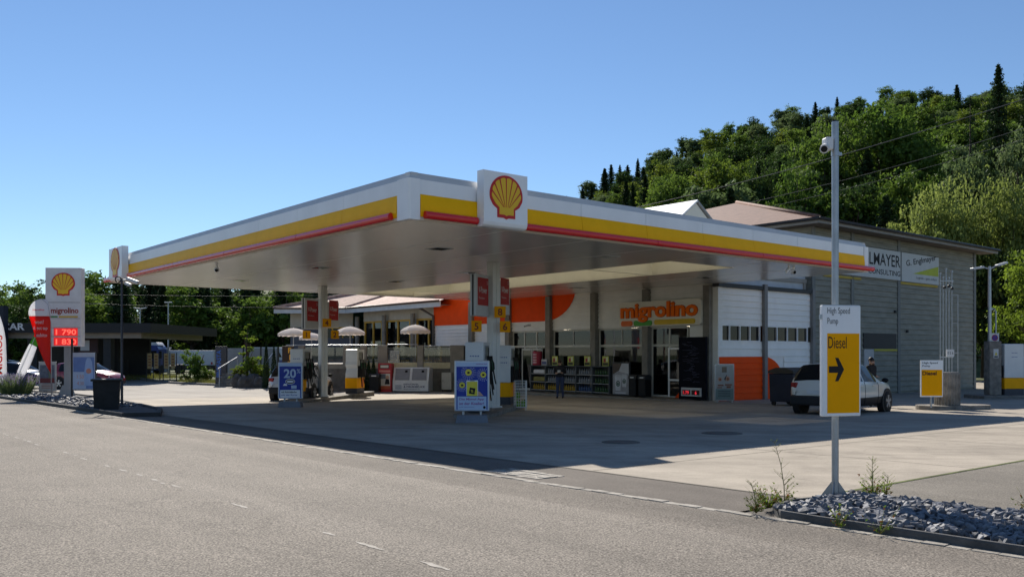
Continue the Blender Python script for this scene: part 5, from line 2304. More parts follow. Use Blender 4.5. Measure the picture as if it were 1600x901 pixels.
BASEJ = {'pelvis': ((0, 0, .94), (.185, .135)), 'waist': ((0, 0, 1.06), (.18, .13)), 'chest': ((0, 0, 1.30), (.205, .14)), 'neck': ((0, -.01, 1.465), .058), 'jaw': ((0, -.035, 1.55), (.072, .085)), 'crown': ((0, -.02, 1.665), (.070, .082)),
         'shl': ((.19, 0, 1.395), .078), 'ell': ((.24, .02, 1.12), .046), 'wrl': ((.22, -.10, .90), .034), 'hal': ((.21, -.13, .82), .036),
         'shr': ((-.19, 0, 1.395), .078), 'elr': ((-.24, .02, 1.12), .046), 'wrr': ((-.22, -.10, .90), .034), 'har': ((-.21, -.13, .82), .036),
         'hil': ((.095, 0, .88), .112), 'knl': ((.105, -.02, .49), .078), 'anl': ((.11, .01, .10), .046), 'tol': ((.12, -.15, .045), .04),
         'hir': ((-.095, 0, .88), .112), 'knr': ((-.105, -.02, .49), .078), 'anr': ((-.11, .01, .10), .046), 'tor': ((-.12, -.15, .045), .04)}


def people():
    J = dict(BASEJ)
    # both forearms raised in front, head bent over what the hands hold
    J['ell'] = ((.25, -.03, 1.13), .046)
    J['wrl'] = ((.13, -.25, 1.15), .035)
    J['hal'] = ((.06, -.30, 1.17), .037)
    J['elr'] = ((-.25, -.03, 1.13), .046)
    J['wrr'] = ((-.13, -.24, 1.13), .035)
    J['har'] = ((-.05, -.29, 1.16), .037)
    J['neck'] = ((0, -.03, 1.46), .058)
    J['jaw'] = ((0, -.085, 1.53), (.070, .083))
    J['crown'] = ((0, -.085, 1.645), (.070, .084))
    J['knl'] = ((.11, -.03, .49), .078)
    J['anl'] = ((.12, .05, .10), .046)
    J['tol'] = ((.13, -.10, .045), .04)
    Y = 39.0

    def extra(t, k):
        mb = MB()
        mb.box(-.06, -.335, 1.155, .07, -.315, 1.275)
        mb.build('folded_leaflet', M('leaflet', (.5, .5, .5), .5), t)
    figure('person in dark waistcoat and blue jeans reading something before the outdoor rack', (xa(875, Y), Y, gz(Y)), R(-12), J,
           [M('waistcoat_dark', (.016, .016, .02), .8, var=.3), M('jeans_blue', (.03, .045, .10), .8, var=.25, scale=12), SKIN, M('shoe_black', (.012, .012, .013), .5)], 1.72, M('hair_brown', (.05, .03, .018), .6), extra=extra)
    J = dict(BASEJ)
    J['elr'] = ((-.26, -.12, 1.16), .046)
    J['wrr'] = ((-.22, -.34, 1.10), .035)
    J['har'] = ((-.20, -.41, 1.09), .037)
    Y = 31.3
    figure('person in black jacket standing beyond the white compact car', (xa(1361, Y), Y, gz(Y)), R(30), J,
           [M('jacket_black', (.010, .010, .012), .8), M('trousers_black', (.014, .014, .018), .8), SKIN, M('shoe_black', (.012, .012, .013), .5)], 1.74, M('hair_black', (.01, .008, .008), .6))


people()


# ------------------------------------------------------------------ restaurant
def restaurant():
    x0, y0 = S(19.6, 27.1)
    t = thing('restaurant', 'low restaurant with tiled roof and yellow framed windows behind the terrace', 'restaurant', (-9.0, 56.0, gz(56)))
    of = (9.0, -56.0, -gz(56))
    B = lambda mb, n, m, **k: mb.build(n, m, t, off=of, **k)
    L, Mm, Rr = Vector((-15.9, 58.6)), Vector((-11.1, 58.5)), Vector(S(18.5, 25.2))
    zE = 4.50
    A = Vector((-4.5, 66.0, 7.3))
    A2 = Vector((*S(26, 24.5), 7.3))
    mb = MB()
    mb.add([(*L, zE), (*Mm, zE), A], [(0, 1, 2)])
    mb.add([(*Mm, zE), (*Rr, zE), A2, A], [(0, 1, 2), (0, 2, 3)])
    Bk = Vector((-14.5, 70))
    mb.add([(*L, zE), A, (*Bk, zE)], [(0, 1, 2)])
    # rows of tiles as low courses
    B(mb, 'roof', M('roof_tile_pink', (.42, .27, .22), .8, var=.35, scale=4, bump=.9, bscale=7), fix=False)
    mb = MB()
    mb.tube([(*L, zE + .03), (A.x, A.y, A.z + .05)], .11, 6)
    mb.tube([(*Mm, zE + .03), (A.x, A.y, A.z + .05)], .11, 6)
    B(mb, 'hip_tiles', M('roof_tile_pink', (.36, .23, .19)))
    # white eave board with thickness, gutter above

    def wallseg(mb, a, b, z0, z1, th, m=0):
        a, b = Vector(a), Vector(b)
        d = (b - a).normalized()
        n_ = Vector((d.y, -d.x)) * th
        P = [a, b, b - n_, a - n_]
        mb.add([(*p, z0) for p in P] + [(*p, z1) for p in P], [(0, 3, 2, 1), (4, 5, 6, 7), (0, 1, 5, 4), (1, 2, 6, 5), (2, 3, 7, 6), (3, 0, 4, 7)], m)
    mb = MB()
    wallseg(mb, L, Mm, zE - .33, zE - .05, .08)
    wallseg(mb, Mm, Rr, zE - .33, zE - .05, .08)
    B(mb, 'eave_board', M('eave_pale', (.52, .55, .58), .5))
    mb = MB()
    mb.tube([(L.x, L.y - .07, zE), (Mm.x, Mm.y - .07, zE), (Rr.x - .05, Rr.y - .05, zE)], .06, 8)
    B(mb, 'gutter', M('gutter_brown', (.10, .06, .045), .5))
    mb = MB()
    mb.add([(*L, zE - .2), (*Mm, zE - .2), (*Rr, zE - .2), (*S(19.9, 25.2), zE - .2), (*S(19.9, 35.5), zE - .2), (-15.9, 60.2, zE - .2)], [(0, 1, 4, 5), (1, 2, 3, 4)])
    B(mb, 'eave_soffit', M('soffit_cream', (.45, .43, .38), .7), fix=False)
    # right wall (parallel to the shop front)
    wa, wb = S(19.6, 27.1), S(19.6, 35.6)
    mb = MB()
    wallseg(mb, wb, wa, 3.62, 4.28, .2)
    wallseg(mb, wb, wa, -.8, 1.0, .2)
    B(mb, 'wall', M('wall_beige', (.50, .47, .41), .8))
    wins = [(566, 597), (604, 641), (652, 689)]
    edges = []
    for (p0, p1) in wins:
        va, vb = vU(p0, 19.6), vU(p1, 19.6)
        va = min(va, 35.4)
        edges += [va, vb]
        mb = MB()
        for k in range(3):
            v = va + (vb - va) * k / 2
            a, b = S(19.56, v + .06), S(19.56, v - .06)
            wallseg(mb, a, b, 1.0, 3.62, .1)
        a, b = S(19.56, va - .06), S(19.56, vb + .06)
        wallseg(mb, a, b, 3.50, 3.618, .1)
        wallseg(mb, a, b, 1.0, 1.1, .1)
        f = B(mb, 'window', WOODY)
        mb = MB()
        a, b = S(19.63, va - .06), S(19.63, vb + .06)
        wallseg(mb, a, b, 1.1, 3.5, .01)
        mb.build('pane', GLASSD, f, off=of)
    es = [35.6] + edges + [27.1]
    for i in range(0, len(es), 2):
        if es[i] - es[i + 1] > .1:
            mb = MB()
            wallseg(mb, S(19.6, es[i] - .05), S(19.6, es[i + 1] + .05), 1.0, 3.62, .2)
            B(mb, 'wall_pier', M('wall_grey_boards', (.22, .235, .26), .7))
    for px in (558, 600, 645):
        v = vU(px, 19.3)
        mb = MB()
        x, y = S(19.3, v)
        mb.cyl((x, y, .8), (x, y, 3.95), .15, n=14)
        B(mb, 'post', CONCP)
    # interior back wall, dark
    mb = MB()
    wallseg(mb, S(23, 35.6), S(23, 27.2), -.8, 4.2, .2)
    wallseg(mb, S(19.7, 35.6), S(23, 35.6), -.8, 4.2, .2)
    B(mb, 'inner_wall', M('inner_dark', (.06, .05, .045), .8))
    mb = MB()
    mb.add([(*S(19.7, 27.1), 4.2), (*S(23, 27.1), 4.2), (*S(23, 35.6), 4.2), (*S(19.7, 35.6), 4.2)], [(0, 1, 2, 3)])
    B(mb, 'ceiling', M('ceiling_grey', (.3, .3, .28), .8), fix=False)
    # left wall, frontal
    mb = MB()
    wallseg(mb, (-15.2, 60.2), (-10.9, 60.1), 3.3, 4.28, .2)
    B(mb, 'wall', M('wall_beige', (.50, .47, .41), .8))
    mb = MB()
    wallseg(mb, (-15.2, 60.25), (-13.0, 60.2), -.8, 3.3, .2)
    wallseg(mb, (-13.0, 60.2), (-10.9, 60.15), -.8, 2.55, .2)
    B(mb, 'boarded_wall', M('wall_slate_boards', (.10, .11, .14), .7))
    mb = MB()
    for k in range(4):
        x = -13.0 + k * .7
        wallseg(mb, (x - .04, 60.12), (x + .04, 60.12), 2.55, 3.3, .1)
    wallseg(mb, (-13.0, 60.12), (-10.9, 60.1), 3.2, 3.3, .1)
    f = B(mb, 'window', WOODY)
    mb = MB()
    wallseg(mb, (-13.0, 60.2), (-10.9, 60.18), 2.55, 3.25, .02)
    mb.build('pane', DGLASS, f, off=of)
    # rainwater pipe at the junction with the shop
    x, y = S(19.3, 27.0)
    x2, y2 = S(18.6, 27.6)
    mb = MB()
    mb.tube([(x2, y2, 4.4), (x2 + .1, y2 + .1, 4.2), (x, y, 3.7), (x, y, -.5)], .08, 8)
    B(mb, 'downpipe', M('pipe_grey_brown', (.10, .095, .09), .5))


restaurant()
YT = 48.2
ZT = .92


def terrace():
    t = thing('terrace', 'raised restaurant terrace with stone posts, glass panels and steel rail', 'terrace', (-7.8, YT, gz(YT)))
    of = (7.8, -YT, -gz(YT))
    B = lambda mb, n, m, **k: mb.build(n, m, t, off=of, **k)
    mb = MB()
    poly = [(-12.4, YT + .1), (-3.0, YT + .1), S(19.3, 25.9), S(19.3, 35.4), (-14.6, 60.0), (-13.0, 52)]
    mb.prism(poly, 'xy', -.8, ZT)
    B(mb, 'terrace_floor', M('terrace_floor', (.26, .24, .21), .8, var=.2))
    mb = MB()
    mb.box(-8.6, YT - .02, ZT - .25, -3.0, YT + .09, ZT + .08)
    B(mb, 'ledge', M('ledge_cream', (.48, .43, .28), .7, var=.15))
    mb = MB()
    mb.box(-12.4, YT + .0, -.8, -3.0, YT + .09, ZT - .26)
    B(mb, 'retaining_wall', M('retaining_wall_dark', (.13, .12, .11), .9, var=.35, bump=.3))
    posts = [471, 541, 568, 598, 657]
    for px in posts:
        x = xa(px, YT)
        mb = MB()
        wd = .17 if px != 598 else .26
        mb.box(x - wd, YT - .12, ZT - 1.4 if px > 590 else ZT - .2, x + wd, YT + .2, ZT + 1.02)
        B(mb, 'stone_post', CONCP, bevel=.03)
    x = xa(715, YT)
    mb = MB()
    mb.box(x - .4, YT - .15, -.75, x + .35, YT + .35, 1.95)
    B(mb, 'stone_pier', CONCP, bevel=.03)
    mb = MB()
    mb.cyl((-12.4, YT, ZT + 1.03), (xa(590, YT), YT, ZT + 1.03), .03, n=8)
    mb.cyl((xa(606, YT), YT, ZT + 1.06), (xa(652, YT), YT, ZT + 1.06), .03, n=8)
    mb.cyl((xa(662, YT), YT, ZT + .98), (xa(706, YT), YT, ZT + .98), .03, n=8)
    mb.cyl((xa(662, YT), YT, ZT + .84), (xa(706, YT), YT, ZT + .84), .02, n=8)
    B(mb, 'hand_rail', GALV)
    for a, b in ((471, 541), (548, 562), (574, 590), (606, 651), (663, 705)):
        mb = MB()
        mb.box(xa(a, YT), YT + .02, ZT + .10, xa(b, YT), YT + .03, ZT + .92)
        B(mb, 'glass_panel', GLASSC)


terrace()


def umbrella(px, Y, ztop, r, label, first=[None]):
    x = xa(px, Y)
    if first[0]:
        dup(first[0], (x, Y, ZT), rz=px * .7, scale=(r / .88, r / .88, (ztop - ZT) / 2.0), label=label)
        return
    t = thing('garden_umbrella', label, 'umbrella', (x, Y, ZT), 0, 'garden umbrellas on the terrace')
    first[0] = t
    n = 16
    mb = MB()
    prof = [(.03, 2.0), (.22, 1.975), (.45, 1.915), (.68, 1.825), (.86, 1.715), (.885, 1.69)]
    v, f = [], []
    for r_, z in prof:
        for i in range(n):
            a = 2 * math.pi * i / n
            rr = r_ * (1.0 if i % 2 == 0 else .955)
            v.append((rr * math.cos(a), rr * math.sin(a), z))
    for j in range(len(prof) - 1):
        for i in range(n):
            f.append((j * n + i, j * n + (i + 1) % n, (j + 1) * n + (i + 1) % n, (j + 1) * n + i))
    # valance
    b = len(v)
    for i in range(n * 2):
        a = math.pi * i / n
        rr = .885 * (1.0 if i % 4 == 0 else .97)
        v.append((rr * math.cos(a), rr * math.sin(a), 1.688))
    for i in range(n * 2):
        a = math.pi * i / n
        rr = .89 * (1.0 if i % 4 == 0 else .97)
        v.append((rr * math.cos(a), rr * math.sin(a), 1.56 - (.035 if i % 2 else 0)))
    for i in range(n * 2):
        j = (i + 1) % (n * 2)
        f.append((b + i, b + j, b + n * 2 + j, b + n * 2 + i))
    mb.add(v, f)
    m = bpy.data.materials.new('umbrella_cloth')
    m.use_nodes = True
    nt_ = m.node_tree
    nt_.nodes.clear()
    d = nt_.nodes.new('ShaderNodeBsdfDiffuse')
    d.inputs[0].default_value = (.80, .75, .70, 1)
    tl = nt_.nodes.new('ShaderNodeBsdfTranslucent')
    tl.inputs[0].default_value = (.80, .70, .62, 1)
    mx = nt_.nodes.new('ShaderNodeMixShader')
    mx.inputs[0].default_value = .35
    oo = nt_.nodes.new('ShaderNodeOutputMaterial')
    nt_.links.new(d.outputs[0], mx.inputs[1])
    nt_.links.new(tl.outputs[0], mx.inputs[2])
    nt_.links.new(mx.outputs[0], oo.inputs[0])
    mb.build('canopy_cloth', m, t, fix=False)
    mb = MB()
    mb.cyl((0, 0, .05), (0, 0, 2.06), .018, n=8)
    for i in range(8):
        a = 2 * math.pi * i / 8
        mb.cyl((0, 0, 1.5), (.5 * math.cos(a), .5 * math.sin(a), 1.87), .006, n=4)
    mb.build('pole', LGREY, t)
    mb = MB()
    mb.lathe([(.22, 0), (.22, .05), (.06, .10), (.03, .3)], n=14)
    mb.build('base', CONCD, t)


umbrella(458.5, 49.4, 2.88, .85, 'leftmost cream garden umbrella with fringed edge on the terrace')
umbrella(547, 50.2, 3.03, .86, 'middle white garden umbrella right of the farther canopy column')
umbrella(649, 49.8, 3.12, .86, 'rightmost pinkish cream garden umbrella on the terrace before the yellow windows')
umbrella(487, 52.5, 2.72, .75, 'smaller cream umbrella half hidden behind the farther canopy column')


def chairs():
    first = None
    spots = [(612, 49.3, .4), (626, 49.9, 2.1), (640, 49.2, -.6), (672, 49.3, 1.0), (690, 49.6, -1.4), (553, 49.2, .2), (577, 49.4, 2.6), (505, 49.3, .9)]
    words = ['first chair right of the thick stone post', 'second chair right of the thick stone post', 'third chair right of the thick stone post', 'chair just right of the tall dark post', 'chair nearest the stone pier at the shop', 'chair between the two middle posts', 'chair just left of the thick stone post', 'chair behind the farther fuel pumps']
    for (px, Y, rz), w_ in zip(spots, words):
        loc = (xa(px, Y), Y, ZT)
        lab = 'black terrace ' + w_
        if first:
            dup(first, loc, rz=rz, label=lab)
            continue
        first = t = thing('terrace_chair', lab, 'chair', loc, rz, 'black terrace chairs')
        mb = MB()
        mb.box(-.22, -.22, .43, .22, .22, .46)
        mb.build('seat', BLACK, t, bevel=.01)
        mb = MB()
        mb.box(-.22, .19, .52, .22, .22, .88)
        mb.build('backrest', BLACK, t, bevel=.01)
        for x in (-.2, .2):
            for y in (-.2, .2):
                mb = MB()
                mb.cyl((x, y, 0), (x, y, .43 if y < 0 else .9), .014, n=6)
                mb.build('leg', BLACK, t)
    t = None
    for (px, Y, lab) in ((626, 49.4, 'dark round terrace table among the chairs right of the thick post'), (682, 50.2, 'round terrace table near the shop wall')):
        t = thing('terrace_table', lab, 'table', (xa(px, Y), Y, ZT), 0, 'terrace tables')
        mb = MB()
        mb.cyl((0, 0, .71), (0, 0, .74), .36, n=18)
        mb.build('table_top', M('table_top_grey', (.35, .34, .32), .5), t)
        mb = MB()
        mb.cyl((0, 0, 0), (0, 0, .71), .03, n=8)
        mb.cyl((0, 0, 0), (0, 0, .03), .22, n=12)
        mb.build('stand', BLACK, t)


chairs()


def ice_chest():
    Y = 47.4
    X0, X1 = xa(612.5, Y), xa(670, Y)
    g = gz(Y)
    t = thing('ice_chest', 'white outdoor ice freezer with two sloping grey doors and blue lettering', 'freezer', ((X0 + X1) / 2, Y, g), R(-9))
    w_ = (X1 - X0) / 2
    mb = MB()
    prof = [(0, .05), (1.0, .05), (1.0, 1.33), (.28, 1.33), (0, .58)]
    mb.prism(prof, 'yz', -w_, w_)
    mb.build('chest', M('freezer_white', (.62, .63, .65), .4), t, bevel=.02)
    sl = Vector((.28, .75)).normalized()
    nr = Vector((-sl.y, sl.x))
    for s_ in (-1, 1):
        mb = MB()
        a, b = (s_ * w_ * .07, s_ * w_ * .88)
        x0, x1 = min(a, b), max(a, b)
        v = []
        for off in (.004, .03):
            for x, q in ((x0, .07), (x1, .07), (x1, .73), (x0, .73)):
                y = sl.x * q + nr.x * off
                z = .58 + sl.y * q + nr.y * off
                v.append((x, y, z))
        mb.add(v, [(0, 1, 2, 3), (7, 6, 5, 4), (0, 4, 5, 1), (1, 5, 6, 2), (2, 6, 7, 3), (3, 7, 4, 0)])
        d = mb.build('freezer_door', M('freezer_door_grey', (.22, .225, .25), .4), t)
        mb = MB()
        xm = x1 - .2 if s_ < 0 else x1 - .22
        v = []
        for off in (.031, .05):
            for x, q in ((xm - .07, .50), (xm + .07, .50), (xm + .07, .62), (xm - .07, .62)):
                v.append((x, sl.x * q + nr.x * off, .58 + sl.y * q + nr.y * off))
        mb.add(v, [(0, 1, 2, 3), (7, 6, 5, 4), (0, 4, 5, 1), (1, 5, 6, 2), (2, 6, 7, 3), (3, 7, 4, 0)])
        mb.build('handle', BLACK, d)
    mb = MB()
    mb.text('EISWÜRFEL', (-w_ * .38, -.004, .385), w_ * .86, .10, bold=.02)
    mb.text('& CRUSHED ICE', (-w_ * .38, -.004, .245), w_ * 1.18, .10, bold=.03)
    mb.text('www.eisexpress.ch', (-w_ * .38, -.004, .14), w_ * .9, .05, bold=.01)
    mb.build('lettering', M('ice_navy', (.02, .03, .10), .5), t, fix=False)
    mb = MB()
    for k in range(6):
        mb.box(-w_ * .85, -.006, .16 + k * .04, -w_ * .5, -.002, .185 + k * .04)
    mb.build('vent_grille', M('grille_grey', (.28, .32, .38), .5), t)


ice_chest()


def red_machine():
    Y = 47.5
    t = thing('drinks_machine', 'red drinks machine with a pale advert panel left of the ice freezer', 'vending machine', (xa(601, Y), Y, gz(Y)), R(-6))
    mb = MB()
    mb.box(-.37, 0, 0, .37, .6, 1.55)
    mb.build('cabinet', M('machine_red', (.40, .02, .03), .4), t, bevel=.02)
    mb = MB()
    quad(mb, -.28, .16, .30, 1.0, -.003, 0)
    quad(mb, -.28, .72, .06, .98, -.005, 1)
    disc(mb, (.15, .80), .10, -.006, 2)
    mb.add([(.0, -.006, .42), (.28, -.006, .42), (.24, -.006, .70), (.06, -.006, .72)], [(0, 1, 2, 3)], 3)
    quad(mb, -.28, .16, .30, .34, -.005, 4)
    quad(mb, -.31, 1.08, .31, 1.18, -.003, 5)
    quad(mb, -.26, 1.28, .24, 1.48, -.003, 3)
    quad(mb, -.23, 1.31, .21, 1.45, -.005, 0)
    mb.build('advert', [M('advert_cream', (.55, .53, .48)), M('advert_slate', (.12, .14, .18)), SKIN, INK, M('advert_rust', (.45, .10, .04)), M('advert_pink', (.6, .25, .22))], t, fix=False)
    litter_bin((xa(586, 47.3), 47.3, gz(47.3)), R(-6), 'dark bin with grey hood beside the red drinks machine', .52, .5, 1.02)
    Y = 47.7
    t = thing('utility_cabinet', 'pale metal cabinet against the terrace wall right of the ice freezer', 'cabinet', (xa(697.5, Y), Y, gz(Y)), R(-9))
    mb = MB()
    mb.box(-.27, 0, .12, .27, .30, 1.05)
    mb.build('cabinet_box', M('cabinet_beige', (.42, .40, .35), .5, var=.1), t, bevel=.015)
    mb = MB()
    mb.box(-.24, -.008, .16, .24, -.002, 1.01)
    mb.box(-.2, -.02, .55, -.18, -.008, .66, 1)
    mb.build('cabinet_door', [M('cabinet_beige', (.42, .40, .35), .5), DARK], t)
    mb = MB()
    for x in (-.22, .22):
        mb.box(x - .03, .05, 0, x + .03, .25, .12)
    mb.build('feet', DARK, t)
    Y = 47.2
    t = thing('pizza_sign', 'narrow black board with yellow upright capitals beyond the farther pumps', 'sign', (xa(450, Y), Y, gz(Y)), R(0))
    mb = MB()
    mb.box(-.32, 0, 0, .30, .12, 2.48)
    mb.build('board', M('pizza_board', (.035, .02, .015), .6), t, bevel=.01)
    mb = MB()
    for k, ch in enumerate('PIZZA'):
        mb.text(ch, (.10, -.004, 2.12 - .37 * k), None, .27, bold=.03, align='C')
    mb.build('lettering', M('pizza_yellow', (.75, .40, .03), .5), t, fix=False)


red_machine()


# ------------------------------------------------------------------ plants
class Leaves:
    def __init__(s, seed):
        s.r = random.Random(seed)
        s.mb = MB()

    def leaf(s, p, size, nrm=None, asp=.6, m=0):
        r = s.r
        n = Vector((r.gauss(0, 1), r.gauss(0, 1), r.gauss(0, 1)))
        if nrm is not None:
            n = n * .55 + nrm
        n.normalize()
        a = n.orthogonal().normalized()
        ang = r.random() * 6.283
        b = n.cross(a)
        u = a * math.cos(ang) + b * math.sin(ang)
        v = n.cross(u)
        L = size * r.uniform(.6, 1.25)
        W_ = L * asp
        p = Vector(p)
        s.mb.add([p - u * L * .5, p - v * W_ * .5 + n * L * .06, p + u * L * .5, p + v * W_ * .5 + n * L * .06], [(0, 1, 2, 3)], m)

    def clump(s, c, r3, n, size, hollow=.45, m=0, droop=0):
        """uneven bough: several leaf sprays spread over it, not one ball"""
        r = s.r
        c = Vector(c)
        k = max(3, min(9, n // 22))
        for _ in range(k):
            d = Vector((r.gauss(0, 1), r.gauss(0, 1), r.gauss(0, .8))).normalized()
            q = r.uniform(hollow, 1.08)
            sc_ = r.uniform(.30, .55)
            cc = c + Vector((d.x * r3[0], d.y * r3[1], d.z * r3[2])) * q
            for _ in range(max(1, n // k)):
                p = cc + Vector((r.gauss(0, .5) * r3[0], r.gauss(0, .5) * r3[1], r.gauss(0, .36) * r3[2])) * sc_
                s.leaf(p, size, d * .5 + Vector((0, 0, .45)), m=m)


FOL = {
    'mid': foliage('leaf_mid', (.062, .125, .016), (.145, .215, .034), .5),
    'dark': foliage('leaf_dark', (.024, .052, .012), (.060, .100, .022), .45),
    'olive': foliage('leaf_olive', (.155, .200, .040), (.235, .285, .072), .55),
    'lime': foliage('leaf_lime', (.12, .19, .015), (.21, .29, .035), .55),
    'grey': foliage('leaf_grey', (.095, .145, .050), (.150, .200, .080), .5),
    'conifer': foliage('needle_dark', (.012, .028, .011), (.032, .058, .020), .25),
    'yellow': foliage('leaf_yellow_green', (.085, .135, .015), (.170, .215, .028), .55),
}


def broadleaf(name, seed, h, r, nclump, nleaf, leaf, fol, trunk_h=.3, flat=1., label='', cat='tree', group=None, multi=1):
    """Tapered trunk with limbs reaching into uneven clumps of leaves, gaps between them."""
    t = thing(name, label, cat, (0, 0, 0), 0, group)
    L = Leaves(seed)
    rnd = L.r
    tb = MB()
    ends = []
    for q in range(multi):
        bx, by = (0, 0) if multi == 1 else (rnd.uniform(-.35, .35) * r, rnd.uniform(-.25, .25) * r)
        top = Vector((bx * 1.6 + rnd.uniform(-.1, .1) * r, by * 1.6 + rnd.uniform(-.1, .1) * r, h * .82))
        tr = .026 * h / math.sqrt(multi)
        tb.tube([(bx, by, -.6), (bx, by, h * trunk_h * .5), Vector((bx, by, 0)).lerp(top, .55), top], [tr * 1.25, tr, tr * .55, tr * .15], 8)
        ends.append((Vector((bx, by, 0)), top, tr))
    zc = h * (trunk_h + 1) / 2
    hz = h * (1 - trunk_h) / 2
    cs = []
    for i in range(nclump):
        d = Vector((rnd.gauss(0, 1), rnd.gauss(0, 1), rnd.gauss(0, .9))).normalized()
        q = rnd.uniform(.35, .92)
        zz = zc + d.z * hz * q
        taper = 1 - max(0, (zz - zc) / hz) * .45 * flat
        c = Vector((d.x * r * q * taper, d.y * r * q * taper, zz))
        cr = r * rnd.uniform(.18, .42)
        cs.append((c, cr))
    for c, cr in cs:
        L.clump(c, (cr * 1.15, cr * 1.15, cr * .8), int(nleaf * (cr / (r * .3)) ** 2), leaf)
        b0, tp, tr = ends[rnd.randrange(len(ends))]
        s_ = b0.lerp(tp, max(.2, min(.9, (c.z / h) * .75)))
        tb.tube([s_, s_.lerp(c, .5) + Vector((0, 0, -.03 * h)), c], [tr * .35, tr * .22, tr * .06], 5)
    tb.build('trunk', BARK, t)
    L.mb.build('crown', FOL[fol], t, fix=False)
    return t


def conifer(name, seed, h, r, tiers, per, leaf, fol='conifer', label='', group=None, sparse=1.):
    t = thing(name, label, 'tree', (0, 0, 0), 0, group)
    L = Leaves(seed)
    rnd = L.r
    tb = MB()
    tb.tube([(0, 0, -.6), (0, 0, h * .5), (0, 0, h)], [h * .018, h * .011, .02], 7)
    for i in range(tiers):
        q = i / (tiers - 1)
        z = h * (.10 + .88 * q)
        R0 = r * (1 - q) ** .66 * rnd.uniform(.78, 1.12) + .12
        nb = max(7, int(8 * (1 - q) + 7))
        for k in range(nb):
            if rnd.random() > sparse:
                continue
            a = 2 * math.pi * (k + rnd.random() * .8) / nb
            ln = R0 * rnd.uniform(.55, 1.15)
            zj = rnd.uniform(-.9, .9) * h / tiers
            for j in range(per):
                w_ = (j + rnd.random()) / per
                p = Vector((math.cos(a) * ln * w_, math.sin(a) * ln * w_, z + zj - .34 * ln * w_ + .12 * ln * w_ * w_))
                sp = .15 * ln * (1.1 - w_) + .10
                p += Vector((rnd.gauss(0, sp), rnd.gauss(0, sp), rnd.gauss(0, sp * .5) - .05))
                L.leaf(p, leaf, Vector((0, 0, .8)), asp=.5)
    tb.build('trunk', BARK, t)
    L.mb.build('crown', FOL[fol], t, fix=False)
    return t


def put(t, px, Y, ytop, h0, r0=None, wpx=None, sink=0.):
    """stand a tree built h0 tall at distance Y so that it reaches the height it has"""
    x = xa(px, Y)
    g = hill(x, Y) - sink
    k = (za(ytop, Y) - g) / h0
    s_ = k
    if wpx and r0:
        s_ = (wpx / 2 / FPX * Y) / r0
    t.location = (x, Y, g)
    t.scale = (s_, s_, k)
    return t


# --- single trees of the right-hand slope
put(conifer('spruce_tree', 11, 24, 4.2, 60, 15, .46, label='tall dark spruce standing above all other trees at the right edge'), 1560, 108, 98, 24, 4.2, 92)
put(conifer('spruce_tree', 12, 24, 3.0, 26, 7, .45, label='thin sparse spruce with bare branches left of the tallest spruce', sparse=.6), 1516, 112, 152, 24, 3.0, 50)
put(conifer('spruce_tree', 13, 22, 3.8, 54, 14, .46, label='dark spruce cut by the right picture edge'), 1606, 106, 108, 22, 3.8, 84)
put(broadleaf('broadleaf_tree', 21, 18, 7.0, 46, 330, .50, 'mid', .22, label='large bright green broad crown right of the camera post top'), 1385, 128, 142, 18, 7.0, 170)
put(broadleaf('broadleaf_tree', 22, 17, 6.5, 40, 300, .48, 'mid', .22, label='broad green crown behind the top of the foreground post'), 1290, 130, 168, 17, 6.5, 120)
put(broadleaf('broadleaf_tree', 23, 15, 5.5, 36, 300, .42, 'grey', .2, label='rounded grey-green crown below the tallest spruce'), 1515, 98, 208, 15, 5.5, 120)
put(broadleaf('broadleaf_tree', 24, 15, 5.5, 36, 300, .42, 'grey', .2, label='grey-green crown at the right edge under the spruces'), 1590, 96, 196, 15, 5.5, 120)
put(broadleaf('broadleaf_tree', 25, 14, 5.5, 34, 300, .42, 'mid', .2, label='mid green crown over the warehouse ridge left of the olive bush'), 1420, 100, 246, 14, 5.5, 120)
put(broadleaf('broadleaf_tree', 26, 14, 5.5, 34, 300, .42, 'dark', .2, label='dark green crown directly behind the warehouse hip'), 1330, 100, 262, 14, 5.5, 130)
put(broadleaf('broadleaf_tree', 27, 14, 5.5, 34, 280, .42, 'mid', .2, label='mid green crown above the brown roof hip, left of the post'), 1245, 106, 236, 14, 5.5, 110)
put(broadleaf('broadleaf_tree', 28, 14, 5.5, 34, 280, .42, 'yellow', .2, label='yellowish green crown over the white roof lantern'), 1130, 120, 232, 14, 5.5, 110)
put(broadleaf('broadleaf_tree', 29, 14, 5.5, 34, 280, .42, 'dark', .2, label='dark crown left of the brown roof apex'), 1185, 112, 250, 14, 5.5, 90)
put(broadleaf('broadleaf_tree', 30, 14, 5.5, 34, 280, .42, 'mid', .2, label='green crown over the right canopy edge, left of the roof lantern'), 1045, 124, 262, 14, 5.5, 110)
put(broadleaf('willow_bush', 31, 11, 6.5, 70, 330, .34, 'olive', .08, label='large pale olive many-stemmed bush over the warehouse eave', multi=5), 1470, 72, 268, 11, 6.5, 150)
put(broadleaf('willow_bush', 32, 11, 6.5, 70, 330, .34, 'olive', .08, label='second pale olive bush reaching the right picture edge', multi=5), 1572, 71, 276, 11, 6.5, 150)
put(broadleaf('willow_bush', 33, 9, 4.5, 44, 300, .32, 'olive', .08, label='low pale olive bush left of the large ones over the warehouse eave', multi=4), 1398, 74, 318, 9, 4.5, 90)
put(broadleaf('broadleaf_tree', 34, 11, 4.5, 50, 300, .30, 'lime', .10, label='lime green crown at the right edge above the lamp mast'), 1640, 60, 366, 11, 4.5, 150)
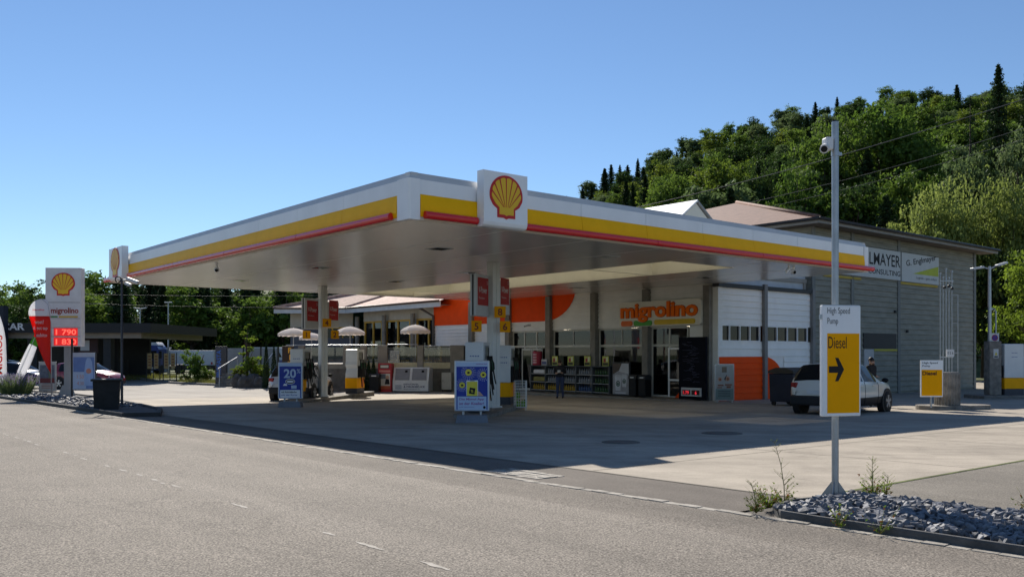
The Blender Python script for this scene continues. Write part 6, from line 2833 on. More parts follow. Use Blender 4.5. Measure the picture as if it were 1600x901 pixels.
for i, (px, Y, yt, wd) in enumerate(((1568, 70, 388, 120), (1612, 66, 420, 120), (1535, 76, 396, 90))):
    put(broadleaf('broadleaf_tree', 40 + i, 11, 4.5, 44, 330, .36, 'dark', .04, label='dark shaded tree ' + ('behind the lamp mast beside the warehouse corner', 'behind the lorry diesel pumps at the right edge', 'at the far end of the warehouse wall')[i]), px, Y, yt, 11, 4.5, wd)


def copy_wood(protos, spots, labels, group):
    for i, (x, y, k, kx, rz) in enumerate(spots):
        p = protos[i % len(protos)]
        t = dup(p, (x, y, hill(x, y) - .3), rz=rz, scale=(kx, kx, k))


# --- woods: individual trees sharing their meshes
far_b = [broadleaf('broadleaf_tree', 60 + i, 15, 5.4, 40, 170, .60, f, .2, label='', group='') for i, f in enumerate(('mid', 'dark', 'mid', 'yellow', 'grey', 'dark'))]
far_c = [conifer('spruce_tree', 70 + i, 17, 3.4, 44, 10, .62, label='', group='') for i in range(3)]
for t in far_b:
    tag(t, 'broad green forest tree on the wooded slope behind the shop', 'tree', 'broadleaf trees of the right-hand slope')
for t in far_c:
    tag(t, 'dark spruce on the wooded slope behind the shop', 'tree', 'spruces of the right-hand slope')


def slope_wood():
    rnd = random.Random(77)
    nb = nc = 0
    usedb = set()
    usedc = set()
    rows = []
    Y = 92.
    while Y < 262:
        dx = 7.6 - (Y - 92) * .004
        X = 2.
        while X < min(185, Y * .66):
            rows.append((X + rnd.uniform(-2.6, 2.6), Y + rnd.uniform(-2.6, 2.6)))
            X += dx
        Y += 9.4
    out = []
    for (x, y) in rows:
        px = 800 + FPX * x / y
        if px < 840 or px > 1640:
            continue
        g = hill(x, y)
        k = rnd.uniform(.75, 1.15) * (1 - .40 * max(0, (y - 100) / 165))
        ytop = 552 - FPX * (g + 15 * k - EYE) / y
        edge = 300 + (px - 860) * .157 if px < 1345 else 378
        if ytop > edge + 4:
            continue
        con = rnd.random() < (.50 if px < 1010 else .10)
        out.append((x, y, k, con))
    for (x, y, k, con) in out:
        pool, used = (far_c, usedc) if con else (far_b, usedb)
        i = rnd.randrange(len(pool))
        p = pool[i]
        loc = (x, y, hill(x, y) - .4)
        kx = k * rnd.uniform(.85, 1.2)
        if i not in used:
            used.add(i)
            p.location = loc
            p.scale = (kx, kx, k)
            p.rotation_euler[2] = rnd.random() * 6.28
        else:
            dup(p, loc, rz=rnd.random() * 6.28, scale=(kx, kx, k))
    for pool, used in ((far_b, usedb), (far_c, usedc)):
        for i, p in enumerate(pool):
            if i not in used:
                for c in kids(p):
                    bpy.data.objects.remove(c)
                bpy.data.objects.remove(p)
    print('slope trees', len(out), sum(1 for o in out if o[3]))


slope_wood()

lw_b = [broadleaf('broadleaf_tree', 160 + i, 14, 4.8, 40, 170, .55, f, .12, label='broad green tree in the wood behind the trucks', group='broadleaf trees of the left-hand wood') for i, f in enumerate(('mid', 'dark', 'mid'))]
lw_c = [conifer('spruce_tree', 170 + i, 17, 3.4, 44, 10, .60, label='dark spruce in the wood behind the trucks', group='spruces of the left-hand wood') for i in range(3)]


def left_wood():
    rnd = random.Random(31)
    used = set()
    n = 0
    for (Y, step, con_p, hk) in ((126, 4.2, .80, .84), (134, 4.2, .8, 1.0), (146, 4.6, .7, 1.10), (165, 6.5, .4, 1.0), (190, 8, .3, 1.0)):
        X = -Y * .64
        while X < -Y * .12:
            x, y = X + rnd.uniform(-1.8, 1.8), Y + rnd.uniform(-3, 3)
            px = 800 + FPX * x / y
            con = rnd.random() < con_p * (1 if px > 170 else .15)
            pool = lw_c if con else lw_b
            i = rnd.randrange(3)
            p = pool[i]
            k = hk * rnd.uniform(.78, 1.12) * (1. if px > 60 else .85)
            loc = (x, y, hill(x, y) - .3)
            kx = k * rnd.uniform(.9, 1.2)
            if (con, i) not in used:
                used.add((con, i))
                p.location = loc
                p.scale = (kx, kx, k)
            else:
                dup(p, loc, rz=rnd.random() * 6.28, scale=(kx, kx, k))
            n += 1
            X += step
    print('left trees', n)


left_wood()


# ------------------------------------------------------------------ left-hand price totem and flags
def totem():
    Y = 41.0
    X = -20.9
    g = gz(Y)
    t = thing('price_totem', 'tall white price totem with shell emblem and red price digits at the left', 'totem', (X, Y, g), R(4))
    z0, z1 = za(541, Y) - g, za(418.5, Y) - g
    W_ = 1.62
    mb = MB()
    mb.box(-.02, -.02, 0, .30, .30, z0 + .3)
    mb.build('post', M('totem_post', (.28, .28, .28), .5, var=.1), t, bevel=.02)
    mb = MB()
    mb.prism([(-.3, 0), (.55, 0), (.34, .55), (-.08, .55)], 'xz', -.06, -.02)
    mb.build('post_foot', M('totem_post', (.28, .28, .28)), t)
    mb = MB()
    mb.box(-W_ / 2 - .0, -.12, z0, W_ / 2, .30, z1)
    mb.build('cabinet', M('totem_white', (.62, .62, .63), .4), t, bevel=.02)
    mb = MB()
    for py in (472.5, 497.5, 511.8, 525.5):
        z = za(py, Y) - g
        mb.box(-W_ / 2 + .04, -.126, z - .012, W_ / 2 - .04, -.1215, z + .012)
    mb.build('panel_joint', M('joint_grey', (.25, .25, .25)), t)
    e = pecten(1.06, -.122, t, (0, za(444, Y) - g))
    mb = MB()
    mb.text('migrolino', (W_ / 2 - .12, -.1265, za(492, Y) - g), 1.25, .34, m=0, bold=.03, align='R')
    quad(mb, -.2, za(496, Y) - g, W_ / 2 - .15, za(493.6, Y) - g, -.1265, 1)
    quad(mb, -.62, za(496, Y) - g, -.25, za(493.6, Y) - g, -.1265, 2)
    mb.build('lettering', [M('brand_red_brown', (.28, .04, .02)), M('brand_yellow', (.6, .4, .03)), M('brand_green', (.05, .22, .03))], t, fix=False)
    for a, b, s_ in ((512.5, 524.5, '1 790'), (527, 539.5, '1 830')):
        mb = MB()
        mb.box(-.42, -.135, za(b, Y) - g, W_ / 2 - .16, -.121, za(a, Y) - g)
        d = mb.build('price_screen', emit('led_panel', (.75, .012, .012), .55), t)
        mb = MB()
        mb.text(s_, (W_ / 2 - .22, -.138, za(b - 1.5, Y) - g), .92, .26, bold=.02, align='R')
        mb.build('digits', emit('led_digits', (1., .10, .07), 1.1), d, fix=False)
    # two advert frames and box bin on the island
    Y = 43.2
    X = xa(74, Y)
    t = thing('framed_poster', 'grey framed poster in front of the red car beside the totem', 'advert frame', (X, Y, gz(Y)), R(3))
    W_, H_ = .84, 1.46
    mb = MB()
    for x in (-.25, .25):
        mb.cyl((x, .03, 0), (x, .03, .25), .02, n=6)
    mb.box(-W_ / 2, 0, .2, W_ / 2, .06, .2 + H_)
    mb.build('frame', M('frame_grey', (.38, .38, .37), .5), t, bevel=.01)
    mb = MB()
    quad(mb, -.35, .30, .35, 1.50, -.003, 0)
    quad(mb, -.35, .30, .35, .60, -.005, 1)
    quad(mb, -.35, .62, .35, .85, -.005, 2)
    quad(mb, .06, .85, .16, 1.5, -.005, 3)
    for z in (.36, .44, .52):
        quad(mb, -.28, z, .26, z + .03, -.007, 4)
    mb.build('print', [M('print_slate', (.10, .115, .15), .5, var=.5, scale=6), M('print_pale', (.45, .44, .42)), M('print_maroon', (.16, .04, .04)), M('print_green', (.12, .14, .10)), M('print_brown', (.3, .12, .08))], t, fix=False)
    Y = 40.2
    X = xa(131, Y)
    t = thing('framed_poster', 'pale blue poster with a bottle shape on black posts between totem and bin', 'advert frame', (X, Y, gz(Y)), R(3))
    W_, H_ = 1.0, 1.68
    mb = MB()
    mb.box(-W_ / 2 - .08, .0, 0, -W_ / 2 - .01, .08, 2.7)
    mb.box(W_ / 2 + .01, .0, 0, W_ / 2 + .05, .08, 2.05)
    mb.build('post', DARK, t)
    mb = MB()
    mb.box(-W_ / 2, 0, .38, W_ / 2, .06, .38 + H_)
    mb.build('frame', M('frame_pale', (.42, .46, .55), .4), t, bevel=.01)
    mb = MB()
    quad(mb, -.47, .42, .47, 1.86, -.003, 0)
    quad(mb, -.47, .42, .10, 1.18, -.005, 1)
    mb.add([(.04, -.007, .55), (.40, -.007, .55), (.43, -.007, 1.1), (.36, -.007, 1.65), (.29, -.007, 1.82), (.15, -.007, 1.82), (.08, -.007, 1.65), (.01, -.007, 1.1)], [tuple(range(8))], 2)
    disc(mb, (.22, 1.22), .12, -.009, 3)
    mb.text('1.50', (-.30, -.008, .88), .3, .16, m=3)
    mb.text('4.30', (-.30, -.008, .58), .3, .16, m=3)
    mb.build('print', [M('print_blue', (.14, .22, .46)), M('print_ice', (.42, .50, .66)), M('print_lightblue', (.30, .42, .66)), M('print_salmon', (.55, .24, .18))], t, fix=False)
    Y = 28.6
    t = thing('box_bin', 'squat black square waste box with flat lid at the tip of the left island', 'bin', (xa(167, Y), Y, gz(Y) + .02), R(22))
    mb = MB()
    mb.prism([(-.36, 0), (.36, 0), (.40, .95), (-.40, .95)], 'xz', -.36, .36)
    mb.build('bin_body', M('bin_black', (.016, .017, .018), .7, var=.4, scale=3), t, bevel=.03)
    mb = MB()
    mb.box(-.46, -.42, .955, .46, .42, 1.03)
    mb.build('lid', M('bin_lid', (.02, .02, .02), .5), t, bevel=.02)
    # slim pole with two floodlights
    Y = 30.1
    t = thing('camera_pole', 'slim dark pole with two pale camera heads beside the box bin', 'pole', (xa(190.5, Y), Y, gz(Y)), R(0))
    mb = MB()
    mb.cyl((0, 0, 0), (0, 0, 4.45), .045, .036, n=10)
    mb.build('mast', M('pole_dark', (.05, .055, .07), .5), t)
    mb = MB()
    mb.tube([(-.15, 0, 4.42), (0, 0, 4.40), (.25, .05, 4.42)], .025, 6)
    mb.build('arm', LGREY, t)
    for (a, b) in (((.18, -.02, 4.46), (.62, -.12, 4.30)), ((.10, .05, 4.30), (.30, .0, 4.22))):
        d = Vector(b) - Vector(a)
        mb = MB()
        mb.obox((Vector(a) + Vector(b)) / 2, (d.length, .13, .10), d.to_track_quat('X', 'Z').to_matrix())
        mb.build('camera_head', LGREY, t, bevel=.02)
    mb = MB()
    mb.tube([(-.12 + .1 * math.cos(R(a)), -.02, 4.42 + .1 * math.sin(R(a))) for a in range(0, 361, 30)], .022, 6)
    mb.build('ring_bracket', DARK, t)
    for k, p in enumerate((1.05, 2.3)):
        mb = MB()
        mb.cyl((0, 0, p), (0, 0, p + .05), .055, n=10)
        mb.build('clamp', DARK, t)


totem()
isl = [S(-2.82, 10.6), S(-2.0, 10.2), S(-1.1, 12.8), S(-.5, 17), S(.3, 24), S(.7, 33), S(-.2, 36), S(-2.6, 36), S(-2.82, 34)]
kerb('island_kerb', isl, .14, .12, closed=True, mat=M('kerb_dark', (.05, .05, .05), .85, var=.3))
sheet('island_bed', [Vector(p) for p in isl], .06, M('bed_soil', (.11, .11, .11)))
rocks('island_stone', 420, (-2.7, 15.5, -.7, 33), .10, 9, ROCKM, .07)


def flag(name, label, base, rz, outline, zones, texts, pole, lean=0., mats=None):
    t = thing(name, label, 'flag', base, rz)
    t.rotation_euler = (0, lean, rz)
    mb = MB()
    mb.tube(pole, [.025, .02, .015, .010][:len(pole)] + [.010] * max(0, len(pole) - 4), 6)
    mb.build('pole', M('flag_pole', (.4, .4, .42), .4, .5), t)
    for k, (z0, z1, m) in enumerate(zones):
        pts = outline(z0, z1)
        mb = MB()
        v, f = [], []
        for i, (x0, x1, z) in enumerate(pts):
            for j in range(7):
                q = j / 6
                v.append((x0 + (x1 - x0) * q, .05 * math.sin(q * 5 + z * 2.2) * (1 - q * .4), z))
        for i in range(len(pts) - 1):
            for j in range(6):
                f.append((i * 7 + j, i * 7 + j + 1, (i + 1) * 7 + j + 1, (i + 1) * 7 + j))
        mb.add(v, f, 0, True)
        o = mb.build('flag_cloth', m, t, fix=False)
        sd = o.modifiers.new('thickness', 'SOLIDIFY')
        sd.thickness = .006
    if texts:
        mb = MB()
        for (s_, x, z, w_, h_, xd, yd, mi) in texts:
            mb.text(s_, (x, -.075, z), w_, h_, xd, yd, mi, .02)
        mb.build('print', mats, t, fix=False)
    return t


def cloth(name, col):
    m = foliage(name, col, col, .6)
    return m


FRED = cloth('flag_red', (.85, .03, .015))
FWHITE = cloth('flag_white', (.85, .85, .86))
FBLUE = cloth('flag_blue', (.04, .10, .35))
FGREEN = cloth('flag_green', (.10, .30, .03))


def flags():
    Y = 39.0
    g = gz(Y)

    def out(z0, z1):
        # teardrop: rounded top, point at the bottom
        res = []
        n = 14
        for i in range(n + 1):
            z = z0 + (z1 - z0) * i / n
            q = (z - 1.1) / (4.42 - 1.1)
            xr = .16 - .02 * q
            w_ = .98 * min(1, (q * 1.25) ** .8)
            if q > .80:
                w_ *= math.sqrt(max(0, 1 - ((q - .80) / .205) ** 2))
                xr -= .35 * (1 - math.sqrt(max(0, 1 - ((q - .80) / .21) ** 2)))
            res.append((xr - w_, xr, z))
        return res
    X = xa(74, Y)
    tx = [('wost?', -.52, 3.32, .40, .17, (1, 0, 0), (0, 0, 1), 0), ('& got tap', -.58, 3.02, .62, .18, (1, 0, 0), (0, 0, 1), 0), ('subito', -.44, 2.74, .46, .16, (1, 0, 0), (0, 0, 1), 0), ('migrolino', -.60, 3.88, .50, .10, (1, 0, 0), (0, 0, 1), 1)]
    flag('beach_flag', 'red teardrop banner with white rounded top before the price totem', (X, Y, g), R(4), out, [(1.1, 3.66, FRED), (3.66, 4.42, FWHITE)], tx,
         [(.17, 0, 0), (.17, 0, 1.5), (.16, 0, 3.4), (.02, 0, 4.2), (-.25, 0, 4.43)], mats=[FWHITE, FRED])
    Y = 43.6
    X = xa(14, Y)

    def out2(z0, z1):
        res = []
        n = 10
        for i in range(n + 1):
            z = z0 + (z1 - z0) * i / n
            q = z / 4.0
            w_ = .10 + .38 * math.sin(min(1, q * 1.02) * math.pi) ** .8
            res.append((-w_ * .25, w_ * .75, z))
        return res
    flag('beach_flag', 'furled white banner leaning right with blue, red and green tip', (X, Y, gz(Y)), 0, out2, [(.3, 2.75, FWHITE), (2.75, 3.15, FGREEN), (3.15, 3.6, FRED), (3.6, 3.98, FBLUE)], [], [(0, .03, 0), (0, .03, 2), (0, .03, 4.1)], lean=R(24))
    Y = 43.0
    X = xa(9, Y)

    def out3(z0, z1):
        res = []
        n = 12
        for i in range(n + 1):
            z = z0 + (z1 - z0) * i / n
            q = (z - .5) / 3.4
            res.append((-1.1, .03 - max(0, q - .55) * .75 * max(0, q - .55) * 2.2, z))
        return res
    tx = [('MIGROS', -.12, 1.05, 1.9, .34, (0, 0, 1), (-1, 0, 0), 0)]
    flag('beach_flag', 'white banner with upright red capitals cut by the left picture edge', (X, Y, gz(Y)), 0, out3, [(.5, 3.9, FWHITE)], tx, [(-1.1, 0, 0), (-1.1, 0, 2), (-1.1, 0, 4)], mats=[FRED])


flags()


def bush(name, label, loc, r, h, nl, leaf, fol, seed, extra=None, cat='bush'):
    t = thing(name, label, cat, loc)
    L = Leaves(seed)
    rnd = L.r
    tb = MB()
    for k in range(7):
        a = rnd.random() * 6.28
        tb.tube([(0, 0, -.05), (math.cos(a) * r * .3, math.sin(a) * r * .3, h * .5), (math.cos(a) * r * .6, math.sin(a) * r * .6, h * .85)], [.03, .02, .006], 5)
    for k in range(12):
        a = rnd.random() * 6.28
        q = rnd.uniform(0, .7)
        z = rnd.uniform(.2, .85) * h
        L.clump((math.cos(a) * q * r, math.sin(a) * q * r, z), (r * .42, r * .42, h * .2), nl // 12, leaf, .3)
    tb.build('stems', BARK, t)
    L.mb.build('foliage', FOL[fol] if isinstance(fol, str) else fol, t, fix=False)
    return t


def lavender():
    Y = 41.6
    X = xa(25, Y)
    t = thing('lavender_bush', 'purple flowering lavender clump at the foot of the left flags', 'bush', (X, Y, gz(Y) + .05))
    L = Leaves(5)
    rnd = L.r
    pu = foliage('lavender_bloom', (.22, .13, .36), (.34, .24, .48))
    for k in range(420):
        a = rnd.random() * 6.28
        q = rnd.random() ** .5
        bx, by = math.cos(a) * q * .75, math.sin(a) * q * .5
        tip = Vector((bx * 1.5, by * 1.5, .55 + .42 * rnd.random() + .25 * (1 - q)))
        b = Vector((bx * .8, by * .8, 0))
        d = (tip - b).normalized()
        s_ = d.orthogonal().normalized() * .010
        L.mb.add([b - s_, b + s_, tip + s_ * .5, tip - s_ * .5], [(0, 1, 2, 3)], 0)
        for j in range(3):
            L.leaf(b.lerp(tip, rnd.uniform(.1, .6)), .10, m=0, asp=.3)
        for j in range(4):
            L.leaf(tip - d * (.04 * j) + Vector((rnd.gauss(0, .012), rnd.gauss(0, .012), 0)), .055, m=1)
    L.mb.build('flower_stems', [FOL['grey'], pu], t, fix=False)


lavender()


# ------------------------------------------------------------------ left background
def wash():
    Y = 62.
    t = thing('car_wash', 'flat black roofed car wash hall with white capitals on its edge at the left', 'car wash', (xa(110, Y), Y, gz(Y)))
    ox, g = xa(110, Y), gz(Y)
    of = (-ox, -Y, -g)
    B = lambda mb, n, m, **k: mb.build(n, m, t, off=of, **k)
    x0, x1 = xa(-110, Y), xa(235, Y)
    z1, z0 = za(504.5, Y), za(519.5, Y)
    blk = M('fascia_black', (.014, .015, .018), .5, var=.2)
    mb = MB()
    mb.box(x0, Y, z0, x1, Y + .2, z1)
    mb.box(x1 - .2, Y + .2, z0, x1, Y + 14, z1)
    mb.box(x0, Y + .2, z0 + .3, x1 - .2, Y + 14, z0 + .45)
    B(mb, 'roof', blk)
    mb = MB()
    mb.box(x0, Y + .6, za(528, Y), x1 - .9, Y + .9, z0 + .29)
    mb.box(x1 - 1.2, Y + .9, za(528, Y), x1 - .9, Y + 13, z0 + .29)
    B(mb, 'roof_beam', M('beam_beige', (.28, .25, .21), .7))
    for (p0, p1, y) in ((151, 163, Y + 1.0), (40, 46, Y + 1.0), (93, 98, Y + 9)):
        mb = MB()
        mb.box(xa(p0, Y), y, g - .2, xa(p1, Y), y + .6, z0 + .29)
        B(mb, 'pillar', M('pillar_dark', (.03, .032, .035), .6))
    mb = MB()
    mb.box(xa(-110, Y), Y + 12.5, g - .2, xa(120, Y), Y + 12.8, z0 + .29)
    B(mb, 'rear_wall', M('wash_wall', (.02, .022, .026), .6))
    mb = MB()
    mb.text('CAR', (xa(38.5, Y), Y - .01, za(515.5, Y)), 1.62, .50, bold=.03, align='R')
    B(mb, 'lettering', M('letter_white', (.7, .7, .7), .5), fix=False)
    mb = MB()
    mb.box(xa(-40, Y), Y - .6, g - .2, xa(13, Y), Y - .01, za(478, Y))
    B(mb, 'sign_tower', M('tower_blueblack', (.012, .018, .035), .5))
    mb = MB()
    xb = xa(142, 64)
    mb.box(xb - .9, Y + 2.0, 1.5, xb + .5, Y + 2.1, 2.6)
    mb.box(xb - .75, Y + 1.98, 1.7, xb - .1, Y + 1.995, 2.45, 1)
    B(mb, 'notice_board', [M('board_brown', (.06, .03, .03)), LGREY])
    # white box building with blue windows further back
    Y2 = 96.
    t2 = thing('office_container', 'white flat building with dark blue windows seen under the wash roof', 'building', (xa(172, Y2), Y2, gz(Y2)))
    w_ = xa(235, Y2) - xa(160, Y2)
    mb = MB()
    mb.box(-1.2, 0, 0, w_ - .6, 5, 2.65)
    mb.build('wall', M('container_white', (.5, .5, .5), .6), t2)
    mb = MB()
    mb.box(-1.3, -.1, 2.66, w_ - .5, 5.1, 2.8)
    mb.build('roof', M('container_roof', (.3, .3, .32)), t2)
    for x in (-.3, .8, 1.9, 3.0):
        mb = MB()
        mb.box(x - .45, -.04, .9, x + .45, -.005, 2.2)
        f = mb.build('window', M('window_white', (.6, .6, .62)), t2)
        mb = MB()
        mb.box(x - .39, -.06, .97, x + .39, -.042, 2.13)
        mb.build('pane', M('pane_blue', (.03, .07, .18), .1), f)


wash()


def tanker():
    Y = 84.
    X = xa(228, Y)
    t = thing('tanker_truck', 'blue cab tanker truck with a silver white tank parked beyond the yard', 'truck', (X, Y, gz(Y)), R(0))
    bl = M('truck_blue', (.02, .05, .22), .3, coat=.5)
    # cab faces the camera, tank behind to the left
    mb = MB()
    prof = [(-1.2, .55), (1.2, .55), (1.2, 2.5), (1.05, 2.85), (-1.05, 2.85), (-1.2, 2.5)]
    mb.prism(prof, 'xz', 0, 2.0)
    mb.build('cab', bl, t, bevel=.08)
    mb = MB()
    mb.box(-1.02, -.03, 1.55, 1.02, -.005, 2.35)
    mb.build('windscreen', DGLASS, t)
    mb = MB()
    mb.prism([(-1.15, 2.86), (1.15, 2.86), (.95, 3.15), (-.95, 3.15)], 'xz', .1, 1.6)
    mb.build('roof_spoiler', M('spoiler_white', (.62, .62, .65), .4), t, bevel=.05)
    mb = MB()
    mb.box(-1.2, -.08, .45, 1.2, .3, .95)
    mb.box(-.7, -.09, .98, .7, -.01, 1.45, 1)
    mb.build('bumper', [M('bumper_navy', (.015, .02, .06)), DARK], t, bevel=.04)
    for s_ in (-1, 1):
        mb = MB()
        mb.box(s_ * .75 - .22, -.11, .6, s_ * .75 + .22, -.085, .8)
        mb.build('headlight', M('headlight', (.5, .52, .55), .08), t)
        mb = MB()
        mb.box(s_ * 1.32 - .1, .1, 1.6, s_ * 1.32 + .1, .25, 2.3)
        mb.build('mirror', BLACK, t)
        for y in (.8, 5.2, 6.4):
            mb = MB()
            mb.cyl((s_ * .95, y, .5), (s_ * 1.22, y, .5), .5, n=18)
            mb.build('wheel', RUBBER, t)
    mb = MB()
    n = 22
    for k, (y, r_) in enumerate(((2.4, .6), (2.7, 1.12), (2.9, 1.2), (7.5, 1.2))):
        pass
    v, f = [], []
    rings = [(2.35, .5), (2.55, 1.0), (2.8, 1.2), (7.6, 1.2), (7.85, 1.0), (8.0, .4)]
    for y, r_ in rings:
        for i in range(n):
            a = 2 * math.pi * i / n
            v.append((-2.4 + r_ * 1.02 * math.cos(a), y, 1.95 + r_ * math.sin(a) * .9))
    for j in range(len(rings) - 1):
        for i in range(n):
            f.append((j * n + i, j * n + (i + 1) % n, (j + 1) * n + (i + 1) % n, (j + 1) * n + i))
    f += [tuple(range(n)), tuple(range((len(rings) - 1) * n, len(rings) * n))]
    mb.add(v, f, 0, True)
    mb.build('tank', M('tank_silver', (.55, .58, .62), .3, .3), t)
    mb = MB()
    mb.box(-3.6, 2.5, .6, 1.0, 8, .85)
    mb.build('chassis', DARK, t)
    # white trailers
    mb = None
    for i, (px, Y, L_, h_, lab) in enumerate(((298, 100., 5.2, 2.3, 'white box trailer right of the tanker truck, behind the round bush'), (322, 108., 3.2, 2.2, 'second white trailer with a red marker behind the first'))):
        t = thing('box_trailer', lab, 'trailer', (xa(px, Y), Y, gz(Y)), R(0), 'white trailers')
        mb = MB()
        mb.box(-L_ / 2, 0, .75, L_ / 2, 2.5, .75 + h_ - .6)
        mb.build('box_body', M('trailer_white', (.6, .6, .62), .4, var=.05), t, bevel=.03)
        mb = MB()
        mb.box(-L_ / 2, .1, .55, L_ / 2, 2.4, .74)
        mb.build('chassis', DARK, t)
        for x in (-L_ * .3, L_ * .3):
            mb = MB()
            mb.cyl((x, .1, .42), (x, .35, .42), .42, n=16)
            mb.build('wheel', RUBBER, t)
        mb = MB()
        mb.box(L_ / 2 - .3, -.01, .85, L_ / 2 - .1, -.003, 1.1)
        mb.build('marker', M('marker_red', (.4, .03, .03)), t)
    Y = 92.
    t = thing('parked_van', 'white and blue van roof above the screen fence left of the pizza board', 'van', (xa(418, Y), Y, gz(Y)), R(0))
    mb = MB()
    mb.prism([(-1.6, .5), (1.6, .5), (1.6, 1.6), (1.1, 2.75), (-1.6, 2.75)], 'xz', 0, 2)
    mb.build('body', M('van_white', (.6, .62, .66), .3, coat=.4), t, bevel=.08)
    mb = MB()
    mb.prism([(.6, 1.7), (1.5, 1.7), (1.08, 2.55), (.6, 2.55)], 'xz', -.015, -.003)
    mb.build('side_window', DGLASS, t)
    mb = MB()
    mb.box(-1.6, -.02, 1.0, 1.6, -.005, 1.4)
    mb.build('blue_stripe', bl, t)
    for x in (-1.0, 1.0):
        mb = MB()
        mb.cyl((x, -.01, .4), (x, .3, .4), .38, n=16)
        mb.build('wheel', RUBBER, t)


tanker()


def left_details():
    # twin signboards on posts
    first = None
    for px, lab in ((239.5, 'left pair of narrow yellow-brown boards on dark posts at the grass edge'), (265.5, 'right pair of narrow yellow-brown boards on dark posts at the grass edge')):
        Y = 66.
        if first:
            dup(first, (xa(px, Y), Y, gz(Y)), label=lab)
            continue
        first = t = thing('lane_sign', lab, 'sign', (xa(px, Y), Y, gz(Y)), 0, 'paired lane boards')
        for x in (-.62, 0, .62):
            mb = MB()
            mb.cyl((x * .8, 0, 0), (x * .8, 0, 2.15), .035, n=6)
            mb.build('post', DARK, t)
        for x in (-.26, .24):
            mb = MB()
            mb.box(x - .16, -.05, .95, x + .16, -.02, 2.1)
            for k in range(4):
                mb.box(x - .10, -.056, 1.15 + k * .22, x + .10, -.0505, 1.28 + k * .22, 1)
            mb.build('board', [M('board_ochre', (.42, .30, .14), .6), M('board_print', (.25, .12, .05))], t)
    t = bush('round_bush', 'rounded green shrub right of the paired boards', (xa(306, 61), 61, gz(61)), .95, 2.35, 3600, .13, 'mid', 8)
    bush('low_shrub', 'low yellow-green shrub right of the rounded shrub', (xa(327, 61.5), 61.5, gz(61)), .7, .95, 1500, .11, 'yellow', 9)
    bush('low_shrub', 'small dark shrub between boards and rounded shrub', (xa(291, 62.5), 62.5, gz(61)), .5, 1.0, 900, .12, 'dark', 10)
    # information pillar with blue upright lettering
    Y = 57.
    g = gz(Y)
    t = thing('information_pillar', 'dark upright panel with blue vertical capitals left of the steps', 'sign', (xa(345, Y), Y, g), R(0))
    mb = MB()
    mb.box(-.36, 0, 0, .36, .25, 2.55)
    mb.build('panel', M('pillar_slate', (.055, .055, .06), .5), t, bevel=.01)
    mb = MB()
    mb.text('PROFASTA', (.02, -.005, .55), 1.75, .30, (0, 0, 1), (-1, 0, 0), bold=.02)
    mb.build('lettering', M('letter_blue', (.05, .16, .50), .5), t, fix=False)
    # screen fence panels
    t = thing('screen_fence', 'pale grey panel fence behind the planted bed', 'fence', (xa(390, 60), 60, gz(60)), 0)
    mb = MB()
    for k in range(3):
        a, b = xa(354 + k * 27, 60) - xa(390, 60), xa(380 + k * 27, 60) - xa(390, 60)
        mb.box(a, 0, .2, b, .06, 2.45)
    mb.build('panel', M('fence_grey', (.26, .28, .29), .6), t)
    mb = MB()
    for k in range(4):
        a = xa(353.5 + k * 27, 60) - xa(390, 60)
        mb.box(a - .05, -.02, 0, a + .05, .1, 2.55)
    mb.build('post', DARK, t)
    # steps with handrails
    Y = 55.
    t = thing('garden_steps', 'steps with slanting steel handrails up to the restaurant garden', 'steps', (xa(360, Y), Y, gz(Y)), 0)
    mb = MB()
    for k in range(5):
        mb.box(-.9, .3 * k, 0, .75, .3 * k + .31, .16 * (k + 1))
    mb.build('step', CONCD, t)
    for (p0, y0, p1, y1, yb0, yb1, nm) in ((341, 576, 371, 558, 601, 590, 'left'), (409, 576, 431, 546, 600, 590, 'right')):
        mb = MB()
        a = (xa(p0, Y) - xa(360, Y), 0, za(y0, Y) - gz(Y))
        b = (xa(p1, Y + 1.5) - xa(360, Y), 1.5, za(y1, Y + 1.5) - gz(Y))
        mb.cyl(a, b, .045, n=8)
        mb.cyl((a[0] + .08, a[1], 0), (a[0] + .08, a[1], a[2]), .035, n=8)
        mb.cyl((b[0], b[1], 0), b, .035, n=8)
        mb.build('handrail', GALV, t)
    # planted bed with boulders
    for i, (px, Y, r_, hh) in enumerate(((383, 53.2, .5, .5), (396, 53.4, .6, .6), (408, 53.0, .5, .5), (372, 53.8, .4, .6))):
        mb = MB()
        rnd = random.Random(i)
        bm = bmesh.new()
        bmesh.ops.create_icosphere(bm, subdivisions=2, radius=1)
        for v in bm.verts:
            v.co *= rnd.uniform(.82, 1.1)
        mb.add([(v.co.x * r_, v.co.y * r_ * .8, v.co.z * hh + hh * .5) for v in bm.verts], [tuple(v.index for v in f.verts) for f in bm.faces])
        bm.free()
        o = mb.build('boulder', M('boulder_dark', (.09, .085, .08), .9, var=.4, bump=.5))
        o.location = (xa(px, Y), Y, gz(Y))
        tag(o, ['dark boulder second from left edging the planted bed', 'largest dark boulder in the middle of the planted bed', 'rightmost dark boulder edging the planted bed', 'leftmost small boulder edging the planted bed'][i], 'boulder', 'boulders of the planted bed')
    t = broadleaf('young_tree', 88, 3.6, .62, 16, 60, .13, 'lime', .25, label='slender young tree with light green leaves in the planted bed')
    t.location = (xa(386, 54.6), 54.6, gz(54) + .3)
    bush('bed_shrub', 'flowering light green shrub at the foot of the young tree', (xa(395, 54.2), 54.2, gz(54) + .6), .9, 1.3, 2600, .12, 'lime', 21)
    bush('bed_shrub', 'yellow-green shrub at the right end of the planted bed', (xa(412, 53.9), 53.9, gz(54) + .4), .6, 1.1, 1500, .12, 'yellow', 22)
    bush('bed_shrub', 'reddish low shrub left of the young tree', (xa(373, 54.3), 54.3, gz(54) + .4), .55, .9, 1300, .11, 'yellow', 23)
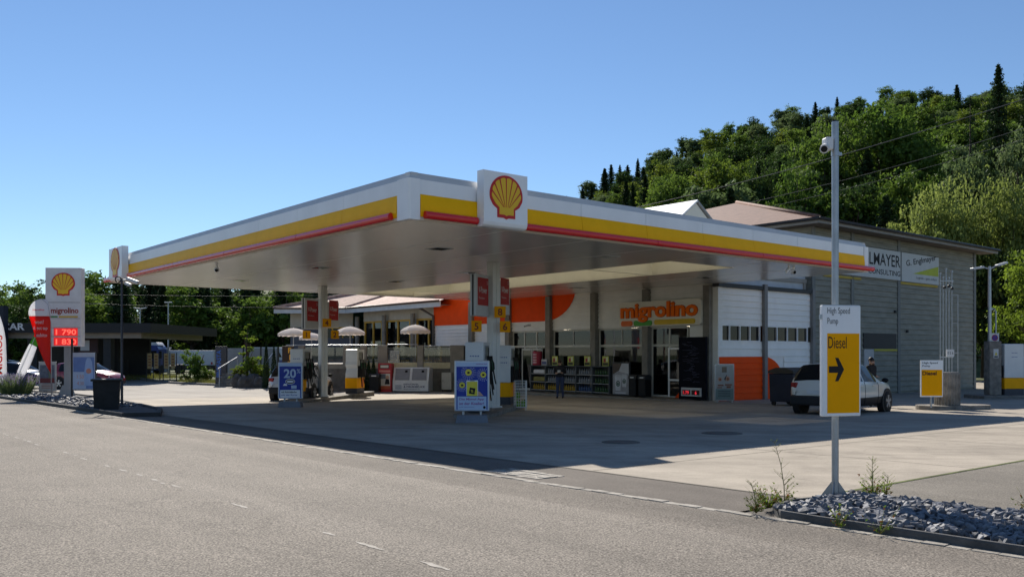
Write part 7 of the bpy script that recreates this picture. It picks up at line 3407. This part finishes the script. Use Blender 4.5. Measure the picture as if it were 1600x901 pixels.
    # cypresses before the terrace
    first = None
    for px, Y, yt, lab in ((416, 52.5, 533, 'tall thin dark cypress by the right handrail'), (556, 47.3, 562, 'dark cypress left of the other three before the terrace'), (566.5, 47.2, 566, 'dark cypress second from left before the terrace'), (576, 47.4, 562, 'dark cypress third from left before the terrace'), (583.5, 47.3, 560, 'dark cypress rightmost before the terrace beside the bin'), (428, 52.8, 540, 'narrow dark cypress right of the handrail behind the silver car')):
        g = gz(Y)
        k = (za(yt, Y) - g) / 2.0
        loc = (xa(px, Y), Y, g)
        if first:
            dup(first, loc, rz=px, scale=(1, 1, k), label=lab)
            continue
        first = t = thing('cypress', lab, 'cypress', loc, 0, 'dark cypresses')
        L = Leaves(50)
        rnd = L.r
        for i in range(2600):
            z = rnd.random() ** 1.15 * 2.0
            rr = .21 * (1 - (z / 2.0) ** 1.6) * rnd.uniform(.6, 1.1) + .015
            a = rnd.random() * 6.28
            L.leaf((rr * math.cos(a), rr * math.sin(a), z), .08, Vector((math.cos(a), math.sin(a), .8)), asp=.4)
        tb = MB()
        tb.tube([(0, 0, -.05), (0, 0, 1.7)], [.03, .008], 6)
        tb.build('trunk', BARK, t)
        L.mb.build('foliage', FOL['conifer'], t, fix=False)
        t.scale = (1, 1, k)
    # lamp posts in the distance
    for i, (px, Y, yt, lab, dbl) in enumerate(((263, 86., 473, 'slim street lamp mast right of the tanker truck', False), (219, 98., 482, 'double armed street lamp behind the wash roof end', True))):
        t = thing('street_lamp', lab, 'lamp', (xa(px, Y), Y, gz(Y)), 0)
        h_ = za(yt, Y) - gz(Y)
        mb = MB()
        mb.cyl((0, 0, 0), (0, 0, h_), .10, .06, n=8)
        mb.build('mast', GALV, t)
        mb = MB()
        if dbl:
            mb.obox((-.35, 0, h_ + .05), (.7, .25, .1), Matrix.Rotation(R(8), 3, 'Y'))
            mb.obox((.35, 0, h_ + .05), (.7, .25, .1), Matrix.Rotation(R(-8), 3, 'Y'))
        else:
            mb.box(-.35, -.15, h_, .35, .15, h_ + .1)
        mb.build('lamp_head', LGREY, t, bevel=.02)
    t = thing('mesh_fence', 'low dark mesh fence in front of the tanker truck', 'fence', (xa(170, 74), 74, gz(74)), 0)
    mb = MB()
    x0, x1 = xa(128, 74) - xa(170, 74), xa(200, 74) - xa(170, 74)
    for k in range(6):
        x = x0 + (x1 - x0) * k / 5
        mb.cyl((x, 0, 0), (x, 0, 1.6), .03, n=6)
    mb.build('post', DARK, t)
    mb = MB()
    for k in range(12):
        mb.cyl((x0, 0, .12 + k * .13), (x1, 0, .12 + k * .13), .012, n=4)
    for k in range(40):
        x = x0 + (x1 - x0) * k / 39
        mb.cyl((x, 0, .1), (x, 0, 1.58), .008, n=4)
    mb.build('mesh', DARK, t)
    # kerbs of the far yard edge
    kerb('yard_kerb', [(-46, 80.5), (-32.9, 75.2), (-23.5, 60.8), (-14.7, 52.9), (-12.9, 49.0)], .25, .14, mat=KERB)
    # rough grass strip
    L = Leaves(91)
    rnd = L.r
    for i in range(9000):
        q = rnd.random()
        a = Vector((-46, 80.5)).lerp(Vector((-23.5, 60.8)), q) if q < .7 else Vector((-23.5, 60.8)).lerp(Vector((-14.7, 52.9)), (q - .7) / .3)
        off = rnd.random() ** 1.3 * (9 if q < .7 else 2.5) + .35
        x, y = a.x + off * .25, a.y + off
        h_ = rnd.uniform(.12, .45)
        b = Vector((x, y, gz(y)))
        d = Vector((rnd.gauss(0, .15), rnd.gauss(0, .1), 1)) * h_
        s_ = Vector((.018, 0, 0))
        L.mb.add([b - s_, b + s_, b + d], [(0, 1, 2)])
    o = L.mb.build('rough_grass', foliage('grass_straw', (.10, .12, .02), (.22, .21, .06), .3), fix=False)
    tag(o, kind='stuff')


left_details()


# ------------------------------------------------------------------ weeds at the stone bed
def weed(label, u, v, h, lean, fol, seed, tall=True, n=60):
    x, y = S(u, v)
    t = thing('weed', label, 'weed', (x, y, gz(y) + .02))
    L = Leaves(seed)
    rnd = L.r
    st = MB()
    if tall:
        tip = Vector((lean, .02, h))
        pts = [Vector((0, 0, 0)), Vector((lean * .05, 0, h * .3)), Vector((lean * .4, 0, h * .65)), tip]
        st.tube(pts, [.006, .005, .0035, .002], 5)
        for k in range(n):
            q = rnd.uniform(.12, 1.0)
            i = min(2, int(q * 3))
            p = pts[i].lerp(pts[i + 1], q * 3 - i)
            a = rnd.random() * 6.28
            ln = .10 * (1.15 - q) + .03
            e = p + Vector((math.cos(a) * ln, math.sin(a) * ln, ln * .9))
            st.tube([p, e], [.002, .001], 3)
            for j in range(3):
                L.leaf(p.lerp(e, rnd.uniform(.4, 1.1)), .018 if q > .4 else .032, asp=.35)
    for k in range(n):
        a = rnd.random() * 6.28
        ln = rnd.uniform(.08, .24)
        e = Vector((math.cos(a) * ln * .7, math.sin(a) * ln * .7, ln * rnd.uniform(.3, 1.1)))
        st.tube([(0, 0, 0), e * .6 + Vector((0, 0, .02)), e], [.003, .002, .001], 3)
        for j in range(4):
            L.leaf(e * rnd.uniform(.4, 1.05), .036, asp=.45, m=1 if rnd.random() < .25 else 0)
    st.build('stem', M('weed_stem', (.16, .17, .05), .7), t)
    L.mb.build('foliage', [FOL[fol], foliage('leaf_rusty', (.16, .05, .01), (.22, .09, .02))], t, fix=False)


weed('tall thin dry weed leaning left at the left end of the stone bed', -2.3, -10.70, .66, -.10, 'yellow', 1, n=26)
weed('feathery pale green weed standing behind the foreground post', -1.14, -11.06, .42, .0, 'lime', 2, n=44)
weed('small pale weed right of the feathery weed', -.80, -11.04, .22, .03, 'lime', 3, n=16)
weed('leafy reddish weed tuft at the left end of the stone bed', -2.62, -10.72, .3, 0, 'lime', 4, False, 80)
weed('grassy weed tuft at the far left kerb end', -2.98, -10.82, .30, -.05, 'yellow', 5, n=30)
weed('small green weed in the kerb gutter below the post', -3.06, -11.75, .1, 0, 'lime', 6, False, 22)
weed('tiny green weed in the kerb gutter further right', -3.07, -12.15, .1, 0, 'mid', 7, False, 14)
weed('tiny dry weed on the asphalt right of the stone bed', -.75, -12.5, .16, 0, 'yellow', 9, False, 12)


# ------------------------------------------------------------------ overhead lines
def cable(label, a, b, sag, r):
    pts = []
    for i in range(25):
        q = i / 24
        p = Vector(a).lerp(Vector(b), q)
        p.z -= sag * 4 * q * (1 - q)
        pts.append(p)
    mb = MB()
    mb.tube(pts, r, 5)
    o = mb.build('power_line', M('cable_grey', (.12, .12, .12), .5))
    tag(o, label, 'cable', 'overhead cables')


def pt(px, py, Y):
    return (xa(px, Y), Y, za(py, Y))


cable('thick upper overhead cable rising right over the wooded slope', pt(960, 332, 84), pt(1700, 122, 66), .6, .035)
cable('middle overhead cable over the warehouse roof', pt(1080, 335, 84), pt(1700, 168, 66), .6, .022)
cable('lowest overhead cable over the warehouse roof', pt(1090, 345, 84), pt(1700, 186, 66), .6, .018)
cable('upper thin overhead cable before the left-hand wood', pt(80, 458, 80), pt(760, 452, 110), .5, .014)
cable('lower thin overhead cable before the left-hand wood', pt(80, 472, 80), pt(760, 474, 110), .5, .014)
